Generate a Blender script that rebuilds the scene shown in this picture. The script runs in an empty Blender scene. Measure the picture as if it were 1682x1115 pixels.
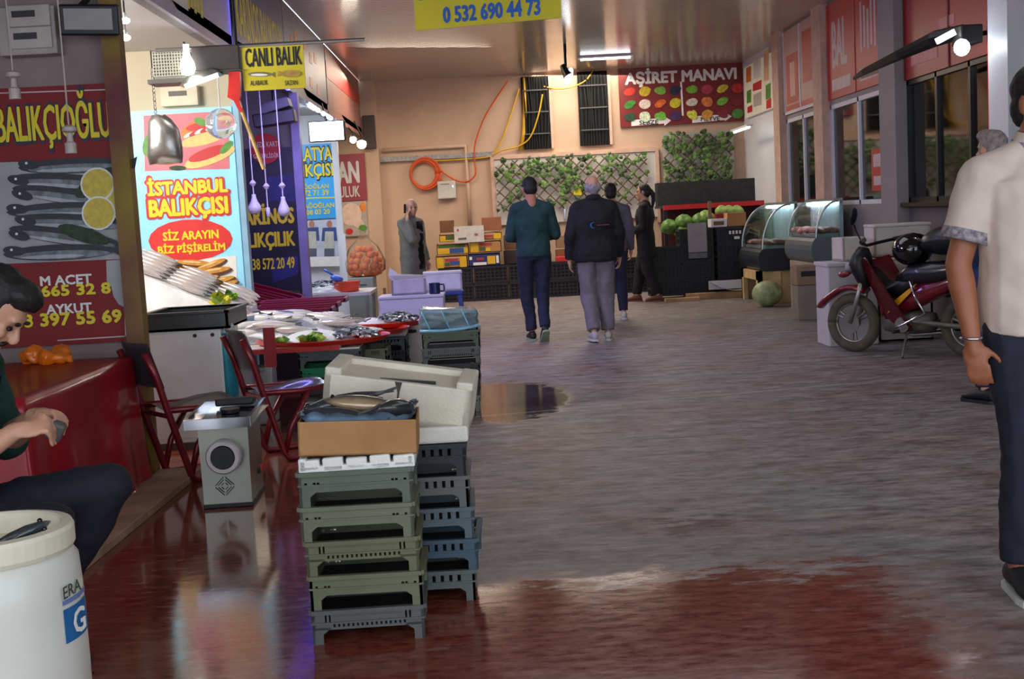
import bpy, bmesh, math, random
from mathutils import Vector, Matrix, Euler, noise
from math import sin, cos, pi, radians as R
random.seed(7)
SC = bpy.context.scene
COL = SC.collection
# ---------------------------------------------------------------- camera
FPX, VPX, VPY, ROLL, CAMH = 2000.0, 800.0, 357.0, 0.054, 1.36
Yc = Vector((VPX-841, 557.5-VPY, FPX)).normalized()
Zc = Vector((-sin(ROLL), cos(ROLL), 0)); Zc.z = -(Zc.x*Yc.x+Zc.y*Yc.y)/Yc.z; Zc.normalize()
Xc = Yc.cross(Zc)
if Xc.x < 0: Xc = -Xc
cd = bpy.data.cameras.new('camera'); cam = bpy.data.objects.new('camera', cd); COL.objects.link(cam)
cd.sensor_width = 36; cd.lens = 36*FPX/1682; cd.clip_start = .05
# camera axes in world: right, up, back
rt = Vector((Xc.x, Yc.x, Zc.x)); up = Vector((Xc.y, Yc.y, Zc.y)); fw = Vector((Xc.z, Yc.z, Zc.z))
mw = Matrix.Identity(4)
for i in range(3):
    mw[i][0] = rt[i]; mw[i][1] = up[i]; mw[i][2] = -fw[i]
mw[0][3], mw[1][3], mw[2][3] = 0, 0, CAMH
cam.matrix_world = mw
SC.camera = cam
# ---------------------------------------------------------------- view + world
SC.view_settings.view_transform = 'Standard'
try: SC.view_settings.look = 'None'
except Exception: pass
SC.view_settings.gamma = 1
SC.view_settings.exposure = EXPO = 0.0
wd = bpy.data.worlds.new('world'); SC.world = wd; wd.use_nodes = True
bg = wd.node_tree.nodes['Background']; bg.inputs[0].default_value = (.78, .88, 1, 1); bg.inputs[1].default_value = 2.8

def lamp(name, kind, loc, power, color, size=.3, size_y=None, aim=None, spot=None):
    l = bpy.data.lights.new(name, kind); o = bpy.data.objects.new(name, l); COL.objects.link(o)
    o.location = loc; l.energy = power; l.color = color
    if kind == 'AREA':
        l.size = size
        if size_y: l.shape = 'RECTANGLE'; l.size_y = size_y
    elif kind in ('POINT', 'SPOT'): l.shadow_soft_size = size
    if kind == 'SPOT': l.spot_size = spot or 2; l.spot_blend = .6
    if aim is not None:
        o.rotation_euler = (Vector(aim)-Vector(loc)).to_track_quat('-Z', 'Y').to_euler()
    return o
WARM, COOL, WHITE, VIO = (1, .78, .55), (.8, .92, 1), (1, .96, .9), (.42, .36, 1)
# far hall tube, added fill under the ceiling without fixtures, stall tubes, coloured strips
LIGHTS = [
 ('light_hall_far', 'AREA', (1.7, 19.45, 3.66), 122, (1, .88, .74), 3.2, 1.6, (1.5, 19.45, 0)),
 ('fill_hall_left', 'AREA', (-.9, 17.9, 3.66), 98, (1, .82, .64), 1.8, 2.4, (-.8, 17.6, 0)),  # left, mid and near: added ambient fill, no fixture built
 ('fill_hall_mid', 'AREA', (1.4, 11.0, 3.66), 30, (.92, .92, 1), 3.0, 2.0, (1.4, 11.0, 0)),
 ('fill_hall_near', 'AREA', (1.6, 5.5, 3.66), 8, (1, .95, .9), 1.6, .3, (1.6, 5.5, 0)),
 ('light_stall_fish', 'AREA', (-3.3, 8.2, 2.75), 130, (1, .97, .92), 1.0, 1.4, (-2.0, 9.8, .8)),
 ('light_stall_violet', 'AREA', (-1.93, 11.4, 2.74), 60, (.45, .36, 1), .12, 2.4, (-.2, 12.8, 0)),
 ('light_stall_cool', 'AREA', (-2.8, 15.0, 2.72), 55, (.85, .93, 1), .8, 1.6, (-2.4, 15.6, 0)),
 ('fill_room_right', 'AREA', (5.3, 14.2, 2.9), 45, (.95, 1, .92), 1.2, 1.2, (5.0, 14.2, 0)),  # unseen lamps added to brighten the rooms behind the panes
 ('fill_room_corner', 'AREA', (5.3, 16.5, 2.9), 28, (.95, 1, .95), 1.2, .8, (5.0, 16.5, 0)),
 ('light_stall_last', 'AREA', (-2.7, 18.6, 2.72), 26, (1, .85, .65), .6, 1.2, (-2.2, 19, 0)),
]
for n, k, loc, p, c, sx, sy, aim in LIGHTS: lamp(n, k, loc, p, c, sx, sy, aim)

# ---------------------------------------------------------------- pixel -> place helpers
O = Vector((0, 0, CAMH))
def ray(px, py):
    v = Vector((px-841, 557.5-py, FPX)); return Vector((v.dot(Xc), v.dot(Yc), v.dot(Zc)))
def G(px, py, z=0.0):
    d = ray(px, py); return O+d*((z-CAMH)/d.z)
def A(px, py, Y):
    d = ray(px, py); return O+d*(Y/d.y)
def W(px, py, X):
    d = ray(px, py); return O+d*(X/d.x)
# ---------------------------------------------------------------- materials
def lin(c):
    c = c/255.0
    return c/12.92 if c <= .04045 else ((c+.055)/1.055)**2.4
def L3(rgb): return tuple(lin(c) for c in rgb)+(1,)
MC = {}
def M(name, rgb, r=.55, m=0.0, ns=6.0, amt=.12, bump=0.0, e=0.0, coat=0.0, bs=None, rgb2=None):
    if name in MC: return MC[name]
    mt = bpy.data.materials.new(name); mt.use_nodes = True; MC[name] = mt
    nt = mt.node_tree; N = nt.nodes; K = nt.links; p = N['Principled BSDF']
    c = L3(rgb)
    tc = N.new('ShaderNodeTexCoord'); nz = N.new('ShaderNodeTexNoise'); nz.inputs['Scale'].default_value = ns; nz.inputs['Detail'].default_value = 5
    K.new(tc.outputs['Object'], nz.inputs['Vector'])
    rp = N.new('ShaderNodeValToRGB'); rp.color_ramp.elements[0].position = .35; rp.color_ramp.elements[1].position = .68
    if rgb2: a, b = c, L3(rgb2)
    else: a = tuple(x*(1-amt) for x in c[:3])+(1,); b = tuple(min(1, x*(1+amt)) for x in c[:3])+(1,)
    rp.color_ramp.elements[0].color = a; rp.color_ramp.elements[1].color = b
    K.new(nz.outputs['Fac'], rp.inputs['Fac']); K.new(rp.outputs['Color'], p.inputs['Base Color'])
    p.inputs['Roughness'].default_value = r; p.inputs['Metallic'].default_value = m
    if coat: p.inputs['Coat Weight'].default_value = coat; p.inputs['Coat Roughness'].default_value = .08
    if e: p.inputs['Emission Color'].default_value = c; p.inputs['Emission Strength'].default_value = e
    if bump:
        n2 = N.new('ShaderNodeTexNoise'); n2.inputs['Scale'].default_value = bs or ns*4; n2.inputs['Detail'].default_value = 4
        K.new(tc.outputs['Object'], n2.inputs['Vector'])
        bp = N.new('ShaderNodeBump'); bp.inputs['Strength'].default_value = bump; bp.inputs['Distance'].default_value = .01
        K.new(n2.outputs['Fac'], bp.inputs['Height']); K.new(bp.outputs['Normal'], p.inputs['Normal'])
    return mt
def glass(name, rgb=(235, 245, 240), fac=1.0, ior=1.5, haze=0.0):
    if name in MC: return MC[name]
    mt = bpy.data.materials.new(name); mt.use_nodes = True; MC[name] = mt
    nt = mt.node_tree; N = nt.nodes; K = nt.links; N.remove(N['Principled BSDF'])
    out = N['Material Output']; tr = N.new('ShaderNodeBsdfTransparent'); tr.inputs[0].default_value = L3(rgb)
    gl = N.new('ShaderNodeBsdfGlossy'); gl.inputs['Roughness'].default_value = .04
    nz = N.new('ShaderNodeTexNoise'); nz.inputs['Scale'].default_value = 3
    fr = N.new('ShaderNodeFresnel'); fr.inputs[0].default_value = ior
    mx = N.new('ShaderNodeMixShader'); K.new(fr.outputs[0], mx.inputs[0]); K.new(tr.outputs[0], mx.inputs[1]); K.new(gl.outputs[0], mx.inputs[2])
    if haze:
        df = N.new('ShaderNodeBsdfDiffuse'); df.inputs[0].default_value = L3(rgb)
        m2 = N.new('ShaderNodeMixShader'); mp = N.new('ShaderNodeMath'); mp.operation = 'MULTIPLY'; mp.inputs[1].default_value = haze*2
        K.new(nz.outputs['Fac'], mp.inputs[0]); K.new(mp.outputs[0], m2.inputs[0]); K.new(mx.outputs[0], m2.inputs[1]); K.new(df.outputs[0], m2.inputs[2]); K.new(m2.outputs[0], out.inputs[0])
    else: K.new(mx.outputs[0], out.inputs[0])
    return mt
# ---------------------------------------------------------------- mesh builder
class MB:
    def __init__(s): s.bm = bmesh.new(); s.mats = []; s.cur = 0; s.done = 0
    def mat(s, m):
        s._flush()
        if m not in s.mats: s.mats.append(m)
        s.cur = s.mats.index(m); return s
    def _flush(s):
        for f in s.bm.faces:
            if not f.tag: f.material_index = s.cur; f.tag = True
    def box(s, c, d, rot=None, bev=0, seg=2):
        r = bmesh.ops.create_cube(s.bm, size=1); vs = r['verts']
        m = Matrix.Translation(Vector(c)) @ (Euler(rot).to_matrix().to_4x4() if rot else Matrix.Identity(4)) @ Matrix.Diagonal((d[0], d[1], d[2], 1))
        bmesh.ops.transform(s.bm, matrix=m, verts=vs)
        if bev:
            es = list({e for v in vs for e in v.link_edges})
            bmesh.ops.bevel(s.bm, geom=es, offset=bev, segments=seg, affect='EDGES', profile=.5)
        s._flush(); return s
    def bb(s, x0, x1, y0, y1, z0, z1, bev=0):
        return s.box(((x0+x1)/2, (y0+y1)/2, (z0+z1)/2), (abs(x1-x0), abs(y1-y0), abs(z1-z0)), None, bev)
    def cone(s, a, b, r0, r1=None, n=12, caps=True):
        a, b = Vector(a), Vector(b); r1 = r0 if r1 is None else r1; d = b-a
        if d.length < 1e-6: return s
        q = d.to_track_quat('Z', 'Y').to_matrix().to_4x4(); q.translation = (a+b)/2
        bmesh.ops.create_cone(s.bm, cap_ends=caps, segments=n, radius1=max(r0, 1e-4), radius2=max(r1, 1e-4), depth=d.length, matrix=q)
        s._flush(); return s
    def ell(s, c, r, rot=None, u=16, v=10):
        if not hasattr(r, '__len__'): r = (r, r, r)
        m = Matrix.Translation(Vector(c)) @ (rot if isinstance(rot, Matrix) else (Euler(rot).to_matrix().to_4x4() if rot else Matrix.Identity(4))) @ Matrix.Diagonal((r[0], r[1], r[2], 1))
        bmesh.ops.create_uvsphere(s.bm, u_segments=u, v_segments=v, radius=1, matrix=m); s._flush(); return s
    def cap(s, a, b, r0, r1, n=14):
        s.cone(a, b, r0, r1, n); s.ell(a, r0, None, n, 8); s.ell(b, r1, None, n, 8); return s
    def loft(s, rings, closed=True):
        vv = [[s.bm.verts.new(p) for p in r] for r in rings]; n = len(rings[0])
        for i in range(len(vv)-1):
            for j in range(n if closed else n-1):
                k = (j+1) % n
                s.bm.faces.new((vv[i][j], vv[i][k], vv[i+1][k], vv[i+1][j]))
        if closed:
            s.bm.faces.new(list(reversed(vv[0]))); s.bm.faces.new(vv[-1])
        s._flush(); return s
    def tube(s, pts, r, n=8):
        pts = [Vector(p) for p in pts]; rings = []; up = None
        for i, p in enumerate(pts):
            t = (pts[min(i+1, len(pts)-1)]-pts[max(i-1, 0)]).normalized()
            if up is None: up = t.orthogonal().normalized()
            up = (up-t*up.dot(t)).normalized(); sd = t.cross(up)
            rr = r[i] if hasattr(r, '__len__') else r
            rings.append([p+(up*cos(2*pi*j/n)+sd*sin(2*pi*j/n))*rr for j in range(n)])
        return s.loft(rings)
    def lathe(s, prof, n=24, c=(0, 0, 0)):
        c = Vector(c); rings = [[c+Vector((max(r, 1e-4)*cos(2*pi*j/n), max(r, 1e-4)*sin(2*pi*j/n), z)) for j in range(n)] for r, z in prof]
        return s.loft(rings)
    def poly(s, pts, off):                      # planar polygon extruded by off
        off = Vector(off); a = [s.bm.verts.new(Vector(p)) for p in pts]; b = [s.bm.verts.new(Vector(p)+off) for p in pts]; n = len(a)
        s.bm.faces.new(list(reversed(a))); s.bm.faces.new(b)
        for i in range(n): s.bm.faces.new((a[i], a[(i+1) % n], b[(i+1) % n], b[i]))
        s._flush(); return s
    def sheet(s, f, nu, nv, th=0.0):            # parametric sheet f(u,v)->Vector
        g = [[s.bm.verts.new(f(i/nu, j/nv)) for j in range(nv+1)] for i in range(nu+1)]
        for i in range(nu):
            for j in range(nv): s.bm.faces.new((g[i][j], g[i+1][j], g[i+1][j+1], g[i][j+1]))
        if th:
            fs = [f_ for f_ in s.bm.faces if not f_.tag]
            bmesh.ops.solidify(s.bm, geom=fs, thickness=th)
        s._flush(); return s
    def build_each(s, name, parent):           # every disconnected box its own object
        s._flush(); bm = s.bm; seen = set()
        for f in list(bm.faces):
            if f in seen: continue
            isl = {f}; st = [f]
            while st:
                g = st.pop()
                for e in g.edges:
                    for h in e.link_faces:
                        if h not in isl: isl.add(h); st.append(h)
            seen |= isl; m = MB(); m.mat(s.mats[f.material_index]); vm_ = {}
            for g in isl:
                m.bm.faces.new([vm_.setdefault(v, None) or vm_.__setitem__(v, m.bm.verts.new(v.co)) or vm_[v] for v in g.verts])
            m.build(name, None, parent)
        bm.free()
    def build(s, name, mat=None, parent=None, loc=None, rz=0, smooth=False):
        s._flush(); me = bpy.data.meshes.new(name)
        bmesh.ops.recalc_face_normals(s.bm, faces=s.bm.faces); s.bm.to_mesh(me); s.bm.free()
        for m in (s.mats or [mat]): me.materials.append(m)
        if smooth:
            try: me.shade_smooth()
            except Exception: me.polygons.foreach_set('use_smooth', [True]*len(me.polygons))
        o = bpy.data.objects.new(name, me); COL.objects.link(o)
        if parent is not None: o.parent = parent
        if loc is not None: o.location = loc
        if rz: o.rotation_euler = (0, 0, rz)
        return o
def tag(o, label=None, cat=None, group=None, kind=None):
    if label: o['label'] = label
    if cat: o['category'] = cat
    if group: o['group'] = group
    if kind: o['kind'] = kind
    return o
def T(name, label, cat, loc=(0, 0, 0), rz=0, group=None, rot=None):
    o = bpy.data.objects.new(name, None); COL.objects.link(o); o.location = loc; o.rotation_euler = rot or (0, 0, rz); o.empty_display_size = .1
    return tag(o, label, cat, group)
def S(o): o['kind'] = 'structure'; return o
def dup(root, loc, rz=None, label=None, rot=None):
    def cp(o, par):
        c = o.copy(); COL.objects.link(c)
        if par is not None: c.parent = par
        for ch in list(o.children): cp(ch, c)
        return c
    c = cp(root, None); c.location = loc
    if rz is not None: c.rotation_euler = (0, 0, rz)
    if rot is not None: c.rotation_euler = rot
    if label: c['label'] = label
    return c
def remesh(mb, vox, smooth=4, wob=0.0, ws=7.0, seed=0):
    bmesh.ops.recalc_face_normals(mb.bm, faces=mb.bm.faces)
    me = bpy.data.meshes.new('tmp'); mb.bm.to_mesh(me); mb.bm.free()
    o = bpy.data.objects.new('tmp', me); COL.objects.link(o)
    m = o.modifiers.new('r', 'REMESH'); m.mode = 'VOXEL'; m.voxel_size = vox
    if smooth: q = o.modifiers.new('s', 'SMOOTH'); q.iterations = smooth; q.factor = .5
    dg = bpy.context.evaluated_depsgraph_get(); dg.update()
    me2 = bpy.data.meshes.new_from_object(o.evaluated_get(dg))
    bpy.data.objects.remove(o); bpy.data.meshes.remove(me)
    if wob:
        me2.update(); nn = [v.normal.copy() for v in me2.vertices]
        for v, n in zip(me2.vertices, nn):
            p = v.co*ws+Vector((seed*3.1, 0, 0)); v.co += n*wob*(noise.noise(Vector((p.x, p.y, p.z*.6)))+.5*noise.noise(p*2.3))
    me2.polygons.foreach_set('use_smooth', [True]*len(me2.polygons))
    return me2
def mobj(name, me, mat, parent=None):
    me.name = name; me.materials.clear(); me.materials.append(mat)
    o = bpy.data.objects.new(name, me); COL.objects.link(o)
    if parent is not None: o.parent = parent
    return o
# ---------------------------------------------------------------- lettering
def txt(parent, s, x, z, w, h, mat, y=0, ext=.0015, bold=.0, name='lettering'):
    cu = bpy.data.curves.new('t', 'FONT'); cu.body = s; cu.size = 1; cu.extrude = 0.0; cu.offset = 0; cu.resolution_u = 2
    o = bpy.data.objects.new('t', cu); COL.objects.link(o)
    dg = bpy.context.evaluated_depsgraph_get(); dg.update()
    me = bpy.data.meshes.new_from_object(o.evaluated_get(dg)); bpy.data.objects.remove(o)
    xs = [v.co.x for v in me.vertices]; ys = [v.co.y for v in me.vertices]
    x0, x1 = min(xs), max(xs); y0, y1 = min(ys), max(ys)
    sx, sy = w/(x1-x0), h/(y1-y0)
    bm = bmesh.new(); ems = bold*min(sx, sy)          # bold strokes: the glyphs struck several times side by side
    nn = 0 if bold < .013 else (6 if bold < .06 else 10)
    offs = [(0, 0)]+[(ems*cos(2*pi*k/nn), ems*sin(2*pi*k/nn)) for k in range(nn)]
    for k, (dx, dz) in enumerate(offs):
        b2 = bmesh.new(); b2.from_mesh(me); e2 = ext-.00004*k
        for v in b2.verts: v.co = Vector((x+(v.co.x-(x0+x1)/2)*sx+dx, y, z+(v.co.y-(y0+y1)/2)*sy+dz))
        g = bmesh.ops.extrude_face_region(b2, geom=b2.faces[:])
        bmesh.ops.translate(b2, verts=[e for e in g['geom'] if isinstance(e, bmesh.types.BMVert)], vec=(0, -e2, 0))
        bmesh.ops.recalc_face_normals(b2, faces=b2.faces)
        tmp = bpy.data.meshes.new('tmp'); b2.to_mesh(tmp); b2.free(); bm.from_mesh(tmp); bpy.data.meshes.remove(tmp)
    bpy.data.meshes.remove(me)
    me = bpy.data.meshes.new(name); bm.to_mesh(me); bm.free()
    return mobj(name, me, mat, parent)
class Sign:
    """flat board; plane 'Y' faces -y at y=val, 'L' faces +x at x=val, 'R' faces -x at x=val"""
    def __init__(s, name, label, cat, rect, plane, val, mat, th=.03, group=None, board='board'):
        s.plane, s.val = plane, val; x0, y0, x1, y1 = rect; mx, my = (x0+x1)/2, (y0+y1)/2
        pt = (lambda a, b: A(a, b, val)) if plane == 'Y' else (lambda a, b: W(a, b, val)); s.pt = pt
        l, r, t, b = pt(x0, my), pt(x1, my), pt(mx, y0), pt(mx, y1)
        if plane == 'Y': s.w = r.x-l.x; c = Vector(((l.x+r.x)/2, val, b.z)); rz = 0
        else: s.w = abs(r.y-l.y); c = Vector((val, (l.y+r.y)/2, b.z)); rz = pi/2 if plane == 'L' else -pi/2
        s.h = t.z-b.z; s.c = c; s.rz = rz
        s.root = T(name, label, cat, c, rz, group)
        MB().bb(-s.w/2, s.w/2, 0, th, 0, s.h).build(board, mat, s.root)
    def loc(s, px, py):
        p = s.pt(px, py)-s.c; p.rotate(Euler((0, 0, -s.rz))); return p.x, p.z
    def text(s, t, rect, mat, out=None, bold=.02, ob=.06, lay=1, ext=.0015, name='lettering'):
        x0, y0, x1, y1 = rect; a = s.loc(x0, (y0+y1)/2)[0]; b = s.loc(x1, (y0+y1)/2)[0]
        u = s.loc((x0+x1)/2, y0)[1]; d = s.loc((x0+x1)/2, y1)[1]
        w, h = abs(b-a), abs(u-d)
        if out: txt(s.root, t, (a+b)/2, (u+d)/2, w*1.03, h*1.16, out, -.002*lay, .0015, ob, name+'_outline')
        return txt(s.root, t, (a+b)/2, (u+d)/2, w, h, mat, -.002*lay-(.0016 if out else 0), ext, bold, name)
    def shapes(s, name, lst, lay=1, th=.002, split=False):
        """list of (material, [pixel polygon]) or (material, cx, cy, rx, ry, angle)"""
        if split:
            for e in lst: s.shapes(name, [e], lay, th)
            return
        mb = MB()
        for k, e in enumerate(lst):
            mb.mat(e[0]); y = -.002*lay-.0006*k
            if len(e) == 2: q = [s.loc(*p) for p in e[1]]
            else:
                _, cx, cy, rx, ry, an = e; q = []
                for i in range(18):
                    t = 2*pi*i/18; ex, ey = rx*cos(t), ry*sin(t)
                    q.append(s.loc(cx+ex*cos(an)-ey*sin(an), cy+ex*sin(an)+ey*cos(an)))
            mb.poly([(p[0], y, p[1]) for p in q], (0, -th, 0))
        return mb.build(name, None, s.root)
# ================================================================ STRUCTURE
HL, HR, YB, ZC = -2.0, 4.3, 20.9, 3.73
def nd(N, t, **k):
    n = N.new(t)
    for a, b in k.items():
        if a == 'op': n.operation = b
    return n
def floor_mat():
    mt = bpy.data.materials.new('worn_floor'); mt.use_nodes = True; nt = mt.node_tree; N = nt.nodes; K = nt.links; p = N['Principled BSDF']
    tc = N.new('ShaderNodeTexCoord'); sp = N.new('ShaderNodeSeparateXYZ'); K.new(tc.outputs['Object'], sp.inputs[0])
    def noise_(sc, det=6, vec=None, rough=.6):
        n = N.new('ShaderNodeTexNoise'); n.inputs['Scale'].default_value = sc; n.inputs['Detail'].default_value = det; n.inputs['Roughness'].default_value = rough
        K.new(vec or tc.outputs['Object'], n.inputs['Vector']); return n.outputs['Fac']
    def mth(op, a, b=None, c=None):
        n = N.new('ShaderNodeMath'); n.operation = op
        for i, v in enumerate((a, b, c)):
            if v is None: continue
            if isinstance(v, (int, float)): n.inputs[i].default_value = v
            else: K.new(v, n.inputs[i])
        return n.outputs[0]
    def sm(v, a, b):                       # smoothstep a->b gives 0->1
        n = N.new('ShaderNodeMapRange'); n.interpolation_type = 'SMOOTHSTEP'; K.new(v, n.inputs[0])
        if a < b: n.inputs[1].default_value, n.inputs[2].default_value, n.inputs[3].default_value, n.inputs[4].default_value = a, b, 0, 1
        else: n.inputs[1].default_value, n.inputs[2].default_value, n.inputs[3].default_value, n.inputs[4].default_value = b, a, 1, 0
        return n.outputs[0]
    X, Y = sp.outputs[0], sp.outputs[1]
    st = N.new('ShaderNodeMapping'); st.inputs['Scale'].default_value = (1, 2.6, 1); K.new(tc.outputs['Object'], st.inputs[0])
    n1 = noise_(1.1, 7); n2 = noise_(3.2, 8, st.outputs[0], .7); n3 = noise_(9, 6, st.outputs[0], .7)
    yj = mth('MULTIPLY_ADD', mth('SUBTRACT', n2, .5), 1.3, Y); xj = mth('MULTIPLY_ADD', mth('SUBTRACT', n2, .5), 1.1, X)
    wa = mth('MULTIPLY', sm(yj, 4.58, 4.3), sm(xj, 1.7, 1.1))
    wb = mth('MULTIPLY', sm(xj, -.3, -.75), sm(Y, 13.5, 10.0))
    d = mth('ADD', mth('POWER', mth('DIVIDE', mth('ADD', X, .05), .62), 2.0), mth('POWER', mth('DIVIDE', mth('SUBTRACT', yj, 9.0), 1.0), 2.0))
    wc = sm(d, 1.15, .75)
    d2 = mth('ADD', mth('POWER', mth('DIVIDE', mth('SUBTRACT', X, .82), .17), 2.0), mth('POWER', mth('DIVIDE', mth('SUBTRACT', yj, 5.13), .13), 2.0))
    wd_ = sm(d2, 1.3, .6)
    spots = mth('MULTIPLY', sm(n2, .66, .70), sm(n1, .5, .56))
    wet = mth('MAXIMUM', mth('MAXIMUM', wa, wb), mth('MAXIMUM', wc, wd_))
    dry = N.new('ShaderNodeValToRGB'); e = dry.color_ramp.elements
    e[0].position = .40; e[0].color = L3((86, 77, 75)); e[1].position = .60; e[1].color = L3((156, 149, 147))
    K.new(mth('ADD', mth('MULTIPLY', n2, .55), mth('MULTIPLY', n3, .45)), dry.inputs[0])
    warm = N.new('ShaderNodeMixRGB'); K.new(sm(n1, .42, .66), warm.inputs[0]); K.new(dry.outputs[0], warm.inputs[1]); warm.blend_type = 'MULTIPLY'; warm.inputs[2].default_value = (1, .82, .76, 1)
    red = N.new('ShaderNodeValToRGB'); e = red.color_ramp.elements
    e[0].position = .38; e[0].color = L3((106, 42, 31)); e[1].position = .66; e[1].color = L3((140, 80, 62)); K.new(n3, red.inputs[0])
    worn = N.new('ShaderNodeMixRGB'); K.new(mth('MULTIPLY', sm(n2, .63, .68), .5), worn.inputs[0]); K.new(red.outputs[0], worn.inputs[1]); worn.inputs[2].default_value = L3((140, 110, 104))
    damp = N.new('ShaderNodeMixRGB'); K.new(mth('MULTIPLY', spots, .6), damp.inputs[0]); K.new(warm.outputs[0], damp.inputs[1]); damp.inputs[2].default_value = L3((92, 48, 36))
    mx = N.new('ShaderNodeMixRGB'); dk = N.new('ShaderNodeMixRGB'); dk.blend_type = 'MULTIPLY'; K.new(mth('MAXIMUM', wc, wd_), dk.inputs[0]); K.new(damp.outputs[0], dk.inputs[1]); dk.inputs[2].default_value = (.42, .34, .3, 1)
    K.new(mth('MAXIMUM', wa, wb), mx.inputs[0]); K.new(dk.outputs[0], mx.inputs[1]); K.new(worn.outputs[0], mx.inputs[2])
    ln = mth('ABSOLUTE', mth('SUBTRACT', Y, mth('MULTIPLY_ADD', X, .2, 8.33)))
    jl = N.new('ShaderNodeMixRGB'); K.new(mth('MULTIPLY', sm(ln, .03, .012), .45), jl.inputs[0]); K.new(mx.outputs[0], jl.inputs[1]); jl.inputs[2].default_value = L3((176, 170, 150))
    K.new(jl.outputs[0], p.inputs['Base Color'])
    rg = mth('ADD', mth('MULTIPLY', mth('MAXIMUM', mth('MAXIMUM', wa, wb), wc), -.47), mth('MULTIPLY_ADD', n3, .22, .44)); K.new(mth('MAXIMUM', mth('ADD', rg, mth('MULTIPLY', wa, .03)), .05), p.inputs['Roughness'])
    bp = N.new('ShaderNodeBump'); bp.inputs['Distance'].default_value = .004
    K.new(mth('MULTIPLY_ADD', wet, -.25, .35), bp.inputs['Strength']); K.new(mth('ADD', mth('MULTIPLY', n3, .5), n2), bp.inputs['Height']); K.new(bp.outputs[0], p.inputs['Normal'])
    return mt
def ceil_mat():
    mt = bpy.data.materials.new('ceiling_panels'); mt.use_nodes = True; nt = mt.node_tree; N = nt.nodes; K = nt.links; p = N['Principled BSDF']
    tc = N.new('ShaderNodeTexCoord'); wv = N.new('ShaderNodeTexWave'); wv.bands_direction = 'Y'; wv.wave_profile = 'SIN'; wv.inputs['Scale'].default_value = 3.2
    K.new(tc.outputs['Object'], wv.inputs[0])
    nz = N.new('ShaderNodeTexNoise'); nz.inputs['Scale'].default_value = .8; K.new(tc.outputs['Object'], nz.inputs[0])
    cr = N.new('ShaderNodeValToRGB'); cr.color_ramp.elements[0].color = L3((178, 162, 152)); cr.color_ramp.elements[1].color = L3((206, 194, 186)); K.new(nz.outputs[0], cr.inputs[0])
    ed = N.new('ShaderNodeValToRGB'); ed.color_ramp.elements[0].color = (.35, .33, .3, 1); ed.color_ramp.elements[0].position = 0; ed.color_ramp.elements[1].position = .1; ed.color_ramp.elements[1].color = (1, 1, 1, 1); K.new(wv.outputs[1], ed.inputs[0])
    mu = N.new('ShaderNodeMixRGB'); mu.blend_type = 'MULTIPLY'; mu.inputs[0].default_value = 1; K.new(cr.outputs[0], mu.inputs[1]); K.new(ed.outputs[0], mu.inputs[2]); K.new(mu.outputs[0], p.inputs['Base Color'])
    p.inputs['Roughness'].default_value = .16; p.inputs['IOR'].default_value = 1.6
    bp = N.new('ShaderNodeBump'); bp.inputs['Strength'].default_value = .22; bp.inputs['Distance'].default_value = .004; K.new(wv.outputs[1], bp.inputs['Height']); K.new(bp.outputs[0], p.inputs['Normal'])
    return mt
TAN = M('tan_plaster', (202, 172, 145), .85, ns=2.5, amt=.06, bump=.08, bs=40)
CREAM = M('cream_plaster', (214, 200, 172), .85, ns=2, amt=.05, bump=.05, bs=30)
DIRTY = M('grimy_plaster', (150, 132, 130), .9, ns=3, amt=.12, bump=.1)
GREYP = M('grey_paint', (140, 134, 134), .6, ns=2, amt=.06)
GREYD = M('dark_grey_paint', (96, 92, 94), .6, ns=2, amt=.08)
WHITEP = M('white_paint', (220, 222, 226), .45, ns=2, amt=.04)
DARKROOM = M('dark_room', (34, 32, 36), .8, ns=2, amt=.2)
BLACK = M('black_plastic', (20, 20, 24), .45, ns=8, amt=.2)
BLACKM = M('black_metal', (24, 24, 28), .35, m=.3, ns=8)
STEEL = M('stainless_steel', (176, 176, 170), .28, m=1, ns=4, amt=.1, bump=.05)
CHROME = M('chrome', (205, 205, 210), .12, m=1, ns=5)
WHITE_ = M('white_plastic', (226, 226, 222), .4, ns=4, amt=.05)
FOAM = M('white_foam', (232, 226, 212), .8, ns=7, amt=.08, bump=.25, bs=120)
WOOD = M('raw_wood', (176, 140, 96), .75, ns=5, amt=.25, bump=.15)
CARD = M('cardboard', (176, 128, 78), .85, ns=5, amt=.12, bump=.05)
CARDD = M('dark_cardboard', (120, 84, 54), .9, ns=4, amt=.15)
LEAF = M('leaf_green', (64, 96, 44), .55, ns=14, amt=.4)
SKIN = M('skin_tanned', (178, 122, 92), .5, ns=12, amt=.08, bump=.05, bs=90)
SKIN2 = M('skin_light', (204, 150, 122), .5, ns=12, amt=.08, bump=.05, bs=90)
HAIR = M('hair_black', (22, 18, 17), .6, ns=40, amt=.4, bump=.3, bs=120)
YEL = M('yellow_print', (236, 214, 30), .5, ns=8, amt=.05)
REDP = M('red_print', (205, 38, 38), .5, ns=8, amt=.05)
NAVYP = M('navy_print', (20, 20, 48), .45, ns=4, amt=.2)
WHP = M('white_print', (238, 236, 230), .5, ns=8, amt=.04)
BLUEP = M('blue_print', (62, 172, 232), .5, ns=3, amt=.12)
MAROON = M('maroon_print', (140, 34, 40), .5, ns=3, amt=.1)
GREENP = M('green_print', (90, 150, 50), .5, ns=10, amt=.2)
ORANGEP = M('orange_print', (232, 132, 40), .5, ns=10, amt=.2)

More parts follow.
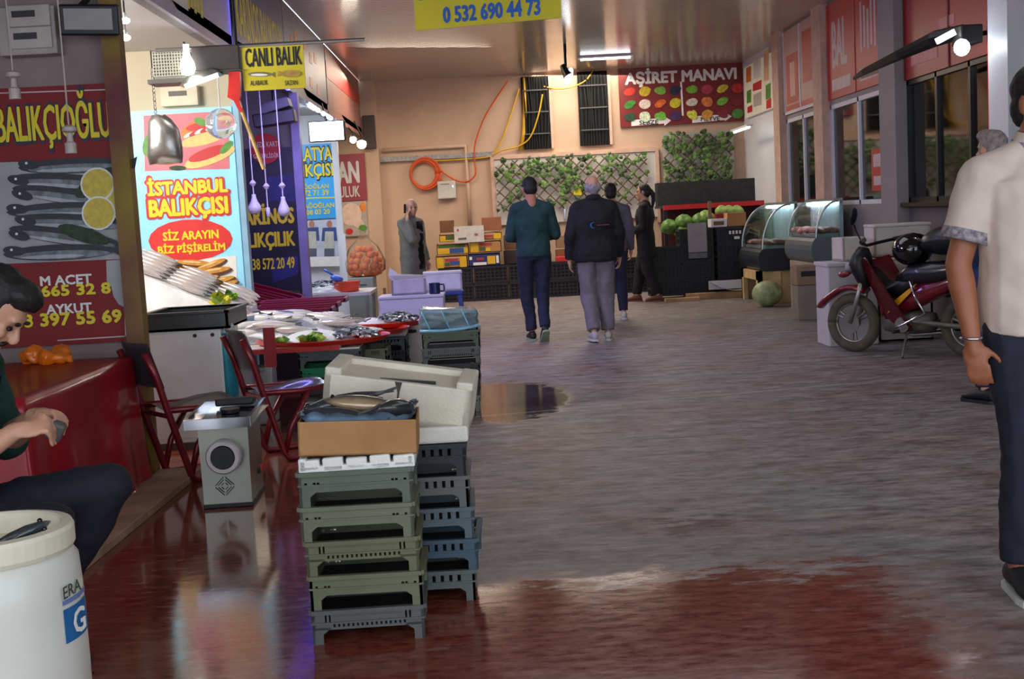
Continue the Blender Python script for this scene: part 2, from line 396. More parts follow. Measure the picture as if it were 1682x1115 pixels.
S(MB().bb(-6, 9, -3, 22, -.1, 0).build('floor', floor_mat()))
S(MB().bb(HL, 9 if False else HR+.4, -1.0, 21.2, ZC, ZC+.08).build('ceiling', ceil_mat()))
S(MB().bb(-6, HL, -1.0, 21.2, 2.86, 2.94).build('ceiling', M('stall_ceiling', (190, 184, 186), .35, ns=2, amt=.06)))
S(MB().bb(-6, 7, YB, YB+.15, 0, 4).build('wall_back', TAN))
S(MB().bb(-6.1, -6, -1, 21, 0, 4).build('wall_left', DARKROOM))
# columns of the back wall
S(MB().bb(-3.2, A(622, 250, 20.7).x, 20.62, 20.9, 0, ZC).build('trim_1', TAN))
# stall partitions
for k, (y, m) in enumerate(((7.0, DIRTY), (10.2, CREAM), (13.4, GREYP), (16.75, WHITEP))):
    S(MB().bb(-6, -2.02, y, y+.1, 0, 2.86).build('wall_partition', m))
# fascia backing above the stalls
S(MB().bb(-2.1, -2.03, -1, 20.6, 2.8, ZC).build('wall_fascia', GREYP))
# posts on the stall line
STRIPE = M('striped_post', (150, 128, 30), .6, ns=1.6, rgb2=(110, 44, 52), bump=.1)
pl = A(195, 110, 6.93); pr = A(224, 600, 6.93)
S(MB().bb(-2.075, -1.975, 6.9, 7.0, 0, 2.95).build('trim_2', STRIPE))
S(MB().bb(-2.02, -1.975, 10.1, 10.2, 0, 2.8).build('trim_3', M('pale_blue_metal', (150, 190, 214), .4, m=.2)))
S(MB().bb(-2.05, -1.96, 13.28, 13.4, 0, 2.8).build('trim_4', M('violet_grey_metal', (140, 132, 176), .4, m=.2)))
S(MB().bb(-2.04, -1.96, 16.62, 16.72, 0, 2.8).build('trim_5', WHITEP))
# right wall: pillars, sill wall, head band, dark rooms behind the panes
for k, (y0, y1, m, x) in enumerate(((17.35, 17.7, M('peach_column', (206, 172, 150), .7), 4.2), (15.15, 15.55, M('peach_column', (206, 172, 150), .7), 4.2), (12.4, 12.9, GREYP, 4.18), (9.63, 10.0, WHITEP, 4.14), (6.6, 7.0, WHITEP, 4.14))):
    S(MB().bb(x, 4.55, y0, y1, 0, ZC).build('trim_%d' % (6+k), m))
for k, (y0, y1) in enumerate(((15.55, 17.35), (12.9, 15.15), (10.0, 12.4), (7.0, 9.63))):
    S(MB().bb(4.3, 4.42, y0, y1, 0, 1.28).build('wall_right_sill', GREYD if k == 2 else GREYP))
    S(MB().bb(4.3, 4.42, y0, y1, 2.5, ZC).build('wall_right_head', GREYP))
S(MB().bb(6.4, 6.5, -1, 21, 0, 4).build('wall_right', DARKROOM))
S(MB().bb(4.45, 4.6, 17.6, 20.9, 0, ZC).build('wall_right_corner', WHITEP))
S(MB().bb(4.42, 6.4, 12.7, 12.76, 0, 3).build('wall_partition', CREAM))
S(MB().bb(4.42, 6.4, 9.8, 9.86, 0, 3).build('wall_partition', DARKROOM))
PANE = glass('window_glass', (196, 205, 200), ior=1.9)
WF = {0: WHITEP, 1: WHITEP, 2: BLACKM, 3: WHITEP}
for k, (y0, y1, nm) in enumerate(((15.55, 17.35, 3), (12.9, 15.15, 3), (10.0, 12.4, 4), (7.0, 9.63, 4))):
    w = S(T('window_%d' % (k+1), None, None, (4.33, 0, 0))); t = .05
    mb = MB(); mb.bb(-.03, .04, y0, y1, 1.28, 1.28+t); mb.bb(-.03, .04, y0, y1, 2.5-t, 2.5)
    for i in range(nm): 
        yy = y0+(y1-y0)*i/(nm-1); yy = min(max(yy, y0+t/2), y1-t/2); mb.bb(-.03, .04, yy-t/2, yy+t/2, 1.28, 2.5)
    mb.build('window_frame', WF[k], w)
    MB().bb(0, .008, y0, y1, 1.3, 2.48).build('window_pane', PANE, w)
    if k == 2: MB().bb(-.12, .03, y0, y1, 1.24, 1.28).build('window_sill', BLACKM, w)
for k, (y, m) in enumerate(((14.0, (190, 186, 168)), (16.8, (150, 150, 146)))):
    S(MB().bb(5.0, 5.06, y-.9, y+1.0, .0, 3).build('wall_right_inner', M('inner_panel%d' % k, m, .7)))
# ---- ceiling tubes (the fixtures built for the hall)
TUBE = M('lit_tube', (245, 250, 255), .4, e=6)
def tube_light(x, y, z, ln, label, along='x'):
    t = T('ceiling_light', label, 'ceiling light', (x, y, z), 0 if along == 'x' else pi/2)
    MB().bb(-ln/2, ln/2, -.05, .05, -.03, 0, .006).build('housing', WHITE_, t)
    MB().cone((-ln/2+.04, 0, -.045), (ln/2-.04, 0, -.045), .016).build('tube', TUBE, t)
tube_light(1.95, 19.0, ZC, .85, 'long lit tube on the ceiling before the red greengrocer sign')
tube_light(-1.15, 10.6, ZC, .5, 'small lit tube on the ceiling beside the navy and yellow fascia')
tube_light(4.05, 19.2, 2.55, 1.2, 'lit tube above the ivy in the right corner below the small lightbox', 'y')

# ================================================================ SIGNS, LEFT SIDE
FISHP = M('printed_fish_grey', (120, 124, 130), .5, ns=20, amt=.45)
FISHD = M('printed_fish_dark', (38, 42, 50), .5, ns=20, amt=.3)
LEMON = M('printed_lemon', (216, 190, 70), .5, ns=30, amt=.15)
s = Sign('shop_sign', 'big dark red fishmonger sign with yellow lettering and a photo of fish with lemon slices', 'sign', (-60, 142, 200, 568), 'Y', 6.96, M('sign_dark_red', (136, 16, 22), .6, ns=3, amt=.08))
s.shapes('fish_picture', [(M('grey_print', (168, 166, 168), .5), [(-60, 268), (200, 262), (206, 425), (-60, 436)])] +
  [e for i, (cx, cy) in enumerate(((122, 272), (105, 298), (112, 322), (104, 345), (118, 364), (108, 388), (100, 414))) for a in [-.04+.09*(i % 3)] for e in ((FISHD, cx, cy, 92, 13, a), (FISHP, cx+4, cy+4, 80, 7, a), (M('printed_fish_belly', (176, 178, 184), .5, ns=20, amt=.2), cx-10, cy+7, 52, 3.2, a), (FISHD, cx-74, cy-2, 18, 8, a+.15), (FISHD, [(cx+82, cy+82*a), (cx+104, cy+104*a-11), (cx+100, cy+104*a+10)]), (WHP, cx-78, cy-4, 2.2, 2.2, 0))] +
  [(GREENP if False else M('printed_herb', (44, 62, 36), .6, ns=30, amt=.5), 160, 300, 40, 14, -.6), (M('printed_herb', (44, 62, 36)), 140, 385, 44, 12, .3)] +
  [(m, cx, cy, r, r, 0) for cx, cy in ((190, 330), (163, 303), (165, 350)) for m, r in ((WHP, 28), (LEMON, 25))])
s.text('BALIKÇIOĞLU', (-6, 152, 181, 243), YEL, NAVYP, .035, .06, 3)
wl = M('white_line', (205, 190, 188), .5)
s.shapes('border_line', [(wl, [(-55, 154), (186, 146), (186, 148), (-55, 156)]), (wl, [(184, 147), (187, 147), (194, 255), (191, 255)]), (wl, [(95, 558), (205, 551), (205, 553), (95, 560)]), (wl, [(203, 440), (205, 440), (208, 552), (206, 552)])], 2, .002, True)
s.shapes('grey_panel', [(M('grey_print', (168, 166, 168)), [(175, 428), (203, 426), (206, 505), (196, 500), (187, 487), (183, 470), (176, 462)])], 2)
s.text('M ACET', (67, 452, 151, 467), WHP, None, .035, 0, 3)
s.text('0533 665 32 8', (-6, 469, 182, 486), YEL, None, .045, 0, 3)
s.text('AYKUT', (77, 499, 151, 514), WHP, None, .035, 0, 3)
s.text('0533 397 55 69', (-10, 514, 200, 534), YEL, None, .045, 0, 3)

GRILL = M('printed_grilled_fish', (196, 132, 60), .5, ns=40, rgb2=(110, 66, 30))
s = Sign('lightbox_sign', 'tall pale blue lightbox sign with yellow letters and a red oval', 'sign', (228, 178, 393, 520), 'Y', 10.1, M('sign_sky', (150, 214, 240), .4, ns=1.5, amt=.2, e=.22), .06)
pk = M('printed_pink', (226, 120, 130), .5)
s.shapes('food_picture', [(pk, [(236, 190), (375, 182), (377, 277), (238, 281)])] +
  [(ORANGEP, 330, 212, 34, 16, -.3), (M('printed_bread', (240, 200, 120), .5, ns=20), 335, 228, 40, 10, -.25), (REDP, 325, 208, 20, 6, -.2), (GREENP, 330, 200, 12, 6, .4), (GREENP, 243, 238, 8, 18, .2),
   (M('printed_bread', (240, 200, 120)), 345, 258, 44, 12, -.35), (REDP, 342, 252, 34, 9, -.35), (GREENP, 372, 242, 14, 6, -.8), (M('printed_herb', (44, 62, 36)), 292, 276, 14, 4, 0)] +
  [(REDP if i % 2 else WHP, 310+9*i, 222-3*i, 9, 3, -.5) for i in range(6)])
s.text('İSTANBUL', (243, 290, 373, 318), YEL, REDP, .05, .12, 3)
s.text('BALIKÇISI', (246, 326, 374, 359), YEL, REDP, .05, .12, 3)
s.shapes('red_oval', [(M('printed_red_oval', (226, 44, 40), .5), 313, 394, 69, 34, -.03)], 2)
s.text('SİZ ARAYIN', (268, 375, 359, 393), YEL, None, .04, 0, 4)
s.text('BİZ PİŞİRELİM', (260, 398, 370, 417), YEL, None, .04, 0, 4)
s.shapes('grilled_fish_picture', [(WHP, [(246, 432), (388, 420), (392, 512), (250, 516)])] + [e for i in range(22) for cx, cy, a in [(264+27*(i % 5)+7*(i//5), 432+13*(i//5)+4*(i % 2), .3-.22*(i % 5)+.1*(i % 3))] for e in ((M('printed_dark_grill', (92, 54, 26), .5, ns=30), cx, cy+2, 31, 7, a), (M('printed_gold', (214, 150, 60), .5, ns=30, amt=.2), cx, cy-1, 28, 4.5, a), (M('printed_cream_fish', (240, 206, 140), .5, ns=30), cx-3, cy-2, 16, 1.5, a)) if 245 < cx < 372] + [(GREENP, 255, 436, 12, 4, .4)], 1)

s = Sign('banner', 'tall navy banner with yellow lettering behind the white pendant lamps', 'banner', (398, 243, 491, 478), 'Y', 13.3, NAVYP, .02)
s.shapes('faint_picture', [(M('navy_print_blue', (40, 40, 110), .5, ns=3, amt=.4), [(440, 290), (488, 285), (490, 330), (442, 330)]), (M('navy_print_blue', (40, 40, 110)), [(445, 425), (489, 420), (490, 450), (448, 465)])], 1, .002, True)
s.text('KARİNOS', (388, 335, 482, 368), YEL, None, .055, 0, 2)
s.text('BALIKÇILIK', (384, 382, 484, 411), YEL, None, .05, 0, 2)
s.text('0 538 572 20 49', (398, 424, 484, 442), YEL, None, .03, 0, 2)

c = A(436, 244, 13.27); r_ = abs(A(461, 244, 13.27).x-c.x)
t = T('round_sign', 'round red card payment disc above the navy banner', 'sign', c)
MB().cone((0, 0, 0), (0, .02, 0), r_, r_, 36).build('disc', REDP, t)
txt(t, 'KREDİ KARTI', 0, .055, .29, .075, WHP, -.002); txt(t, 'GEÇERLİDİR', 0, -.075, .27, .07, WHP, -.002)

s = Sign('shop_sign', 'bright blue fishmonger sign with yellow letters below the white flood lamp', 'sign', (462, 237, 556, 360), 'Y', 16.66, M('sign_bright_blue', (52, 168, 236), .4, ns=2, amt=.08), .03)
s.text('MALATYA', (466, 243, 545, 264), YEL, NAVYP, .03, .07, 2); s.text('BALIKÇISI', (462, 270, 547, 295), YEL, NAVYP, .03, .07, 2)
s.text('AĞOĞLAN', (492, 301, 540, 310), YEL, None, .02, 0, 2); s.text('0 533 972 71 39', (464, 313, 540, 322), YEL, None, .02, 0, 2)
s.text('ALİ AĞOĞLAN', (480, 332, 549, 342), YEL, None, .02, 0, 2); s.text('0 532 908 03 20', (470, 345, 542, 353), YEL, None, .02, 0, 2)
s.shapes('divider_line', [(YEL, [(463, 326), (556, 323), (556, 325), (463, 328)])], 1)
s = Sign('poster', 'photo poster of two workers in aprons under the bright blue sign', 'poster', (500, 361, 560, 438), 'Y', 16.66, M('poster_grey', (196, 200, 214), .5, ns=5, amt=.15), .02)
q = []
for cx in (512, 541):
    q += [(M('printed_blue_shirt', (56, 76, 130), .5), [(cx-11, 374), (cx+11, 373), (cx+13, 395), (cx-13, 396)]), (M('printed_apron', (190, 190, 176), .5, ns=12), [(cx-7, 380), (cx+7, 380), (cx+9, 420), (cx-9, 421)]), (SKIN, cx, 368, 4.5, 6, 0), (M('printed_trousers', (90, 92, 110), .5), [(cx-8, 408), (cx+8, 408), (cx+8, 421), (cx-8, 421)])]
q.append((WHP, [(502, 422), (559, 421), (560, 437), (503, 438)]))
s.shapes('printed_workers', q, 1)
s = Sign('shop_sign', 'maroon poultry shop sign half hidden behind the bright blue sign', 'sign', (545, 253, 601, 330), 'Y', 20.57, M('sign_maroon', (150, 50, 64), .5, ns=3, amt=.06), .03)
s.text('AN', (555, 266, 589, 300), M('grey_white_print', (206, 204, 200), .5), None, .05, 0, 2); s.text('CULUK', (548, 306, 591, 324), M('grey_white_print', (206, 204, 200)), None, .02, 0, 2)
s = Sign('poster', 'raw chicken photo poster below the maroon sign', 'poster', (550, 331, 603, 388), 'Y', 20.57, M('poster_warm_grey', (180, 168, 158), .5, ns=5, amt=.1), .02)
s.shapes('printed_chicken', [(M('printed_chicken_skin', (226, 196, 176), .5, ns=9, amt=.1), 577, 352, 17, 19, .1), (M('printed_chicken_skin', (226, 196, 176)), 588, 366, 11, 8, .6), (ORANGEP, 596, 340, 5, 8, 0), (GREENP, 596, 374, 7, 5, 0), (REDP, 574, 380, 6, 5, 0)], 1)

# fascias over the stalls (face the hall)
def fascia(label, y0, y1, mat, fn):
    t = T('fascia_sign', label, 'sign', (-2.0, (y0+y1)/2, 2.8), pi/2)
    w = y1-y0-.03; MB().bb(-w/2, w/2, 0, .03, 0, ZC-2.8-.01).build('panel', mat, t); fn(t, w)
    return t
def f1(t, w):
    mb = MB().mat(YEL)
    for i in range(5): mb.bb(.1+.1*i, .16+.1*i, -.003, 0, .12+.02*(i % 2), .34)
    mb.mat(WHP).bb(-.5, .1, -.003, 0, .1, .2); mb.build_each('print_patch', t)
fascia('pale violet fascia over the stall with the sky blue lightbox', 7.02, 10.2, M('fascia_pale', (176, 168, 196), .4, ns=2, amt=.08), f1)
VG = M('violet_strip', (90, 84, 255), .4, e=6)
def f2(t, w):
    txt(t, 'KARİNOS BALIKÇILIK', .05, .42, w*.86, .62, YEL, 0, .0015, .03)
    MB().bb(-w/2, -w/2+.05, -.02, 0, 0, .9).bb(-w/2, w/2, -.03, 0, -.02, .01).build('light_strip', M('violet_strip', (90, 84, 255)), t)
fascia('navy fascia with tall yellow lettering behind the yellow live fish sign', 10.2, 12.9, M('fascia_navy', (62, 58, 120), .4, ns=2, amt=.1), f2)
def f3(t, w):
    mb = MB().mat(ORANGEP)
    for i, (x, z) in enumerate(((-1.2, .5), (-.9, .6), (-.55, .52), (-.2, .6), (.2, .5), (.6, .55), (-1.0, .2), (-.5, .2), (.1, .2), (.7, .18))): mb.bb(x, x+.2, -.003, 0, z, z+.12)
    mb.build_each('print_patch', t)
fascia('grey blue fascia with orange patches above the bright blue sign', 12.9, 16.2, M('fascia_grey', (120, 116, 136), .45, ns=2, amt=.1), f3)
def f4(t, w):
    MB().bb(-w/2, w/2, -.004, 0, .5, .72).build('red_band', M('fascia_red', (176, 60, 48), .5), t)
fascia('reddish brown fascia nearest the back wall', 16.25, 20.5, M('fascia_brown', (150, 106, 96), .5, ns=2, amt=.1), f4)
t = T('light_strip', 'row of small blue white lights under the grey blue fascia', 'light strip', (-1.98, 15.2, 2.76), pi/2)
MB().bb(-1.1, 1.0, -.02, .02, 0, .03).build('rail', WHITE_, t)
m_ = M('blue_white_led', (170, 190, 255), .4, e=16)
for x in (-1.0, -.85, -.6, -.3, .2, .5, .7, .9): MB().ell((x, -.02, -.01), .028, None, 8, 6).build('bulb', m_, t)

# hanging rod sign CANLI BALIK
zr = A(420, 74, 9.0).z
t = T('sign_rod', 'thin horizontal rod holding the yellow live fish sign', 'rod', (A(255, 68, 9.0).x, 9.0, zr))
L_ = A(600, 72, 9.0).x-A(255, 68, 9.0).x
MB().cone((0, 0, 0), (L_, 0, 0), .014).build('rod', STEEL, t)
MB().cone((A(386, 60, 9).x-A(255, 60, 9).x, 0, 0), (A(386, 60, 9).x-A(255, 60, 9).x, 0, ZC-zr), .018).build('hanger', BLACKM, t)
s = Sign('hanging_sign', 'small yellow live fish sign with black lettering hanging from the rod', 'sign', (398, 76, 500, 147), 'Y', 9.0, M('sign_yellow', (214, 196, 36), .5, ns=3, amt=.06), .02)
s.text('CANLI BALIK', (403, 78, 495, 108), M('black_print', (22, 22, 34), .5), None, .035, 0, 1)
s.text('ALABALIK', (411, 132, 440, 140), M('black_print', (22, 22, 34)), None, .0, 0, 1); s.text('SAZAN', (468, 132, 489, 140), M('black_print', (22, 22, 34)), None, .0, 0, 1)
s.shapes('printed_fish', [(M('printed_trout', (120, 110, 70), .5, ns=20, amt=.3), 427, 122, 20, 4, 0), (WHP, 426, 123, 14, 2, 0), (M('printed_trout', (120, 110, 70)), [(445, 122), (451, 118), (451, 127)]), (M('printed_carp', (176, 140, 60), .5, ns=20, amt=.3), 478, 121, 17, 6, 0), (M('printed_carp', (176, 140, 60)), [(463, 121), (456, 116), (456, 126)])], 1)
# large yellow sign hung from the ceiling
cA = A(800, 24, 8.3)
t = T('hanging_sign', 'yellow sign with blue phone number hanging from the ceiling above the walkway', 'sign', (cA.x, 8.3, A(800, 40, 8.3).z), R(-13))
MB().bb(-.5, .5, 0, .012, 0, .46).build('board', M('sign_yellow', (214, 196, 36)), t)
bl = M('blue_letters', (36, 96, 190), .5)
txt(t, '0 532 690 44 73', .03, .085, .66, .1, bl, -.001, .0015, .05); txt(t, 'İSTANBUL BALIKÇISI', 0, .235, .92, .105, bl, -.001, .004, .03)
mb = MB()
for x in (-.45, .45): mb.cone((x, .006, .45), (x, .006, ZC-t.location.z), .004, n=6)
mb.build('hanging_wire', BLACKM, t)
# ================================================================ SIGNS, RIGHT SIDE AND BACK
s = Sign('greengrocer_sign', 'large dark red greengrocer sign with rows of fruit and vegetables on the back wall', 'sign', (1017, 104, 1221, 204), 'Y', 20.84, M('sign_brown_red', (120, 28, 26), .4, ns=3, amt=.08), .04)
s.text('AŞİRET MANAVI', (1027, 110, 1209, 139), WHP, None, .045, 0, 2)
vc = [(200, 50, 30), (200, 170, 40), (120, 170, 60), (40, 36, 60), (120, 180, 50), (190, 60, 80), (220, 200, 60), (200, 50, 40), (60, 130, 40), (220, 200, 190), (220, 100, 40), (200, 190, 40), (220, 210, 190), (216, 120, 60), (120, 180, 60), (130, 40, 40), (30, 70, 40), (210, 220, 190), (110, 180, 60), (70, 40, 90), (210, 210, 70), (210, 150, 60), (130, 40, 50), (80, 140, 60)]
q = []
for i, c in enumerate(vc):
    r_, k = divmod(i, 8); cx = 1034+25*k+(2 if k > 3 else 0); cy = 151+21*r_-k*.9
    m = M('printed_produce%d' % i, c, .5, ns=30, amt=.3); a = random.uniform(-.6, .6)
    q += [(m, cx, cy, 9.5, 6.0+2*(i % 2), a), (m, cx+4, cy-3, 6, 4, a+.5)]
s.shapes('printed_produce', q, 1)
s.shapes('divider_line', [(WHP, [(1117, 134), (1120, 134), (1123, 190), (1120, 190)])], 2)
s.shapes('arrow', [(WHP, [(1037, 197), (1090, 194), (1090, 190), (1102, 198), (1091, 207), (1091, 203), (1037, 207)]), (WHP, [(1137, 191), (1189, 188), (1189, 184), (1202, 191), (1191, 199), (1191, 197), (1137, 202)])], 3, .002, True)
s.text('SEBZE', (1050, 197.5, 1081, 204.5), NAVYP, None, .02, 0, 5); s.text('MEYVE', (1151, 192, 1182, 198.5), NAVYP, None, .02, 0, 5)
# lightbox near the corner
s = Sign('lightbox_sign', 'small pale lightbox sign with red and green patches near the back right corner', 'sign', (1222, 98, 1270, 186), 'R', 4.39, M('lightbox_pale', (226, 216, 196), .5, ns=3, amt=.1, e=.12), .05)
q = []
for i, (x, y, w, h, m) in enumerate(((1226, 112, 8, 24, ORANGEP), (1227, 150, 7, 20, GREENP), (1238, 100, 12, 30, WHP), (1237, 138, 14, 12, REDP), (1238, 156, 13, 20, M('lightbox_grey', (190, 180, 170), .5)), (1255, 84, 8, 50, M('lightbox_peach', (236, 190, 150), .5)), (1258, 140, 8, 24, GREENP), (1259, 165, 8, 14, REDP), (1228, 176, 8, 10, REDP))):
    q.append((m, [(x, y), (x+w, y-w*.5), (x+w, y+h-w*.3), (x, y+h)]))
s.shapes('print_patch', q, 1, .002, True)
# three signs above the right-hand windows
def rsign(label, y0, y1, z0, z1, mat, fn):
    t = T('window_sign', label, 'sign', (4.28, (y0+y1)/2, z0), -pi/2); w = y1-y0; h = z1-z0
    MB().bb(-w/2, w/2, 0, .02, 0, h).build('board', mat, t); fn(t, w, h); return t
PR_ = M('print_red_soft', (196, 96, 84), .5, ns=3, amt=.15)
def r1(t, w, h):
    mb = MB().mat(PR_)
    mb.bb(-w*.42, -w*.06, -.003, 0, h*.12, h*.7); mb.bb(w*.08, w*.44, -.003, 0, h*.3, h*.88); mb.bb(-w*.45, w*.45, -.003, 0, h*.04, h*.1)
    mb.mat(M('print_peach', (222, 176, 156), .5)).bb(-w*.3, -w*.15, -.005, -.003, h*.2, h*.6)
    mb.build_each('print_patch', t)
    MB().mat(WHITEP).bb(-.02, .02, -.01, 0, 0, h).bb(-w/2, -w/2+.03, -.01, 0, 0, h).bb(w/2-.03, w/2, -.01, 0, 0, h).bb(-w/2, w/2, -.01, 0, 0, .04).build('frame', None, t)
rsign('faded pale red sign panels beside the back corner column', 15.57, 17.33, 2.56, 3.7, M('sign_faded', (206, 168, 152), .5, ns=2, amt=.1), r1)
def r2(t, w, h):
    gm = M('print_greyish', (206, 186, 182), .5)
    txt(t, 'BAL', -w*.27, h*.56, w*.26, h*.46, gm, 0, .0015, .05)
    mb = MB().mat(gm)
    for k in range(6): mb.bb(w*.1+k*w*.055, w*.1+k*w*.055+w*.03, -.003, 0, h*(.36+.03*(k % 2)), h*(.84-.05*(k % 3)))
    mb.bb(0, .001, 0, .001, h*.5, h*.501); mb.bb(-w*.42, -w*.08, -.003, 0, h*.08, h*.2); mb.bb(w*.08, w*.44, -.003, 0, h*.08, h*.2)
    mb.mat(M('print_dark_strip', (90, 40, 44), .5)).bb(w*.1, w*.42, -.005, -.003, h*.1, h*.18); mb.build_each('print_patch', t)
    MB().mat(PR_).bb(-.02, .02, -.01, 0, 0, h).bb(-w/2, -w/2+.03, -.01, 0, 0, h).bb(w/2-.03, w/2, -.01, 0, 0, h).build_each('frame_bar', t)
rsign('red sign pair with blurred pale letters between the peach and grey pillars', 12.92, 15.13, 2.56, 3.7, M('sign_red_right', (186, 44, 44), .45, ns=2, amt=.1), r2)
def r3(t, w, h):
    MB().mat(M('print_pinkish', (206, 130, 130), .5)).bb(-w*.1, w*.06, -.003, 0, h*.3, h*.38).bb(-w*.42, -w*.12, -.003, 0, h*.1, h*.22).build_each('print_patch', t)
    MB().mat(M('frame_dark_red', (110, 26, 30), .5)).bb(-.015, .015, -.01, 0, 0, h).bb(-w/2, -w/2+.03, -.01, 0, 0, h).build_each('frame_bar', t)
rsign('large red sign above the dark windows behind the black lamp arm', 10.02, 12.38, 2.5, 3.7, M('sign_red_deep', (160, 34, 40), .4, ns=2, amt=.1), r3)
def r4(t, w, h):
    MB().bb(-w*.4, w*.4, -.003, 0, h*.3, h*.6).build('print_patch', PR_, t)
rsign('pink sign at the right edge beyond the white pillar', 7.2, 9.61, 2.7, 3.7, M('sign_pink', (206, 150, 156), .5, ns=2, amt=.1), r4)
# red narrow banner on the white pillar's far side
t = T('narrow_banner', 'narrow red and white banner strip hanging left of the white pillar', 'banner', (4.2, 10.06, 1.7), -pi/2)
mb = MB().mat(REDP); mb.bb(-.1, .1, 0, .01, 0, 1.1); mb.mat(WHP)
for i in range(5): mb.bb(-.05, .06, -.003, 0, .1+.2*i, .2+.2*i)
mb.build('strip', None, t)
# small red notice on the second window
t = T('notice', 'red notice on the window between the peach and grey pillars', 'notice', (4.29, 13.35, 1.42), -pi/2)
MB().bb(-.2, .2, 0, .006, 0, .46).build('sheet', M('notice_red', (196, 60, 52), .5, ns=3), t)
MB().mat(M('print_greyish', (206, 186, 182))).bb(-.13, .13, -.002, 0, .26, .4).bb(-.13, .13, -.002, 0, .06, .16).mat(M('print_greyish', (206, 186, 182))).build_each('print_patch', t)

# flood lamp arm on the right
t = T('flood_lamp', 'black lamp arm with a glaring round lamp above the dark right windows', 'lamp', A(1582, 80, 10.2))
MB().bb(-.06, .12, -.12, .1, .03, .18, .01).build('housing', BLACKM, t)
MB().tube([(0, 0, .14), (-.12, .3, .13), (-.25, .8, .07), (-.32, 1.6, .02), (-.3, 2.0, 0)], [.06, .07, .05, .035, .02]).build('arm', BLACKM, t)
mb = MB(); mb.cone((.02, 0, .1), (HR-t.location.x+.02, .1, .14), .02); mb.build('bracket', BLACKM, t)
MB().ell((-.05, -.1, 0), (.065, .05, .07)).build('bulb', M('lit_lamp', (240, 250, 255), .3, e=25), t)
MB().box((-.16, -.04, .1), (.16, .05, .05), (0, R(-25), 0)).build('reflector', M('lit_soft', (240, 250, 255), .3, e=3), t)
# pendant spot in the middle back
t = T('pendant_lamp', 'black pendant spot lamp hanging in front of the cable shafts', 'lamp', A(930, 123, 17.5))
MB().cone((0, 0, .12), (0, 0, ZC-t.location.z), .022, n=8).build('rod', BLACKM, t)
o = MB().cone((-.05, .02, .14), (.03, -.02, -.02), .035, .075).build('lamp_head', BLACKM, t)
MB().ell((.035, -.03, -.02), (.05, .02, .12), (0, .35, 0)).build('bulb', M('lit_soft2', (240, 250, 255), .3, e=9), t)

# big white flood lamp on the left + small warm spots
t = T('flood_lamp', 'large glaring white flood lamp above the bright blue sign', 'lamp', A(541, 215, 15.6))
MB().bb(-.27, .2, .01, .1, -.13, .13, .02).build('housing', BLACKM, t)
MB().bb(-.245, .175, -.005, .012, -.115, .115).build('lamp_glass', M('lit_flood', (225, 244, 255), .3, e=18), t)
MB().cone((-.03, .06, .1), (-.12, .06, .5), .015).build('bracket', BLACKM, t)
for i, (px, py, sz, lb) in enumerate(((594, 236, .07, 'larger round warm spot lamp under the brown fascia end'), (580, 229, .05, 'smaller warm spot lamp left of the round spot under the brown fascia'))):
    t = T('spot_lamp', lb, 'lamp', A(px, py, 18.4), 0)
    MB().cone((0, .15, .1), (0, .02, 0), .03, sz*1.1).build('lamp_head', BLACKM, t)
    MB().ell((0, 0, -.005), (sz, .03, sz)).build('bulb', M('lit_warm', (255, 240, 214), .3, e=26), t)
    MB().cone((0, .12, .1), (-.2 if i else -.1, .12, .35), .012).build('bracket', BLACKM, t)
t = T('wall_box', 'small dark box on the column edge beside the warm spots', 'box', A(607, 215, 20.6)); MB().bb(-.1, .1, -.1, 0, -.3, .25, .01).build('box', M('dark_brown_box', (70, 58, 54), .6), t)

# ---- lamps and things hanging over the first stall (depth 9)
def at9(px, py): return A(px, py, 9.0)
t = T('grille_box', 'grey mesh fronted box hanging under the rod', 'hanging box', at9(278, 130))
MB().bb(-.12, .13, 0, .2, 0, .21, .01).build('case', M('case_grey', (120, 116, 106), .5), t)
mb = MB()
for i in range(12): mb.bb(-.11+.02*i, -.102+.02*i, -.008, 0, .02, .19)
for i in range(8): mb.bb(-.11, .12, -.01, -.004, .02+.022*i, .027+.022*i)
mb.build('mesh_grille', M('mesh_pale', (150, 148, 132), .5, m=.3), t)
MB().bb(-.15, .14, -.03, .2, -.03, .0).build('base', M('case_dark', (70, 66, 60), .5), t)
mb = MB(); mb.cone((0, .1, .2), (0, .1, zr-t.location.z), .008); mb.build('hanger', BLACKM, t)
t = T('heater_box', 'long dark box hanging from the rod beside the glaring bulb', 'hanging box', at9(358, 116))
MB().bb(-.18, .165, -.02, .14, 0, .175, .008).build('case', M('case_brown', (58, 52, 50), .6, bump=.1), t)
MB().bb(-.185, .17, -.03, .15, -.012, .0).build('base', M('case_dark', (70, 66, 60)), t)
MB().cone((0, .06, .17), (0, .06, zr-t.location.z), .008).build('hanger', BLACKM, t)
t = T('hanging_bulb', 'glaring white bulb hanging between the mesh box and the dark box', 'light bulb', A(308, 108, 8.9))
MB().lathe([(0, -.07), (.04, -.06), (.056, -.02), (.05, .02), (.03, .06), (.022, .09)], 16).build('bulb', M('lit_bulb', (255, 255, 250), .3, e=10), t, smooth=True)
MB().cone((0, 0, .09), (0, 0, .15), .022).build('socket', M('lit_socket', (240, 245, 245), .4, e=1.5), t)
MB().cone((0, 0, .15), (0, 0, zr-t.location.z), .005, n=6).build('cord', BLACKM, t)
t = T('shade_lamp', 'grey shaded lamp with a bright slanted tube below the dark box', 'lamp', at9(332, 132), 0, rot=(0, R(-16), 0))
MB().loft([[(-.15, -.09, 0), (.15, -.09, 0), (.15, .09, 0), (-.15, .09, 0)], [(-.09, -.03, .06), (.1, -.03, .06), (.1, .03, .06), (-.09, .03, .06)]]).build('lamp_shade', STEEL, t)
MB().cone((-.12, -.06, -.01), (.13, -.06, -.01), .018).build('tube', TUBE, t)
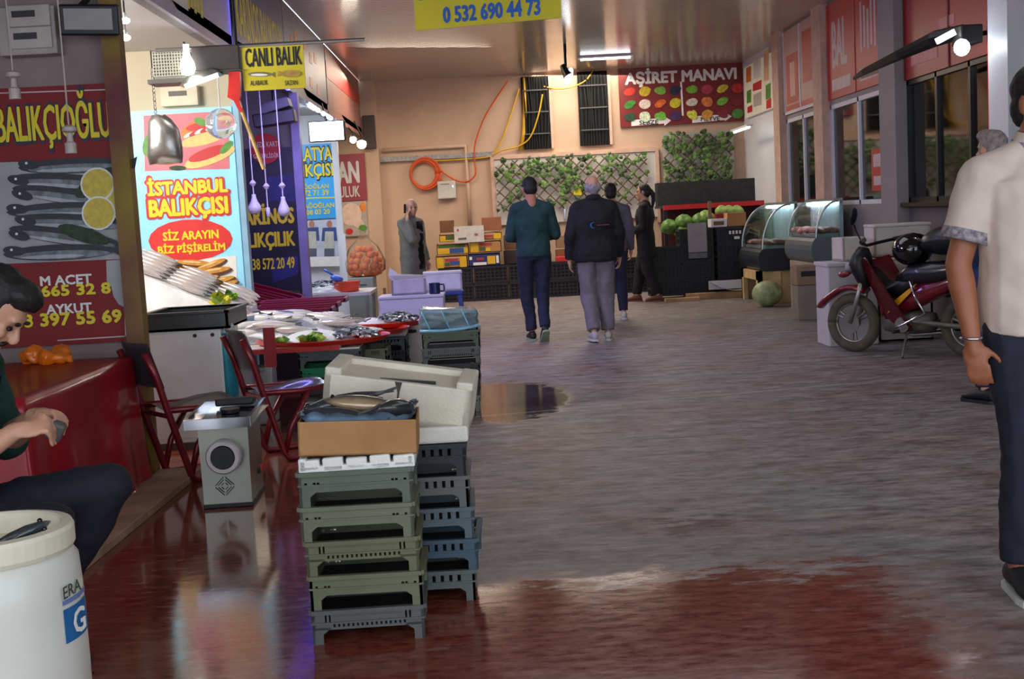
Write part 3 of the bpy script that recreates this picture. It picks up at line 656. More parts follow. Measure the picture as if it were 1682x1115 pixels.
MB().cone((0, 0, .05), (-.03, 0, .3), .006, n=6).build('cord', BLACKM, t)
# metal scoop on a chain
t = T('hanging_scale', 'dented metal scale pan hanging on a chain before the lightbox sign', 'scale', A(273, 275, 9.0))
k = 9.0/2000
mb = MB(); f = lambda x, y: Vector(((x-273)*k, 0, (275-y)*k))
rings = []
for x0, x1, y, d in ((246, 300, 268, .05), (244, 302, 255, .08), (246, 302, 235, .085), (248, 298, 215, .07), (250, 288, 200, .05), (256, 278, 192, .02)):
    c0, c1 = f(x0, y), f(x1, y); cc = (c0+c1)/2; w = (c1.x-c0.x)/2
    rings.append([cc+Vector((w*cos(a), d*sin(a), .01*sin(3*a))) for a in [2*pi*i/16 for i in range(16)]])
mb.loft(rings); mb.build('pan', M('dented_steel', (176, 172, 166), .3, m=.85, ns=6, amt=.2, bump=.5, bs=9), t, smooth=True)
mb = MB(); z0 = f(262, 192).z
for i in range(12): mb.tube([Vector((-.045, 0, z0+.03*i))+Vector((.008*cos(a), .004*sin(a)*(i % 2), .018*sin(a))) for a in [2*pi*j/8 for j in range(9)]], .003, 5)
mb.build('chain', CHROME, t)
mb = MB(); mb.cone((-.045, 0, z0+.34), (-.045, 0, zr-t.location.z), .004, n=6); mb.build('hook', BLACKM, t)
# water bag
t = T('water_bag', 'clear round water filled bag hanging at the corner of the lightbox sign', 'water bag', A(363, 203, 9.0))
wb = bpy.data.materials.new('clear_water'); wb.use_nodes = True; wb.node_tree.nodes['Principled BSDF'].inputs['Transmission Weight'].default_value = .85
wb.node_tree.nodes['Principled BSDF'].inputs['Roughness'].default_value = .12; wb.node_tree.nodes['Principled BSDF'].inputs['IOR'].default_value = 1.2; wb.node_tree.nodes['Principled BSDF'].inputs['Base Color'].default_value = (.86, .92, .98, 1)
nz = wb.node_tree.nodes.new('ShaderNodeTexNoise'); nz.inputs[2].default_value = 9; bp = wb.node_tree.nodes.new('ShaderNodeBump'); bp.inputs['Strength'].default_value = .5
wb.node_tree.links.new(nz.outputs[0], bp.inputs['Height']); wb.node_tree.links.new(bp.outputs[0], wb.node_tree.nodes['Principled BSDF'].inputs['Normal'])
MB().ell((0, 0, 0), (.113, .1, .11), None, 24, 16).build('bag', wb, t, smooth=True)
MB().cone((0, 0, .1), (0, 0, zr-t.location.z), .005, n=6).build('cord', M('pale_cord', (200, 200, 196), .6), t)
# red brush with a wooden handle
t = T('broom', 'red broom head on a slanted wooden handle hanging beside the live fish sign', 'broom', A(389, 120, 9.0))
k = 9.0/2000; f = lambda x, y: Vector(((x-389)*k, 0, (120-y)*k))
MB().loft([[f(x, y)+Vector((dx, dy, 0)) for dx, dy in ((-w, -.025), (w, -.025), (w, .025), (-w, .025))] for x, y, w in ((386, 118, .04), (385, 135, .042), (382, 158, .045), (386, 164, .02), (392, 182, .012))]).build('broom_head', M('red_plastic', (214, 40, 30), .4), t)
MB().cone(f(391, 176), f(421, 275), .014).build('handle', M('wood_handle', (214, 180, 110), .6, ns=20), t)
# pale square boxes on the cream partition
for px0, py0, px1, py1, lb in ((266, 140, 325, 176, 'cream fuse box on the partition above the lightbox sign'),):
    a, b = A(px0, py1, 10.15), A(px1, py0, 10.15)
    t = T('fuse_box', lb, 'fuse box', (a.x, 10.2, a.z)); MB().bb(0, b.x-a.x, -.08, 0, 0, b.z-a.z, .008).build('case', M('cream_plastic', (222, 208, 180), .5), t)
    MB().bb(.07, b.x-a.x-.09, -.084, -.08, .08, .12).build('slot', M('dark_slot', (90, 84, 74), .5), t)
# three white pendants in the violet stall
for px, py, rad, lb in ((419, 352, .068, 'leftmost white pendant lamp before the navy banner'), (441, 357, .022, 'slim white pendant bulb between the two round pendant lamps'), (467, 356, .06, 'rightmost white pendant lamp before the navy banner')):
    t = T('pendant_lamp', lb, 'lamp', A(px, py, 12.3), 0, 'white pendants of the violet stall')
    if rad > .03: MB().lathe([(0, 0), (rad*.7, .01), (rad, .05), (rad*.95, .08), (.035, .13), (.022, .17), (.02, .2)], 18).build('lamp_bulb', WHITE_, t, smooth=True)
    else: MB().lathe([(0, 0), (.018, .01), (.022, .06), (.018, .1)], 12).build('lamp_bulb', WHITE_, t, smooth=True)
    MB().cone((0, 0, .1), (0, 0, 2.86-t.location.z), .006, n=6).build('cord', WHITE_, t)
    MB().lathe([(.012, .28), (.035, .31), (.012, .34)], 10).build('ceiling_cup', WHITE_, t)
t = T('projector_box', 'dark lamp housing under the stall ceiling above the red disc', 'lamp', A(452, 195, 12.6))
MB().box((.0, 0, 0), (.42, .2, .13), (0, R(-6), 0), .01).build('housing', BLACK, t)
MB().box((.02, -.02, .12), (.3, .25, .1), (0, R(-14), 0), .01).build('hood', M('case_slate', (74, 74, 84), .5), t)
MB().cone((0, 0, .1), (0, 0, 2.86-t.location.z), .02).build('hanger', BLACK, t)
# left wall: meter cabinet, dark flood lamp, two unlit pendants
a, b = A(8, 95, 6.95), A(95, 12, 6.95)
t = T('meter_cabinet', 'white meter cabinet with two dark slots above the dark red sign', 'electric cabinet', (a.x, 7.0, a.z)); w, h = b.x-a.x, b.z-a.z
MB().bb(0, w, -.12, 0, 0, h, .006).build('case', M('cabinet_dirty_white', (176, 164, 158), .6), t)
for z in (.12, .58): MB().bb(.06, w-.02, -.135, -.12, z*h, z*h+.115, .005).build('door', M('cabinet_door', (190, 178, 172), .5), t); MB().bb(.09, w-.1, -.139, -.135, z*h+.05, z*h+.085).build('slot', M('dark_slot2', (52, 48, 50), .5), t)
a = A(148, 33, 6.8)
t = T('flood_lamp', 'switched off black framed flood lamp beside the meter cabinet', 'lamp', a)
MB().box((0, 0, 0), (.32, .06, .165), (R(8), R(3), 0), .012).build('housing', BLACK, t)
MB().box((0, -.032, 0), (.26, .006, .11), (R(8), R(3), 0)).build('lamp_glass', M('dull_lamp_glass', (120, 110, 108), .2), t)
MB().tube([(-.05, .02, .08), (0, .1, .16), (.06, .18, .1)], .018).build('bracket', BLACK, t)
for px, py, lb in ((25, 163, 'unlit white pendant lamp at the left edge before the dark red sign'), (117, 252, 'unlit white pendant lamp hanging over the lettering of the dark red sign')):
    t = T('pendant_lamp', lb, 'lamp', A(px, py, 6.2), 0)
    MB().lathe([(.0, 0), (.028, .0), (.028, .05), (.016, .06), (.014, .1), (.036, .11), (.034, .13), (.012, .14)], 14).build('socket', M('old_white', (196, 180, 174), .5), t, smooth=False)
    MB().cone((0, 0, .13), (0, 0, 2.86-t.location.z), .004, n=6).build('cord', M('old_white', (196, 180, 174)), t)
for px, py, lb in ((206, 34, 'upper of two small glaring bulbs beside the striped post'), (207, 62, 'lower of two small glaring bulbs beside the striped post')):
    t = T('small_bulb', lb, 'light bulb', A(px, py, 8.0)); MB().ell((0, 0, 0), (.03, .02, .02)).build('bulb', M('lit_small', (240, 250, 250), .3, e=14), t)
    MB().cone((0, 0, .015), (0, 0, .05), .012).build('socket', WHITE_, t); MB().cone((0, 0, .05), (0, 0, 2.86-t.location.z), .003, n=6).build('cord', BLACKM, t)

# ================================================================ BACK WALL FITTINGS
YW = YB-.02
def run(name, label, cat, pts, r, mat, Y=YW, n=8):
    t = T(name, label, cat, A(pts[0][0], pts[0][1], Y)); mb = MB(); mb.tube([A(x, y, Y)-t.location for x, y in pts], r, n); mb.build(name.split('_')[-1], mat, t, smooth=True); return t
def smooth_pts(p, n=8):
    out = []
    for i in range(len(p)-1):
        p0, p1, p2, p3 = p[max(i-1, 0)], p[i], p[i+1], p[min(i+2, len(p)-1)]
        for k in range(n):
            t = k/n; out.append(tuple(.5*((2*p1[j])+(-p0[j]+p2[j])*t+(2*p0[j]-5*p1[j]+4*p2[j]-p3[j])*t*t+(-p0[j]+3*p1[j]-3*p2[j]+p3[j])*t**3) for j in (0, 1)))
    return out+[p[-1]]
ORH = M('orange_hose', (206, 84, 36), .5); YEC = M('yellow_cable', (206, 160, 30), .5)
t = T('cable_tray', 'perforated metal cable tray along the tan back wall', 'cable tray', A(601, 264, YW), 0)
p0, p1 = A(601, 265, YW), A(811, 258, YW); MB().bb(0, p1.x-p0.x, -.06, .0, -.04, .04).build('tray', M('galvanised', (150, 146, 140), .5, m=.6, ns=30, amt=.3), t)
run('thin_pipe', 'thin pipe above the cable tray that turns down the tan wall', 'pipe', [(628, 247), (700, 243), (764, 240), (768, 300), (772, 372)], .035, TAN, YW-.03)
t = T('hose_coil', 'coil of orange hose hanging on the tan wall', 'hose', A(697, 286, YW-.06)); mb = MB(); c0 = A(697, 286, YW-.06)
for i in range(6): 
    ro = .205+.011*i; mb.tube([(ro*cos(a)+.006*i-.01, -.01*(i % 3), ro*sin(a)*1.02+.008*(i % 2)) for a in [2*pi*j/28 for j in range(29)]], .016, 6)
mb.build('coil', ORH, t, smooth=True)
run('orange_cable', 'long thin orange cable looping down the tan wall from the ceiling', 'cable', smooth_pts([(834, 133), (800, 185), (782, 230), (779, 260), (781, 285), (770, 297), (752, 297), (733, 287), (720, 275)]), .015, ORH, YW-.07, 6)
run('yellow_cable', 'yellow cable rising to the left cable shaft in the longest loop', 'cable', smooth_pts([(853, 145), (840, 185), (826, 225), (812, 250), (800, 258), (740, 263), (718, 264), (714, 268), (726, 296)]), .014, YEC, YW-.05, 6)
run('yellow_cable', 'yellow cable hanging in a loop across the left dark shaft', 'cable', smooth_pts([(891, 155), (884, 190), (871, 225), (852, 240), (825, 247), (812, 253)]), .014, YEC, YW-.1, 6)
run('yellow_cable', 'straight bundle of yellow cables down the left edge of the left dark shaft', 'cable', [(861, 128), (862, 180), (860, 220), (855, 247)], .035, YEC, YW-.05, 8)
run('yellow_cable', 'yellow cable strung between the two dark shafts near the ceiling', 'cable', smooth_pts([(893, 142), (915, 146), (940, 143), (962, 132), (974, 116)]), .012, YEC, YW-.08, 6)
for px0, py0, px1, py1, lb in ((861, 125, 900, 246, 'left dark cable shaft on the back wall'), (953, 112, 996, 240, 'right dark cable shaft on the back wall beside the greengrocer sign')):
    a, b = A(px0, py1, YW), A(px1, py0, YW); w, h = b.x-a.x, min(b.z, ZC-.02)-a.z
    t = T('cable_shaft', lb, 'cable shaft', (a.x, YB-.03, a.z)); mb = MB(); mb.bb(0, w, -.03, -.005, 0, h); mb.build('panel', M('shaft_dark', (18, 17, 18), .9, ns=20, amt=.4), t)
    MB().bb(w, w+.045, -.05, 0, 0, h).build('edge_strip', M('peach_column', (206, 172, 150)), t)
    for i in range(9): MB().tube([(w*(.08+.1*i), -.05-.012*(i % 3), h), (w*(.1+.1*i)+.03*sin(i), -.07, h*.55), (w*(.1+.095*i), -.05, 0)], .016, 6).build('cable', M('cable_black', (14, 13, 14), .8), t)
    for z in (.2, .5, .8): MB().bb(.02, w-.02, -.1, -.085, h*z, h*z+.02).build('clip', M('clip_dark', (80, 80, 82), .6), t)
a, b = A(720, 327, YW), A(748, 297, YW)
t = T('junction_box', 'pale grey junction box below the orange hose coil', 'junction box', (a.x, YB, a.z)); MB().bb(0, b.x-a.x, -.12, 0, 0, b.z-a.z, .01).build('case', M('box_grey', (196, 194, 184), .5), t)
MB().bb(.05, .2, -.124, -.12, .24, .25).build('slot', M('dark_slot', (90, 84, 74)), t); MB().bb(.25, .27, -.13, -.12, .18, .22).build('latch', CHROME, t)
# white panels with ivy
def ivy(name, label, x0, x1, z0, z1, Y, dens, seed, fade=None):
    random.seed(seed); t = T(name, label, 'ivy trellis', ((x0+x1)/2, Y, z0)); w, h = x1-x0, z1-z0
    mb = MB(); st = .19; n = int((w+h)/st)+1
    for i in range(n):
        for sgn in (1, -1):
            u = -w/2-h+i*st if sgn > 0 else -w/2+i*st
            pa, pb = (u, 0), (u+sgn*h, h)
            if sgn > 0:
                if pa[0] < -w/2: pa = (-w/2, -w/2-u)
                if pb[0] > w/2: pb = (w/2, w/2-u)
            else:
                if pa[0] > w/2: pa = (w/2, u-w/2)
                if pb[0] < -w/2: pb = (-w/2, u+w/2)
            if pa[1] < h and pb[1] > pa[1]: mb.cone((pa[0], -.012*sgn, pa[1]), (pb[0], -.012*sgn, pb[1]), .012, n=5)
    mb.build('lattice', M('lattice_brown', (112, 92, 72), .8), t)
    mb = MB(); ms = [M('ivy_a', (74, 104, 52), .6, ns=9, amt=.4), M('ivy_b', (98, 132, 62), .6, ns=9, amt=.3), M('ivy_c', (56, 76, 44), .6, ns=9, amt=.4)]
    for i in range(int(w*h*dens)):
        x, z = random.uniform(-w/2, w/2), random.uniform(-.02, h+.04)
        if fade and random.random() > fade(x/w+.5, z/h): continue
        r_ = random.uniform(.035, .065); a = random.uniform(-2.6, -.5); tl = random.uniform(-.5, .5)
        q = []
        for dx, dz in ((0, -1), (.55, -.5), (.8, .25), (.4, .75), (0, .55), (-.4, .75), (-.8, .25), (-.55, -.5)):
            X_, Z_ = dx*r_, dz*r_; q.append(Vector((x+X_*cos(a)-Z_*sin(a), -.05-random.random()*.03+tl*X_, z+X_*sin(a)+Z_*cos(a))))
        mb.mat(ms[i % 3]); vs = [mb.bm.verts.new(p) for p in q]
        c = mb.bm.verts.new(sum(q, Vector())/8+Vector((0, -.015, 0)))
        for j in range(8): mb.bm.faces.new((vs[j], vs[(j+1) % 8], c))
    mb.build('foliage', None, t); return t
a, b = A(817, 370, YB-.08), A(1076, 248, YB-.08); PX0, PX1, PZ0, PZ1 = a.x, b.x, a.z, b.z
t = T('hinged_panel', 'large white hinged panel behind the walking men', 'panel', ((PX0+PX1)/2, YB, PZ0)); w, h = PX1-PX0, PZ1-PZ0
MB().bb(-w/2, w/2, -.06, 0, 0, h).build('board', M('panel_white', (206, 202, 192), .6, ns=1, amt=.04), t)
MB().bb(-w/2-.06, -w/2, -.09, 0, -.1, h+.05).bb(w/2, w/2+.06, -.09, 0, -.1, h+.05).bb(-w/2, w/2, -.09, 0, h, h+.07).build('frame', M('peach_column', (206, 172, 150)), t)
hx = A(928, 351, YB-.1); MB().bb(hx.x-t.location.x-.02, hx.x-t.location.x+.02, -.1, -.06, hx.z-PZ0-.1, hx.z-PZ0+.12, .01).build('handle', CHROME, t)
ivy('ivy_trellis', 'ivy covered lattice on the white panel behind the walking men', PX0+.02, PX1-.15, PZ0+.22, PZ1-.03, YB-.14, 150, 3, lambda u, v: (.95 if v > .3+.3*abs(u-.6) else .3))
a, b = A(1092, 330, YB-.03), A(1275, 214, YB-.03)
MB_ = T('backing_panel', 'pale wall panel behind the right hand ivy', 'panel', ((a.x+4.25)/2, YB-.035, 1.2)); MB().bb(-(4.25-a.x)/2, (4.25-a.x)/2, -.03, 0, 0, b.z-1.2+.05).build('board', M('panel_grey', (180, 176, 168), .7, ns=1), MB_)
ivy('ivy_trellis', 'darker ivy lattice in the back right corner above the vegetable stand', a.x, 4.2, 1.45, b.z, YB-.13, 190, 5)
c_ = A(980, 205, YB-.05); t = T('yellow_tag', 'yellow tag among the ivy leaves on the white panel', 'tag', A(949, 312, YB-.17)); MB().box((0, 0, 0), (.14, .012, .17), (0, .1, 0)).build('tag_sheet', M('tag_yellow', (216, 196, 30), .5), t)
# ================================================================ FOREGROUND
# ---- barrel
t = T('barrel', 'white plastic barrel with its top open at the lower left corner', 'barrel', (-1.275, 2.97, 0))
BW = M('barrel_white', (214, 212, 200), .38, ns=3, amt=.06, coat=.2)
MB().lathe([(.19, 0), (.2, .015), (.209, .08), (.212, .3), (.211, .5), (.207, .575), (.19, .6), (.18, .61), (.17, .61), (.172, .58), (.194, .55), (.198, .48), (.198, .1), (.19, .04), (.0, .04)], 48).build('body', BW, t, smooth=True)
MB().lathe([(.176, .6), (.196, .6), (.203, .612), (.203, .652), (.198, .662), (.176, .665), (.17, .66), (.168, .61)], 48).build('rim_collar', M('collar_cream', (222, 214, 190), .4, ns=4), t, smooth=False)
MB().lathe([(0, .602), (.169, .602), (.169, .606), (0, .606)], 32).build('inner_lid', M('inner_white', (226, 226, 222), .35), t)
ang = R(-100)
hx, hy = .212*cos(ang), .212*sin(ang)
mb = MB(); mb.box((hx, hy, .44), (.15, .05, .07), (0, 0, ang+pi/2), .018); mb.build('handle_boss', BW, t)
MB().box((hx*1.1, hy*1.1, .46), (.10, .012, .018), (0, 0, ang+pi/2), .004).build('handle_slot', M('slot_brown', (120, 104, 76), .7), t)
lb = M('label_blue', (56, 140, 206), .5)
def wrap(a0, a1, z0, z1, r, name, mat):
    MB().sheet(lambda u, v: Vector((r*cos(a0+(a1-a0)*u), r*sin(a0+(a1-a0)*u), z0+(z1-z0)*v)), 8, 1, .0015).build(name, mat, t)
wrap(R(-22), R(14), .385, .47, .2135, 'label', lb); wrap(R(-22), R(14), .48, .492, .2135, 'label_band', M('label_pale', (150, 170, 220), .5))
a = R(-9); e = T('label_mark', None, None); e.parent = t; e.location = (.2155*cos(a), .2155*sin(a), .185); e.rotation_euler = (0, 0, a+pi/2)
txt(e, 'ERA', -.012, .328, .085, .03, M('label_green_black', (60, 76, 60), .5), 0, .001, .0); txt(e, 'G', .01, .242, .055, .06, WHP, 0, .001, .02)

# ---- fish (used all over)
def fish_mat(name, back, side, belly):
    if name in MC: return MC[name]
    mt = bpy.data.materials.new(name); mt.use_nodes = True; MC[name] = mt; nt = mt.node_tree; N = nt.nodes; K = nt.links; p = N['Principled BSDF']
    tc = N.new('ShaderNodeTexCoord'); sp = N.new('ShaderNodeSeparateXYZ'); K.new(tc.outputs['Generated'], sp.inputs[0])
    nz = N.new('ShaderNodeTexNoise'); nz.inputs['Scale'].default_value = 40; K.new(tc.outputs['Object'], nz.inputs[0])
    ad = N.new('ShaderNodeMath'); ad.operation = 'MULTIPLY_ADD'; ad.inputs[1].default_value = .3; K.new(nz.outputs[0], ad.inputs[0]); K.new(sp.outputs[2], ad.inputs[2])
    rp = N.new('ShaderNodeValToRGB'); el = rp.color_ramp.elements; el[0].position = .3; el[0].color = L3(belly); el[1].position = .85; el[1].color = L3(back); m = el.new(.6); m.color = L3(side)
    K.new(ad.outputs[0], rp.inputs[0]); K.new(rp.outputs[0], p.inputs['Base Color']); p.inputs['Roughness'].default_value = .22; p.inputs['Coat Weight'].default_value = .4; p.inputs['Metallic'].default_value = .25
    return mt
F_DARK = fish_mat('fish_dark', (58, 64, 68), (138, 138, 130), (222, 206, 180))
F_SILV = fish_mat('fish_silver', (120, 132, 150), (206, 212, 222), (240, 238, 236))
F_PALE = fish_mat('fish_pale', (200, 190, 186), (236, 230, 226), (244, 240, 236))
def fish_parts(root, L, hgt, mat, fin=None, det=True):
    prof = [(.5, .06), (.46, .3), (.38, .62), (.24, .92), (.06, 1), (-.12, .84), (-.26, .52), (-.36, .26), (-.42, .2)]
    mb = MB(); mb.loft([[Vector((x*L, .34*hgt*w*cos(a), .5*hgt*w*sin(a))) for a in [2*pi*i/12 for i in range(12)]] for x, w in prof]); mb.build('body', mat, root, smooth=True)
    fm = fin or M('fin_grey', (86, 88, 86), .4, ns=30, amt=.3)
    MB().poly([(-.41*L, -.004, .1*hgt), (-.55*L, -.004, .55*hgt), (-.5*L, -.004, 0), (-.55*L, -.004, -.55*hgt), (-.41*L, -.004, -.1*hgt)], (0, .008, 0)).build('tail', fm, root)
    if det:
        MB().poly([(.15*L, -.003, .44*hgt), (0, -.003, .72*hgt), (-.14*L, -.003, .62*hgt), (-.2*L, -.003, .3*hgt)], (0, .006, 0)).build('dorsal_fin', fm, root)
        for sy in (1, -1): MB().ell((.4*L, sy*.2*hgt, .08*hgt), (.05*hgt+.004,)*3, None, 8, 6).build('eye', M('fish_eye', (20, 20, 20), .1), root)
def fish(label, loc, rot, L=.3, h=.08, mat=None, group=None, det=True):
    t = T('fish', label, 'fish', loc, 0, group, rot); fish_parts(t, L, h, mat or F_SILV, None, det); return t
fish('dark fish poking out of the white barrel opening', (-1.20, 2.90, .64), (R(60), R(-20), R(30)), .22, .06, F_DARK)

# ---- wooden plank
pA, pB = G(137, 942), G(324, 786)
MB_ = MB(); MB_.box((0, 0, .02), (.24, 3.4, .04), None, .004); pk = MB_.build('plank', M('plank_wood', (170, 138, 112), .7, ns=4, amt=.3, bump=.2, bs=14), None, (pA.x-.14+.02, 5.15, 0), R(-1.2)); tag(pk, 'long wooden plank on the wet floor beside the red clothed table', 'plank')
# ---- table under a red plastic cloth
t = T('table', 'table mostly hidden under the red plastic cloth', 'table', (-2.62, 5.85, 0))
MB().bb(-.55, .62, -.75, .72, .67, .70).build('tabletop', WOOD, t)
for x in (-.5, .57):
    for y in (-.7, .67): MB().bb(x-.025, x+.025, y-.025, y+.025, 0, .67).build('leg', STEEL, t)
def cloth(u, v):
    # u around the open edge (near, right, far), v from the top centre outwards and down
    x0, x1, y0, y1 = -3.2, -1.965, 5.04, 6.6
    per = [(x0, y0), (x1, y0), (x1, y1), (x0, y1)]; ls = [x1-x0, y1-y0, x1-x0]; d = u*sum(ls); i = 0
    while i < 2 and d > ls[i]: d -= ls[i]; i += 1
    a, b = Vector((*per[i], 0)), Vector((*per[i+1], 0)); e = a+(b-a)*(d/ls[i]); c = Vector((-2.7, 5.82, 0))
    if v < .5: p = c+(e-c)*(v/.5); p.z = .715+.004*noise.noise(p*5); return p
    k = (v-.5)/.5; n = (e-c); n.z = 0; n.normalize(); wav = .5+.5*sin(u*46+1.2*sin(u*19)); 
    p = e+n*(.008+.03*k*k+.035*k*wav); p.z = .715-.69*k-.01*sin(u*30)*k
    return p
mb = MB(); mb.sheet(cloth, 160, 24, .003); o = mb.build('tablecloth', M('red_plastic_cloth', (212, 42, 56), .28, ns=2, amt=.1, coat=.4), None, None, 0, True); tag(o, 'red plastic tablecloth draped over the table behind the seated man', 'tablecloth')
t = None
me = MB(); random.seed(11)
for i in range(9): me.ell((random.uniform(-.2, .2), random.uniform(-.12, .12), random.uniform(.05, .1)), (random.uniform(.09, .15), random.uniform(.08, .13), random.uniform(.05, .09)), (random.random(), random.random(), random.random()))
me.ell((.28, 0, .05), (.1, .05, .045), (0, .4, 0))
me2 = remesh(me, .012, 3, .03, 9); o = mobj('plastic_bag', me2, M('orange_bag', (232, 116, 16), .35, ns=6, amt=.15, coat=.3)); gb = G(66, 597, .715); o.scale = (.47, .5, .55); o.location = (gb.x, gb.y, .712); tag(o, 'crumpled orange plastic bag lying on the red tablecloth', 'bag')

# ---- chairs
RM = M('red_tube', (122, 20, 32), .35, m=.2, coat=.3); CG = M('chair_grey', (86, 84, 92), .3, ns=6, amt=.1, coat=.3)
def chair(label, loc, rz, seatm):
    t = T('school_chair', label, 'chair', loc, rz)       # local +x is the way it faces
    w = .19
    MB().sheet(lambda u, v: Vector((-.2+.42*u, -w+2*w*v, .43+.012*cos(pi*(v-.5)*2)-.015*cos(pi*(u-.3)*1.6))), 10, 8, .022).build('seat', seatm, t, smooth=True)
    MB().sheet(lambda u, v: Vector((-.215-.075*u+.025*(1-(2*v-1)**2)*-1+.02, -w+2*w*v, .54+.25*u)), 8, 10, .03).build('backrest', CG, t, smooth=True)
    for sy in (-1, 1):
        y = sy*(w-.015)
        MB().tube([(-.285, y, .74), (-.23, y, .6), (-.19, y, .44), (-.08, y, .05), (-.06, y, .02), (-.02, y, .014), (.14, y, .014), (.19, y, .02)], .02, 8).build('side_frame', RM, t, smooth=True)
        MB().tube([(-.19, y, .418), (.05, y, .405), (.2, y, .415)], .018, 8).build('seat_rail', RM, t, smooth=True)
        MB().tube([(.1, y, .41), (-.03, y, .2), (-.075, y, .05)], .018, 8).build('brace', RM, t, smooth=True)
    MB().cone((.14, -w+.015, .018), (.14, w-.015, .018), .013).cone((-.17, -w+.015, .38), (-.17, w-.015, .38), .013).build('cross_bar', RM, t)
    return t
c1 = chair('grey school chair with red frame in front of the white cabinet', (-1.74, 6.78, 0), R(38), M('seat_grey', (80, 78, 84), .3, coat=.3))
c2 = chair('grey school chair with red frame and shiny seat right of the meat grinder', (-1.28, 7.26, 0), R(30), M('seat_shiny', (150, 154, 164), .12, m=.6, coat=.4))
# ---- white cabinet + tray, teal bag
t = T('cabinet', 'greyish white cabinet standing behind the left school chair', 'cabinet', (-1.96, 7.95, 0), R(1))
CW = M('cabinet_white', (228, 226, 222), .45, ns=3, amt=.05)
MB().bb(-.24, .24, -.28, .3, .04, .755, .008).build('body', CW, t); MB().bb(-.22, .22, -.26, .28, 0, .04).build('plinth', M('plinth_rust', (92, 72, 60), .8, ns=12, amt=.4), t)
MB().bb(-.225, .225, -.29, -.28, .07, .74, .004).build('door', M('cabinet_door_w', (220, 218, 216), .4, ns=3), t)
for x in (.08, .19): MB().cone((x, -.3, .72), (x, -.28, .72), .012).build('screw', BLACK, t)
t = T('metal_sink', 'dark grey rectangular metal tub resting on top of the white cabinet', 'tub', (-1.94, 7.95, .755))
mb = MB(); TG = M('tub_grey', (66, 70, 70), .4, m=.3, ns=4)
mb.bb(-.26, .28, -.3, -.285, 0, .115).bb(-.26, .28, .285, .3, 0, .115).bb(-.26, -.245, -.3, .3, 0, .115).bb(.265, .28, -.3, .3, 0, .115).bb(-.26, .28, -.3, .3, 0, .015)
mb.bb(-.275, .295, -.32, -.285, .1, .118, .004).bb(-.275, .295, .285, .32, .1, .118, .004).bb(-.275, -.24, -.32, .32, .1, .118, .004).bb(.26, .295, -.32, .32, .1, .118, .004); mb.build('tub', TG, t)
a = A(374, 600, 7.75); t = T('teal_bag', 'teal plastic bag hanging beside the white cabinet', 'bag', (a.x, 7.75, 0))
MB().loft([[Vector((w*cos(an)*(1+.1*sin(5*an)), .07*sin(an), z)) for an in [2*pi*i/18 for i in range(18)]] for z, w in ((.24, .02), (.26, .05), (.4, .055), (.55, .046), (.66, .04), (.72, .03))]).build('bag', M('teal_plastic', (20, 130, 150), .35, ns=8, amt=.25, bump=.4, bs=18), t, smooth=True)
me = MB(); [me.ell((random.uniform(-.03, .03), 0, .76+random.uniform(-.02, .03)), (.04, .04, .035)) for i in range(4)]
me.build('crumpled_paper', M('crumpled_white', (206, 206, 210), .6, bump=.6, bs=30), t, smooth=True)
# ---- meat grinder
t = T('meat_grinder', 'stainless steel meat grinder standing on the wet floor before the chairs', 'meat grinder', (-1.365, 6.14, 0), R(2))
GS = M('grinder_steel', (160, 160, 148), .32, m=1, ns=3, amt=.12, bump=.06)
MB().loft([[(-.118, -.19, 0), (.118, -.19, 0), (.118, .2, 0), (-.118, .2, 0)], [(-.118, -.19, .05), (.118, -.19, .05), (.118, .2, .05), (-.118, .2, .05)], [(-.122, -.19, .4), (.122, -.19, .4), (.122, .2, .4), (-.122, .2, .4)]]).build('housing', GS, t)
MB().loft([[(-.105, -.17, .39), (.105, -.17, .39), (.105, .18, .39), (-.105, .18, .39)], [(-.14, -.25, .425), (.14, -.25, .425), (.17, .24, .44), (-.17, .24, .44)]]).build('tray_base', GS, t)
mb = MB(); mb.bb(-.17, .15, -.27, -.255, .41, .46).bb(-.17, .15, .25, .265, .425, .475).box((-.165, 0, .445), (.014, .53, .05), (R(1.7), 0, 0)).box((.145, 0, .445), (.014, .53, .05), (R(1.7), 0, 0)).box((-.01, 0, .43), (.31, .52, .012), (R(1.7), 0, 0)); mb.build('tray', CHROME, t)
MB().lathe([(.045, .44), (.05, .46), (.0, .461)], 20, (0, .05, 0)).build('feed_hole', BLACK, t)
MB().box((0, .2, .475), (.2, .05, .04), (0, 0, .1), .01).build('pusher', BLACK, t)
mb = MB(); 
mb.loft([[Vector((r*cos(a), y, .262+r*sin(a))) for a in [2*pi*i/28 for i in range(28)]] for r, y in ((.085, -.19), (.086, -.235), (.078, -.245), (.06, -.245), (.058, -.2))]); mb.build('outlet_ring', M('ring_steel', (196, 188, 186), .5, m=.2), t, smooth=False)
MB().cone((0, -.2465, .262), (0, -.19, .262), .056).build('outlet', BLACK, t)
mb = MB()
for rr in (.05, .036, .02):
    for sx in (-1, 1):
        for sz in (-1, 1): mb.box((-.01+sx*rr/2, -.193, .11+sz*rr/2), (rr*1.42-.012, .004, .004), (0, R(45)*sx*sz, 0))
mb.build('vent_slots', BLACK, t)
MB().box((.124, .12, .13), (.01, .04, .03), None, .003).build('switch_button', M('switch_red', (206, 60, 30), .4), t); MB().box((.124, .05, .13), (.01, .03, .03), None, .003).build('switch_plate', BLACK, t)
MB().bb(-.122, .122, -.194, .204, 0, .022, .004).build('base_strip', BLACK, t)

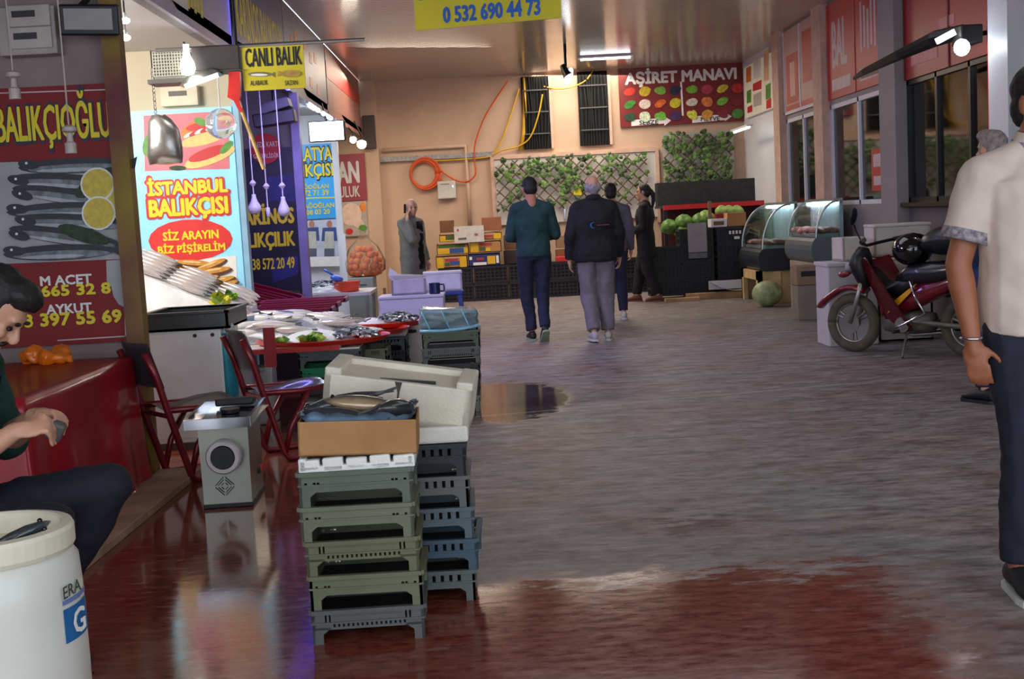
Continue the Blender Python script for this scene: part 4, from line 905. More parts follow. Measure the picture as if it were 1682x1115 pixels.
# ---- crates
def crate_mesh(w, d, h, style='plain', gap=.42, mat=None):
    mb = MB(); t = .009; z0 = h*gap; rim = .014
    def wall(ax, s, L, kind):
        # wall along ax ('x' or 'y') at side s
        def put(u0, u1, za, zb, dp=t, off=0):
            if u1-u0 < 1e-4: return
            if ax == 'x': y = s*(d/2-dp/2+off); mb.box(((u0+u1)/2, y, (za+zb)/2), (u1-u0, dp, zb-za))
            else: x = s*(w/2-dp/2+off); mb.box((x, (u0+u1)/2, (za+zb)/2), (dp, u1-u0, zb-za))
        hl = L/2
        put(-hl, hl, h-rim, h, t+.010, .009); put(-hl, hl, z0+.3*(h-z0), z0+.3*(h-z0)+.006, t+.006, .005)
        zl, zh = z0, h-rim
        mid = z0+.3*(h-z0)
        if kind == 'slots':
            put(-hl, hl, zl, zl+.008); n = int(L/.022)
            for i in range(n): u = -hl+.06+(L-.12)*i/n; put(u, u+(L-.12)/n*.55, zl+.008, mid)
            put(-hl, -hl+.06, zl, mid); put(hl-.06, hl, zl, mid)
            sl = [-hl+.045, -hl+.058, hl-.058, hl-.045]; u = -hl
            for q in sl: put(u, q-.003, mid, zh); u = q+.003
            put(u, hl, mid, zh); put(-hl+.075, hl-.075, mid+.012, zh-.008, .003, .003)
        elif kind == 'bars':
            put(-hl, hl, zl, mid); put(-hl, -hl+.05, mid, zh); put(hl-.05, hl, mid, zh); n = 9
            for i in range(n): u = -hl+.05+(L-.1)*i/n; put(u, u+(L-.1)/n*.6, mid, zh)
        else:
            put(-hl, hl, zl, mid); sl = [-hl+.022, -hl+.05, -hl+.062, hl-.062, hl-.05, hl-.022]; u = -hl
            for q in sl: put(u, q-.0045, mid, zh-.02); u = q+.0045
            put(u, hl, mid, zh-.02); put(-hl, hl, zh-.02, zh)
            for q in (-.5, -.17, .17, .5): put(q*L*.6-.002, q*L*.6+.002, zl, mid, .002, .002)
        # legs and chamfers
        lw = .034
        put(-hl, -hl+lw, 0, zl); put(hl-lw, hl, 0, zl)
        for sg in (-1, 1):
            c0 = sg*(hl-lw); pts = [(c0, zl-.015), (c0, zl), (c0-sg*.02, zl)]
            if ax == 'x': mb.poly([(p[0], s*d/2, p[1]) for p in pts], (0, -s*t, 0))
            else: mb.poly([(s*w/2, p[0], p[1]) for p in pts], (-s*t, 0, 0))
    mb.mat(mat or FOAM); k2 = 'plain'
    wall('x', 1, w, 'plain'); wall('x', -1, w, style); wall('y', 1, d, k2); wall('y', -1, d, k2)
    mb.bb(-w/2+t, w/2-t, -d/2+t, d/2-t, z0, z0+.006)
    mb.mat(M('crate_gap_shade', (26, 25, 22), .8, ns=20, amt=.5)).bb(-w/2+.012, w/2-.012, d/2-.014, d/2-.010, .004, z0).bb(-w/2+.012, w/2-.012, -d/2+.02, d/2-.02, z0-.004, z0-.001).bb(-w/2+.014, w/2-.014, -d/2+.014, d/2-.014, z0+.007, z0+.02)  # dark inner panels: shade of the crate gaps put into the colour
    return mb
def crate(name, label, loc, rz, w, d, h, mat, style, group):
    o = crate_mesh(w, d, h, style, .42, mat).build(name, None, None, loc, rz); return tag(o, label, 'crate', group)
cm = lambda n, c: M(n, c, .6, ns=5, amt=.1, bump=.06)
G1 = [cm('crate_grey_dark', (86, 87, 84)), cm('crate_olive', (103, 105, 80)), cm('crate_olive2', (100, 101, 74)), cm('crate_sage', (104, 108, 88)), cm('crate_greygreen', (92, 98, 84))]
nm5 = ['grey crate standing on the floor, lowest of the front stack', 'plain olive crate second from the floor in the front stack', 'olive crate with a row of small slots, middle of the front stack', 'sage crate fourth from the floor in the front stack', 'grey green crate topmost of the front stack, under the white foam']
xs = [-.465, -.458, -.462, -.466, -.462]
for i in range(5):
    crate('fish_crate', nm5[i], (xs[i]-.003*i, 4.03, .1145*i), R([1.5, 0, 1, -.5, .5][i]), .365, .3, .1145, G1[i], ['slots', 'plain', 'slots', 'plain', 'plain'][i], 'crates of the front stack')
G2 = [cm('crate_slate', (92, 98, 94)), cm('crate_blue', (66, 86, 100)), cm('crate_bluegrey', (88, 98, 102)), cm('crate_grey', (96, 98, 96)), cm('crate_black', (40, 42, 48))]
nm = ['slate crate lowest of the stack behind the front stack', 'blue crate second from the floor in the stack behind the front stack', 'blue grey crate in the middle of the stack behind the front stack', 'grey crate second from the top in the stack behind the front stack', 'black crate on top of the stack behind the front stack']
for i in range(5):
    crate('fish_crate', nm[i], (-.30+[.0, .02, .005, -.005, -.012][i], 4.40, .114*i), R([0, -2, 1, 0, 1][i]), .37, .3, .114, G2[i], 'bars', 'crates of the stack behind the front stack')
# foam slab on the front stack
def foam_slab(name, label, loc, w, d, h, rz=0, rot=None, bev=.012):
    mb = MB(); mb.box((0, 0, h/2), (w, d, h), None, bev, 2); o = mb.build(name, FOAM, None, loc, rz); 
    if rot: o.rotation_euler = rot
    return tag(o, label, 'foam')
t = T('foam_tray', 'crumbly white foam tray between the topmost crate and the cardboard box', 'foam tray', (-.47, 4.03, .5725), R(1))
mb = MB(); random.seed(4); mb.bb(-.185, .19, -.15, .15, 0, .02, .004)
for i in range(5): x = -.185+.076*i; mb.box((x+.035, -.135, .022), (.066, .03, .036+.008*(i % 2)), (0, R(random.uniform(-3, 3)), 0), .005)
mb.bb(-.185, .19, .12, .15, 0, .045, .005).bb(-.185, -.16, -.15, .15, .0, .045, .005).bb(.165, .19, -.15, .15, 0, .04, .005); mb.build('tray', M('foam_clean', (236, 234, 226), .8, ns=9, amt=.05, bump=.3, bs=120), t)
# cardboard box of fish
t = T('cardboard_box', 'open brown cardboard box full of fish on top of the front crate stack', 'box', (-.463, 4.03, .618), R(2), None, None); t.rotation_euler = (0, R(2.2), R(2))
w, d, h = .385, .27, .112; th = .005
mb = MB(); mb.bb(-w/2, w/2, -d/2, -d/2+th, 0, h).bb(-w/2, w/2, d/2-th, d/2, 0, h).bb(-w/2, -w/2+th, -d/2, d/2, 0, h).bb(w/2-th, w/2, -d/2, d/2, 0, h).bb(-w/2, w/2, -d/2, d/2, 0, th); mb.build('carton', M('cardboard_clean', (182, 134, 84), .85, ns=5, amt=.08, bump=.04, rgb2=(164, 118, 72)), t)
random.seed(3)
def liner(u, v):
    x = -w/2+.007+(w-.014)*u; y = -d/2+.007+(d-.014)*v; e = min(u, 1-u, v, 1-v)*2
    z = h+.022*(1-min(1, e*5))-.03*min(1, e*4)+.018*noise.noise(Vector((x*28, y*28, 1)))
    return Vector((x, y, z))
MB().sheet(liner, 30, 24, .001).build('plastic_liner', M('blue_film', (150, 178, 204), .2, ns=14, amt=.25, coat=.5, bump=.4, bs=40), t, smooth=True)
for i, (dx, dy, dz, rz, L, h_, mt, lb) in enumerate(((-.05, -.06, .135, 176, .30, .09, F_DARK, 'dark fish lying in front in the cardboard box, tail to the right'), (.03, -.0, .165, 172, .30, .07, fish_mat('fish_tan', (60, 60, 58), (122, 108, 86), (190, 160, 126)), 'tan fish in the middle of the cardboard box'), (-.05, .07, .165, 195, .32, .09, F_DARK, 'dark fish at the back of the cardboard box with its tail up'), (.12, -.06, .15, 50, .2, .10, fish_mat('fish_tan', 0, 0, 0), 'fish head at the right end of the cardboard box'))):
    fish(lb, (-.463+dx, 4.03+dy, .60+dz), (R(70 if i % 2 else -75), R(-6 if i < 2 else 9), R(rz)), L, h_, mt, 'fish in the cardboard box')
# tilted foam box behind
FB = M('foam_box', (226, 216, 196), .75, ns=6, amt=.08, bump=.25, bs=90)
def foam_box(name, label, loc, w, d, h, rot, mat=FB, lid=True, th=.03, cat='foam box', group=None):
    t = T(name, label, cat, loc, 0, group, rot)
    mb = MB(); mb.bb(-w/2, w/2, -d/2, -d/2+th, 0, h, .006).bb(-w/2, w/2, d/2-th, d/2, 0, h, .006).bb(-w/2, -w/2+th, -d/2, d/2, 0, h, .006).bb(w/2-th, w/2, -d/2, d/2, 0, h, .006).bb(-w/2, w/2, -d/2, d/2, 0, th, .006); mb.build('tub', mat, t)
    if lid:
        mb = MB(); mb.box((0, 0, h+.014), (w+.008, d+.008, .028), None, .008)
        mb.build('lid', mat, t)
    return t
fb = foam_box('foam_box', 'large dirty white foam box leaning behind the cardboard box of fish', (-.36, 4.42, .655), .53, .26, .155, (R(4), R(9.5), R(-4)), lid=False)
mb = MB()
for sx in (-1, 1): mb.box((sx*.235, 0, .165), (.06, .26, .03), None, .008)
mb.box((-.0, .1, .165), (.47, .05, .025), None, .006).box((0, 0, .142), (.47, .22, .022)); mb.build('corner_lip', FB, fb)
MB().loft([[(-.012, -.132, .155), (.014, -.132, .155), (.014, -.1295, .155), (-.012, -.1295, .155)], [(.0, -.132, .12), (.008, -.132, .12), (.008, -.1295, .12), (0, -.1295, .12)], [(.003, -.132, .05), (.006, -.132, .05), (.006, -.1295, .05), (.003, -.1295, .05)]]).build('crack', M('crack_dark', (84, 76, 66), .9), fb)
MB().box((.03, -.1, .155), (.2, .012, .012), (0, R(-3), 0)).build('dark_strap', BLACK, fb)
o = MB().box((0, 0, .03), (.30, .27, .06), None, .01).build('foam_slab', FOAM, None, (-.26, 4.40, .571)); tag(o, 'white foam slab under the leaning foam box on the rear crate stack', 'foam slab')
# ---- third stack with bagged box
G3 = [cm('crate_grey_pale', (116, 118, 108)), cm('crate_brown_black', (66, 58, 58)), cm('crate_dark', (52, 50, 50)), cm('crate_grey', (96, 98, 96)), cm('crate_greygreen', (106, 114, 98))]
nm = ['pale grey crate lowest of the stack beside the puddle', 'brown black crate second lowest of the stack beside the puddle', 'dark crate in the middle of the stack beside the puddle', 'grey crate second from the top of the stack beside the puddle', 'grey green crate on top of the stack beside the puddle, under the blue bag']
for i in range(5):
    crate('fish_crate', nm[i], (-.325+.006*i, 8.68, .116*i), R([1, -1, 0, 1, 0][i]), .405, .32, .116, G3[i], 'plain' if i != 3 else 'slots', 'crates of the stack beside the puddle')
t = T('bagged_box', 'cardboard box in a blue plastic bag on the crate stack beside the puddle', 'box', (-.315, 8.68, .58), R(3))
MB().box((.01, 0, .06), (.36, .27, .1), (0, R(4), 0), .006).build('carton', M('bag_brown', (146, 112, 70), .8), t)
film = glass('blue_bag_film', (190, 222, 240), haze=.3)
mb = MB(); mb.box((0, 0, .075), (.41, .3, .15), (0, R(3), 0), .04, 3); 
bmesh.ops.subdivide_edges(mb.bm, edges=mb.bm.edges[:], cuts=3, use_grid_fill=True)
for v in mb.bm.verts: v.co += Vector((noise.noise(v.co*22), noise.noise(v.co*22+Vector((5, 0, 0))), noise.noise(v.co*22+Vector((0, 5, 0)))))*.022
mb.build('plastic_bag', film, t, smooth=True)
mb = MB(); 
for i in range(3):
    p = [Vector((-.19+.14*i+.012*k, -.152-.004*(k % 2), .15-.03*k)) for k in range(6)]; mb.tube(p, [.004, .008, .006, .009, .005, .004], 5)
mb.tube([(-.21, -.155, .012), (-.05, -.16, .004), (.1, -.16, .012), (.21, -.155, .03)], .012, 6)
mb.build('bag_fold', M('bag_blue', (130, 190, 224), .25, coat=.5), t, smooth=True)
# ---- fish counter
# crates carrying it
G4 = [cm('crate_dark', (52, 50, 50)), cm('crate_green', (20, 120, 76)), cm('crate_slate2', (76, 84, 84))]
nm = ['dark crate lowest of the stack under the red fish trays', 'bright green crate in the stack under the red fish trays', 'slate crate on top of the green crate under the red fish trays']
h_ = .116
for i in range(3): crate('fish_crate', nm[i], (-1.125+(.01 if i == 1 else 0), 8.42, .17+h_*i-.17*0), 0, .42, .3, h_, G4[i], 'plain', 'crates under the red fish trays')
o = MB().box((0, 0, .085), (.42, .3, .17), None, .01).build('foam_block', FOAM, None, (-1.125, 8.42, 0)); tag(o, 'foam block on the floor under the crates of the red fish trays', 'foam block')
o = MB().box((0, 0, .005), (.4, .28, .012), None, .003).build('foam_slab', FOAM, None, (-1.12, 8.42, .518)); tag(o, 'dirty foam slab between the slate crate and the red fish trays', 'foam slab')
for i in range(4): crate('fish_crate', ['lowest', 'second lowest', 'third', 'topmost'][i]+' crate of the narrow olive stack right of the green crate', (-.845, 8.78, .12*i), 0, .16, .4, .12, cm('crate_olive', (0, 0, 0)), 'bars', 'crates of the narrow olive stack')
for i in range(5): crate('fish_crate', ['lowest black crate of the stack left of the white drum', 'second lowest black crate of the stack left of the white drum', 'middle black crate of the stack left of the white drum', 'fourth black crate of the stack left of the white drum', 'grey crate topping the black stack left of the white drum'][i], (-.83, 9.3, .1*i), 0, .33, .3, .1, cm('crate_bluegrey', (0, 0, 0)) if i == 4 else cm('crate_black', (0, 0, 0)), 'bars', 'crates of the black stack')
o = MB().box((0, 0, .03), (.28, .26, .06), None, .015).build('foam_slab', FOAM, None, (-.80, 9.3, .5)); tag(o, 'stained foam slab on the black crate stack left of the white drum', 'foam slab')
t = T('drum', 'white plastic drum between the black crate stack and the violet lit box', 'drum', (-.70, 9.75, 0))
MB().lathe([(.12, 0), (.165, .03), (.18, .2), (.18, .38), (.16, .52), (.12, .57), (.11, .6), (0, .6)], 28).build('body', M('drum_white', (210, 206, 200), .4), t, smooth=True)
MB().box((.05, -.17, .5), (.09, .03, .025), None, .008).build('handle', BLACK, t)
# counter
t = T('counter', 'long white topped fish counter under the lit lightbox sign', 'counter', (-2.0, 9.0, 0))
MB().bb(-.9, .95, -.75, 1.05, .53, .552, .004).build('top', M('counter_white', (214, 210, 206), .4), t)
MB().bb(-.9, .95, -.765, -.75, .52, .552).build('front_board', M('red_board', (190, 36, 32), .4), t)
for x, y in ((-.85, -.7), (.45, -.7), (-.85, 1.0), (.45, 1.0)): MB().bb(x-.02, x+.02, y-.02, y+.02, 0, .53).build('leg', STEEL, t)
a = A(442, 570, 8.2)
o = MB().bb(-.04, .04, -.012, .0, -.14, .13, .004).build('red_strap', M('red_cloth_dark', (160, 30, 34), .5), None, (a.x, 8.234, a.z)); tag(o, 'red cloth strip hanging from the fish counter edge', 'cloth')
mb = MB(); mb.bb(-.14, .14, -.1, .1, 0, .4, .01).bb(.02, .14, -.14, -.1, .0, .38, .01); o = mb.build('white_box', M('white_bin', (196, 194, 196), .5), None, (A(420, 640, 8.6).x, 8.6, 0)); tag(o, 'greyish white box on the floor under the fish counter', 'box')
RT = M('tray_red', (206, 44, 28), .35, coat=.3); ICE = M('crushed_ice', (236, 238, 244), .4, ns=30, amt=.06, bump=.6, bs=60)
def tray(label, loc, rx, ry, rot, mat=RT):
    t = T('fish_tray', label, 'tray', loc, 0, None, rot); mb = MB()
    prof = [(.9, 0), (1.0, .03), (1.03, .034), (1.03, .028), (.93, -.006), (0, -.006)]
    rings = [[Vector((rx*r*cos(a), ry*r*sin(a), z)) for a in [2*pi*i/40 for i in range(40)]] for r, z in prof]; mb.loft(rings); mb.build('tray', mat, t, smooth=False)
    MB().lathe([(0, 0)]+[], 8) if False else None
    return t
def small_fish(label, loc, rx, ry, n, seed, rot):
    random.seed(seed); mb = MB()
    ms = [M('anchovy_a', (150, 158, 170), .2, m=.5), M('anchovy_b', (70, 80, 92), .25, m=.4), M('anchovy_c', (214, 220, 226), .2, m=.4)]
    for i in range(n):
        r_ = random.random()**.5; a = random.random()*2*pi; x, y = rx*r_*cos(a), ry*r_*sin(a); z = .025+.05*(1-r_*r_)+.01*random.random()
        mb.mat(ms[i % 3]); mb.ell((x, y, z), (.045, .008, .011), (random.uniform(-.3, .3), random.uniform(-.3, .3), random.random()*pi), 6, 5)
    o = mb.build('small_fish_heap', None, None, loc); o.rotation_euler = rot; return tag(o, label, 'fish', None, 'stuff')
def ice(label, loc, rx, ry, hgt, seed, rot=(0, 0, 0)):
    mb = MB(); nr, na = 10, 36; off = Vector((seed*7, 0, 0))
    rings = []
    for i in range(nr+1):
        r_ = 1-i/nr; ring = []
        for j in range(na):
            a = 2*pi*j/na; x, y = rx*r_*cos(a), ry*r_*sin(a); ring.append(Vector((x, y, max(.002, hgt*(1-r_**2.5)+.018*noise.noise(Vector((x*9, y*9, 0))+off)*(1 if i else 0)))))
        rings.append(ring)
    rings = rings[:-1]; rings.append([Vector((.01*cos(2*pi*j/na), .01*sin(2*pi*j/na), hgt)) for j in range(na)]); mb.loft(rings)
    o = mb.build('crushed_ice', ICE, None, loc, 0, True); o.rotation_euler = rot; return tag(o, label, 'ice', None, 'stuff')
z1 = .553
tray('red fish tray nearest the walkway on the crates, with small silver fish', (-1.20, 8.56, z1), .46, .33, (0, 0, 0)); ice('crushed ice in the nearest red fish tray', (-1.24, 8.56, z1+.004), .28, .24, .075, 1); small_fish('small silver fish on the nearest red tray', (-.98, 8.52, z1+.004), .17, .17, 120, 5, (0, 0, 0))
tray('red fish tray second from the walkway, behind the nearest one', (-1.05, 9.0, z1+.012), .42, .3, (0, R(1), 0)); ice('crushed ice in the second red fish tray', (-1.1, 9.0, z1+.016), .3, .22, .05, 2)
tray('red fish tray reaching farthest over the walkway beside the white drum', (-.83, 9.42, z1+.025), .33, .3, (0, 0, 0)); ice('crushed ice in the farthest reaching red tray', (-.9, 9.42, z1+.03), .22, .2, .05, 3); small_fish('small silver fish on the farthest reaching red tray', (-.74, 9.38, z1+.03), .17, .16, 130, 6, (0, 0, 0))
# big white heap of fish on the counter
def heap_h(x, y): return .62+.17*max(0, 1-((x+1.62)/.75)**2)*max(0, 1-((y-9.15)/.75)**2)
o = ice('crushed ice mound on the fish counter', (-1.6, 9.02, .553), .56, .42, .16, 4)
random.seed(21); k = 0
NF = 34
proto = None
for i in range(NF):
    x, y = random.uniform(-2.0, -1.1), random.uniform(8.62, 9.36); 
    z = .575+.15*max(0, 1-((x+1.6)/.62)**2-((y-9.0)/.46)**2)
    loc = (x, y, z+.02); rot = (R(random.choice((-80, 80))), R(random.uniform(-4, 12)), R(random.uniform(-22, 22)+(180 if random.random() < .5 else 0)))
    lb = 'long pale fish heaped on the ice of the fish counter'
    if proto is None: proto = fish(lb, loc, rot, .34, .08, F_PALE, 'pale fish heaped on the counter', False)
    elif i == 14: p2 = fish('long pale fish heaped on the ice of the fish counter', loc, rot, .32, .07, F_SILV, 'pale fish heaped on the counter', False)
    else: dup(proto if i < 14 or i % 2 else p2, loc, None, lb, rot)
# sloping display
a, b = A(236, 470, 9.2), A(398, 505, 9.2)
t = T('sloping_display', 'steep white display board with rows of long pale fish before the lightbox sign', 'display board', (-2.35, 9.76, .64), 0, None, (0, 0, 0))
MB().loft([[(-.5, -.31, -.088), (.42, -.31, -.088), (.42, .28, -.088), (-.5, .28, -.088)], [(-.5, -.31, .50), (.42, -.31, .06), (.42, .28, .12), (-.5, .28, .60)]]).build('board', M('display_white', (232, 230, 230), .4), t)
random.seed(5); proto = None
for i in range(6):
    for j in range(3):
        u = j/2; v = i/5; x = -.34+.32*j; y = -.26+.1*i; zz = .50-.44*((x+.5)/.92); zz += (y+.31)/.59*.1
        loc = (-2.35+x, 9.76+y, .64+zz+.035); rot = (R(75), R(25), R(random.uniform(-5, 5)))
        lb = 'long pale fish laid in rows on the steep white display board'
        if proto is None: proto = fish(lb, loc, rot, .36, .09, F_PALE, 'pale fish laid on the display board', False)
        else: dup(proto, loc, None, lb, rot)
# lemon yellow lettuce and parsley
def leaves(name, label, loc, n, r, mats, seed, flat=.4):
    random.seed(seed); mb = MB()
    for i in range(n):
        d = Vector((random.uniform(-1, 1), random.uniform(-1, 1), random.uniform(.1, 1)*flat)).normalized(); L = r*random.uniform(.6, 1); s = d.orthogonal().normalized(); w = L*.38
        q = [Vector((0, 0, .01)), d*L*.5+s*w+Vector((0, 0, .015)), d*L, d*L*.5-s*w]; mb.mat(mats[i % len(mats)]); vs = [mb.bm.verts.new(p) for p in q]; c = mb.bm.verts.new(d*L*.55+d.cross(s)*w*.4)
        for k in range(4): mb.bm.faces.new((vs[k], vs[(k+1) % 4], c))
    o = mb.build(name, None, None, loc); return tag(o, label, 'vegetable', None)
LG = [M('lettuce_light', (150, 178, 60), .5, ns=20, amt=.3), M('lettuce_green', (88, 140, 50), .5, ns=20, amt=.3)]
leaves('lettuce', 'yellow green lettuce at the corner of the steep display board', A(362, 500, 8.9), 34, .12, [M('lettuce_yellow', (216, 206, 50), .5, ns=20), LG[0]], 1, .9)
leaves('lettuce', 'green lettuce behind the yellow one under the lightbox sign', A(378, 494, 9.6), 30, .1, LG, 2, .9)
leaves('lettuce', 'green lettuce leaf drooping over the nearest red tray', (A(508, 545, 8.35).x, 8.36, z1+.03), 30, .13, LG, 3, .25)
leaves('parsley', 'parsley sprigs beside the red strip on the counter edge', (A(455, 543, 8.35).x, 8.36, z1+.03), 22, .09, LG, 4, .2)
# ---- dark red trays of the violet stall
st_ = []
DR = M('tray_dark_red', (128, 16, 44), .3, ns=6, coat=.4)
for i, (px, py, Y, w, d, lb) in enumerate(((535, 515, 11.0, .78, .3, 'lowest and nearest'), (550, 505, 11.3, .8, .3, 'second'), (560, 497, 11.6, .8, .3, 'third'), (568, 489, 11.9, .86, .3, 'topmost and farthest'))):
    a = A(px-30, py, Y); t = T('slatted_tray', lb+' of the stepped dark red trays in the violet stall', 'tray', (a.x-.25, Y+.1, a.z-.05), 0, 'stepped dark red trays'); 
    mb = MB(); mb.bb(-w/2, w/2, -.145, -.11, 0, .045, .01).bb(-w/2, w/2, .11, .145, 0, .05, .01).bb(-w/2, -w/2+.03, -.145, .145, 0, .045, .008).bb(w/2-.03, w/2, -.145, .145, 0, .045, .008).bb(-w/2, w/2, -.145, .145, 0, .012)
    for k in range(4): mb.bb(-w/2, w/2, -.09+.06*k, -.075+.06*k, 0, .03)
    mb.build('tray', DR, t)
    st_.append((a.x-.25, Y+.1, a.z-.05))
t = T('stepped_stand', 'dark stepped stand carrying the dark red trays of the violet stall', 'stand', (st_[0][0], st_[0][1], 0))
for x, y, z in st_: MB().bb(x-st_[0][0]-.32, x-st_[0][0]+.32, y-st_[0][1]-.13, y-st_[0][1]+.13, 0, z-.002).build('step', M('support_dark', (46, 40, 52), .7), t)
a = A(445, 480, 12.5)
t = T('slatted_tray', 'large slanted dark red tray leaning in the violet stall before the navy banner', 'tray', (a.x-.05, 12.7, a.z-.12), 0, None, (R(18), R(17), 0))
mb = MB(); mb.bb(-.42, .3, -.3, .3, 0, .015).bb(-.42, .3, -.3, -.27, 0, .05).bb(-.42, .3, .27, .3, 0, .05).bb(.27, .3, -.3, .3, 0, .05)
for k in range(7): mb.bb(-.42, .3, -.22+.07*k, -.2+.07*k, .01, .035)
mb.build('tray', DR, t); o = MB().bb(-.25, .15, -.2, .2, 0, a.z-.24).build('dark_box', M('support_dark', (46, 40, 52)), None, (a.x-.05, 12.7, 0)); tag(o, 'dark box propping up the large slanted dark red tray', 'box')
# ---- cool stall table: silver fish, red basin, blue scoop
a = A(520, 480, 14.6)
t = T('counter', 'small counter with silver fish behind the dark red trays', 'counter', (-1.93, 14.9, 0)); MB().bb(-.6, .5, -.45, .5, .52, .56).build('top', M('counter_white', (0, 0, 0)), t)
for x in (-.55, .45):
    for y in (-.4, .45): MB().bb(x-.02, x+.02, y-.02, y+.02, 0, .52).build('leg', STEEL, t)
ice('crushed ice under the silver fish of the small counter', (-2.0, 14.85, .56), .4, .35, .08, 8); small_fish('silver fish on the small counter below the workers poster', (-2.0, 14.8, .62), .33, .28, 150, 9, (0, 0, 0))
t = T('basin', 'orange red plastic basin at the end of the small counter', 'basin', (A(570, 475, 14.7).x, 14.7, .56)); MB().lathe([(.1, 0), (.15, .12), (.165, .125), (.165, .115), (.14, .01), (0, .01)], 24).build('basin', M('basin_red', (222, 70, 40), .4), t, smooth=False)
a = A(553, 457, 14.7); t = T('scoop', 'blue plastic scoop lying on the silver fish', 'scoop', (a.x, 14.7, a.z), 0, None, (0, R(15), 0)); MB().ell((0, 0, 0), (.08, .06, .04)).cone((-.05, 0, .03), (-.17, 0, .07), .015).build('scoop', M('blue_scoop', (70, 120, 220), .35), t, smooth=True)
# ---- grey bin box with bag of oranges
a, b = A(580, 500, 15.8), A(613, 455, 15.8)
t = T('grey_box', 'grey metal box carrying the big bag of oranges', 'box', ((a.x+b.x)/2, 16.0, 0)); w = b.x-a.x
MB().bb(-w/2-.05, w/2, -.2, .25, 0, b.z, .01).build('case', M('box_greygreen', (150, 156, 150), .5, ns=3), t); mb = MB()
for z in (.1, .2): mb.bb(-.1, .05, -.205, -.2, b.z-z, b.z-z+.015)
mb.build('slot', M('dark_slot', (90, 84, 74)), t)
t = T('orange_bag', 'big transparent bag of oranges lit beside the white upright', 'bag', (A(600, 450, 16.1).x, 16.12, b.z))
MB().lathe([(.16, 0), (.27, .08), (.28, .2), (.2, .38), (.08, .5), (.03, .56), (.05, .6)], 22).build('clear_bag', glass('bag_film', (244, 236, 214), ior=1.12, haze=.14), t, smooth=True)
for i, (x, z, lb) in enumerate(((597, 388, 'dark red basket end above the bag of oranges'),)): pass
random.seed(8); OR = M('orange_peel', (240, 120, 30), .45, ns=14, amt=.15, bump=.2, bs=80)
proto = None; k = 0
for lay in range(5):
    R_ = (.19, .21, .2, .15, .09)[lay]; n = (9, 10, 9, 6, 3)[lay]
    for i in range(n):
        an = 2*pi*i/n+lay*.4; loc = (t.location.x+R_*cos(an)*.95, 16.12+R_*sin(an)*.95, b.z+.06+.075*lay)
        if proto is None: proto = tag(MB().ell((0, 0, 0), (.05, .05, .047), None, 12, 8).build('orange', OR, None, loc, 0, True), 'orange in the big transparent bag on the grey box', 'orange', 'oranges in the bag')
        else: c = proto.copy(); COL.objects.link(c); c.location = loc
mb = MB(); mb.bb(-.03, .03, -.02, .02, 0, 1.25); a = A(567, 440, 16.0); o = mb.build('white_upright', WHITEP, None, (a.x, 16.0, 0)); tag(o, 'white upright board between the workers poster and the bag of oranges', 'upright')
o = MB().bb(-.02, .02, -.02, .02, 0, .5).build('wooden_post', WOOD, None, (A(630, 500, 16.0).x, 16.3, 0)); tag(o, 'wooden post behind the violet box beside the grey box', 'post')
# ---- violet lit white box with foam boxes and mug
t = T('chest', 'large white box lit violet beside the walkway with a mug on it', 'chest', (-.875, 13.49, 0)); CWH = M('chest_white', (214, 212, 222), .5, ns=2, amt=.04)
MB().bb(-.35, .35, -.25, .26, 0, .53, .01).build('body', CWH, t); MB().bb(-.36, .36, -.26, .27, .53, .56, .006).build('lid', CWH, t)
foam_box('foam_box', 'greyish foam box with torn white lining on the violet lit chest', (-.91, 13.56, .56), .38, .3, .17, (0, 0, R(2)), M('foam_greyish', (196, 190, 196), .7), False)
o = MB().loft([[(-.2, 0, .0), (.16, 0, 0), (.16, .02, 0), (-.2, .02, 0)], [(-.22, -.02, .04), (.18, -.02, .03), (.18, .0, .03), (-.22, 0, .05)], [(-.2, -.02, .13), (-.1, -.02, .05), (-.1, .0, .05), (-.2, 0, .13)]]).build('torn_lining', WHITE_, None, (-.91, 13.54, .735)); tag(o, 'torn white plastic lining sticking out of the greyish foam box', 'lining')
foam_box('foam_box', 'white foam box behind the dark mug', (-.55, 14.05, .545), .44, .3, .2, (0, 0, R(3)), M('foam_white2', (226, 224, 232), .7), True)
t = T('stool', 'blue plastic stool under the white foam box', 'stool', (-.50, 14.05, 0)); BS = M('stool_blue', (40, 66, 140), .45)
MB().bb(-.18, .18, -.15, .15, .5, .545, .01).build('seat', BS, t)
for sx in (-1, 1):
    for sy in (-1, 1): MB().loft([[(sx*.17-.02, sy*.14-.02, 0), (sx*.17+.02, sy*.14-.02, 0), (sx*.17+.02, sy*.14+.02, 0), (sx*.17-.02, sy*.14+.02, 0)], [(sx*.14-.025, sy*.11-.025, .5), (sx*.14+.025, sy*.11-.025, .5), (sx*.14+.025, sy*.11+.025, .5), (sx*.14-.025, sy*.11+.025, .5)]]).build('leg', BS, t)
t = T('mug', 'dark blue mug on the corner of the violet lit chest', 'mug', (-.615, 13.32, .56)); MD = M('mug_blue', (40, 44, 84), .3)
MB().lathe([(.055, 0), (.06, .01), (.06, .12), (.053, .12), (.05, .015), (0, .015)], 20).build('body', MD, t); MB().tube([(.055, 0, .1), (.1, 0, .1), (.105, 0, .06), (.1, 0, .025), (.055, 0, .025)], .01, 6).build('handle', MD, t, smooth=True)
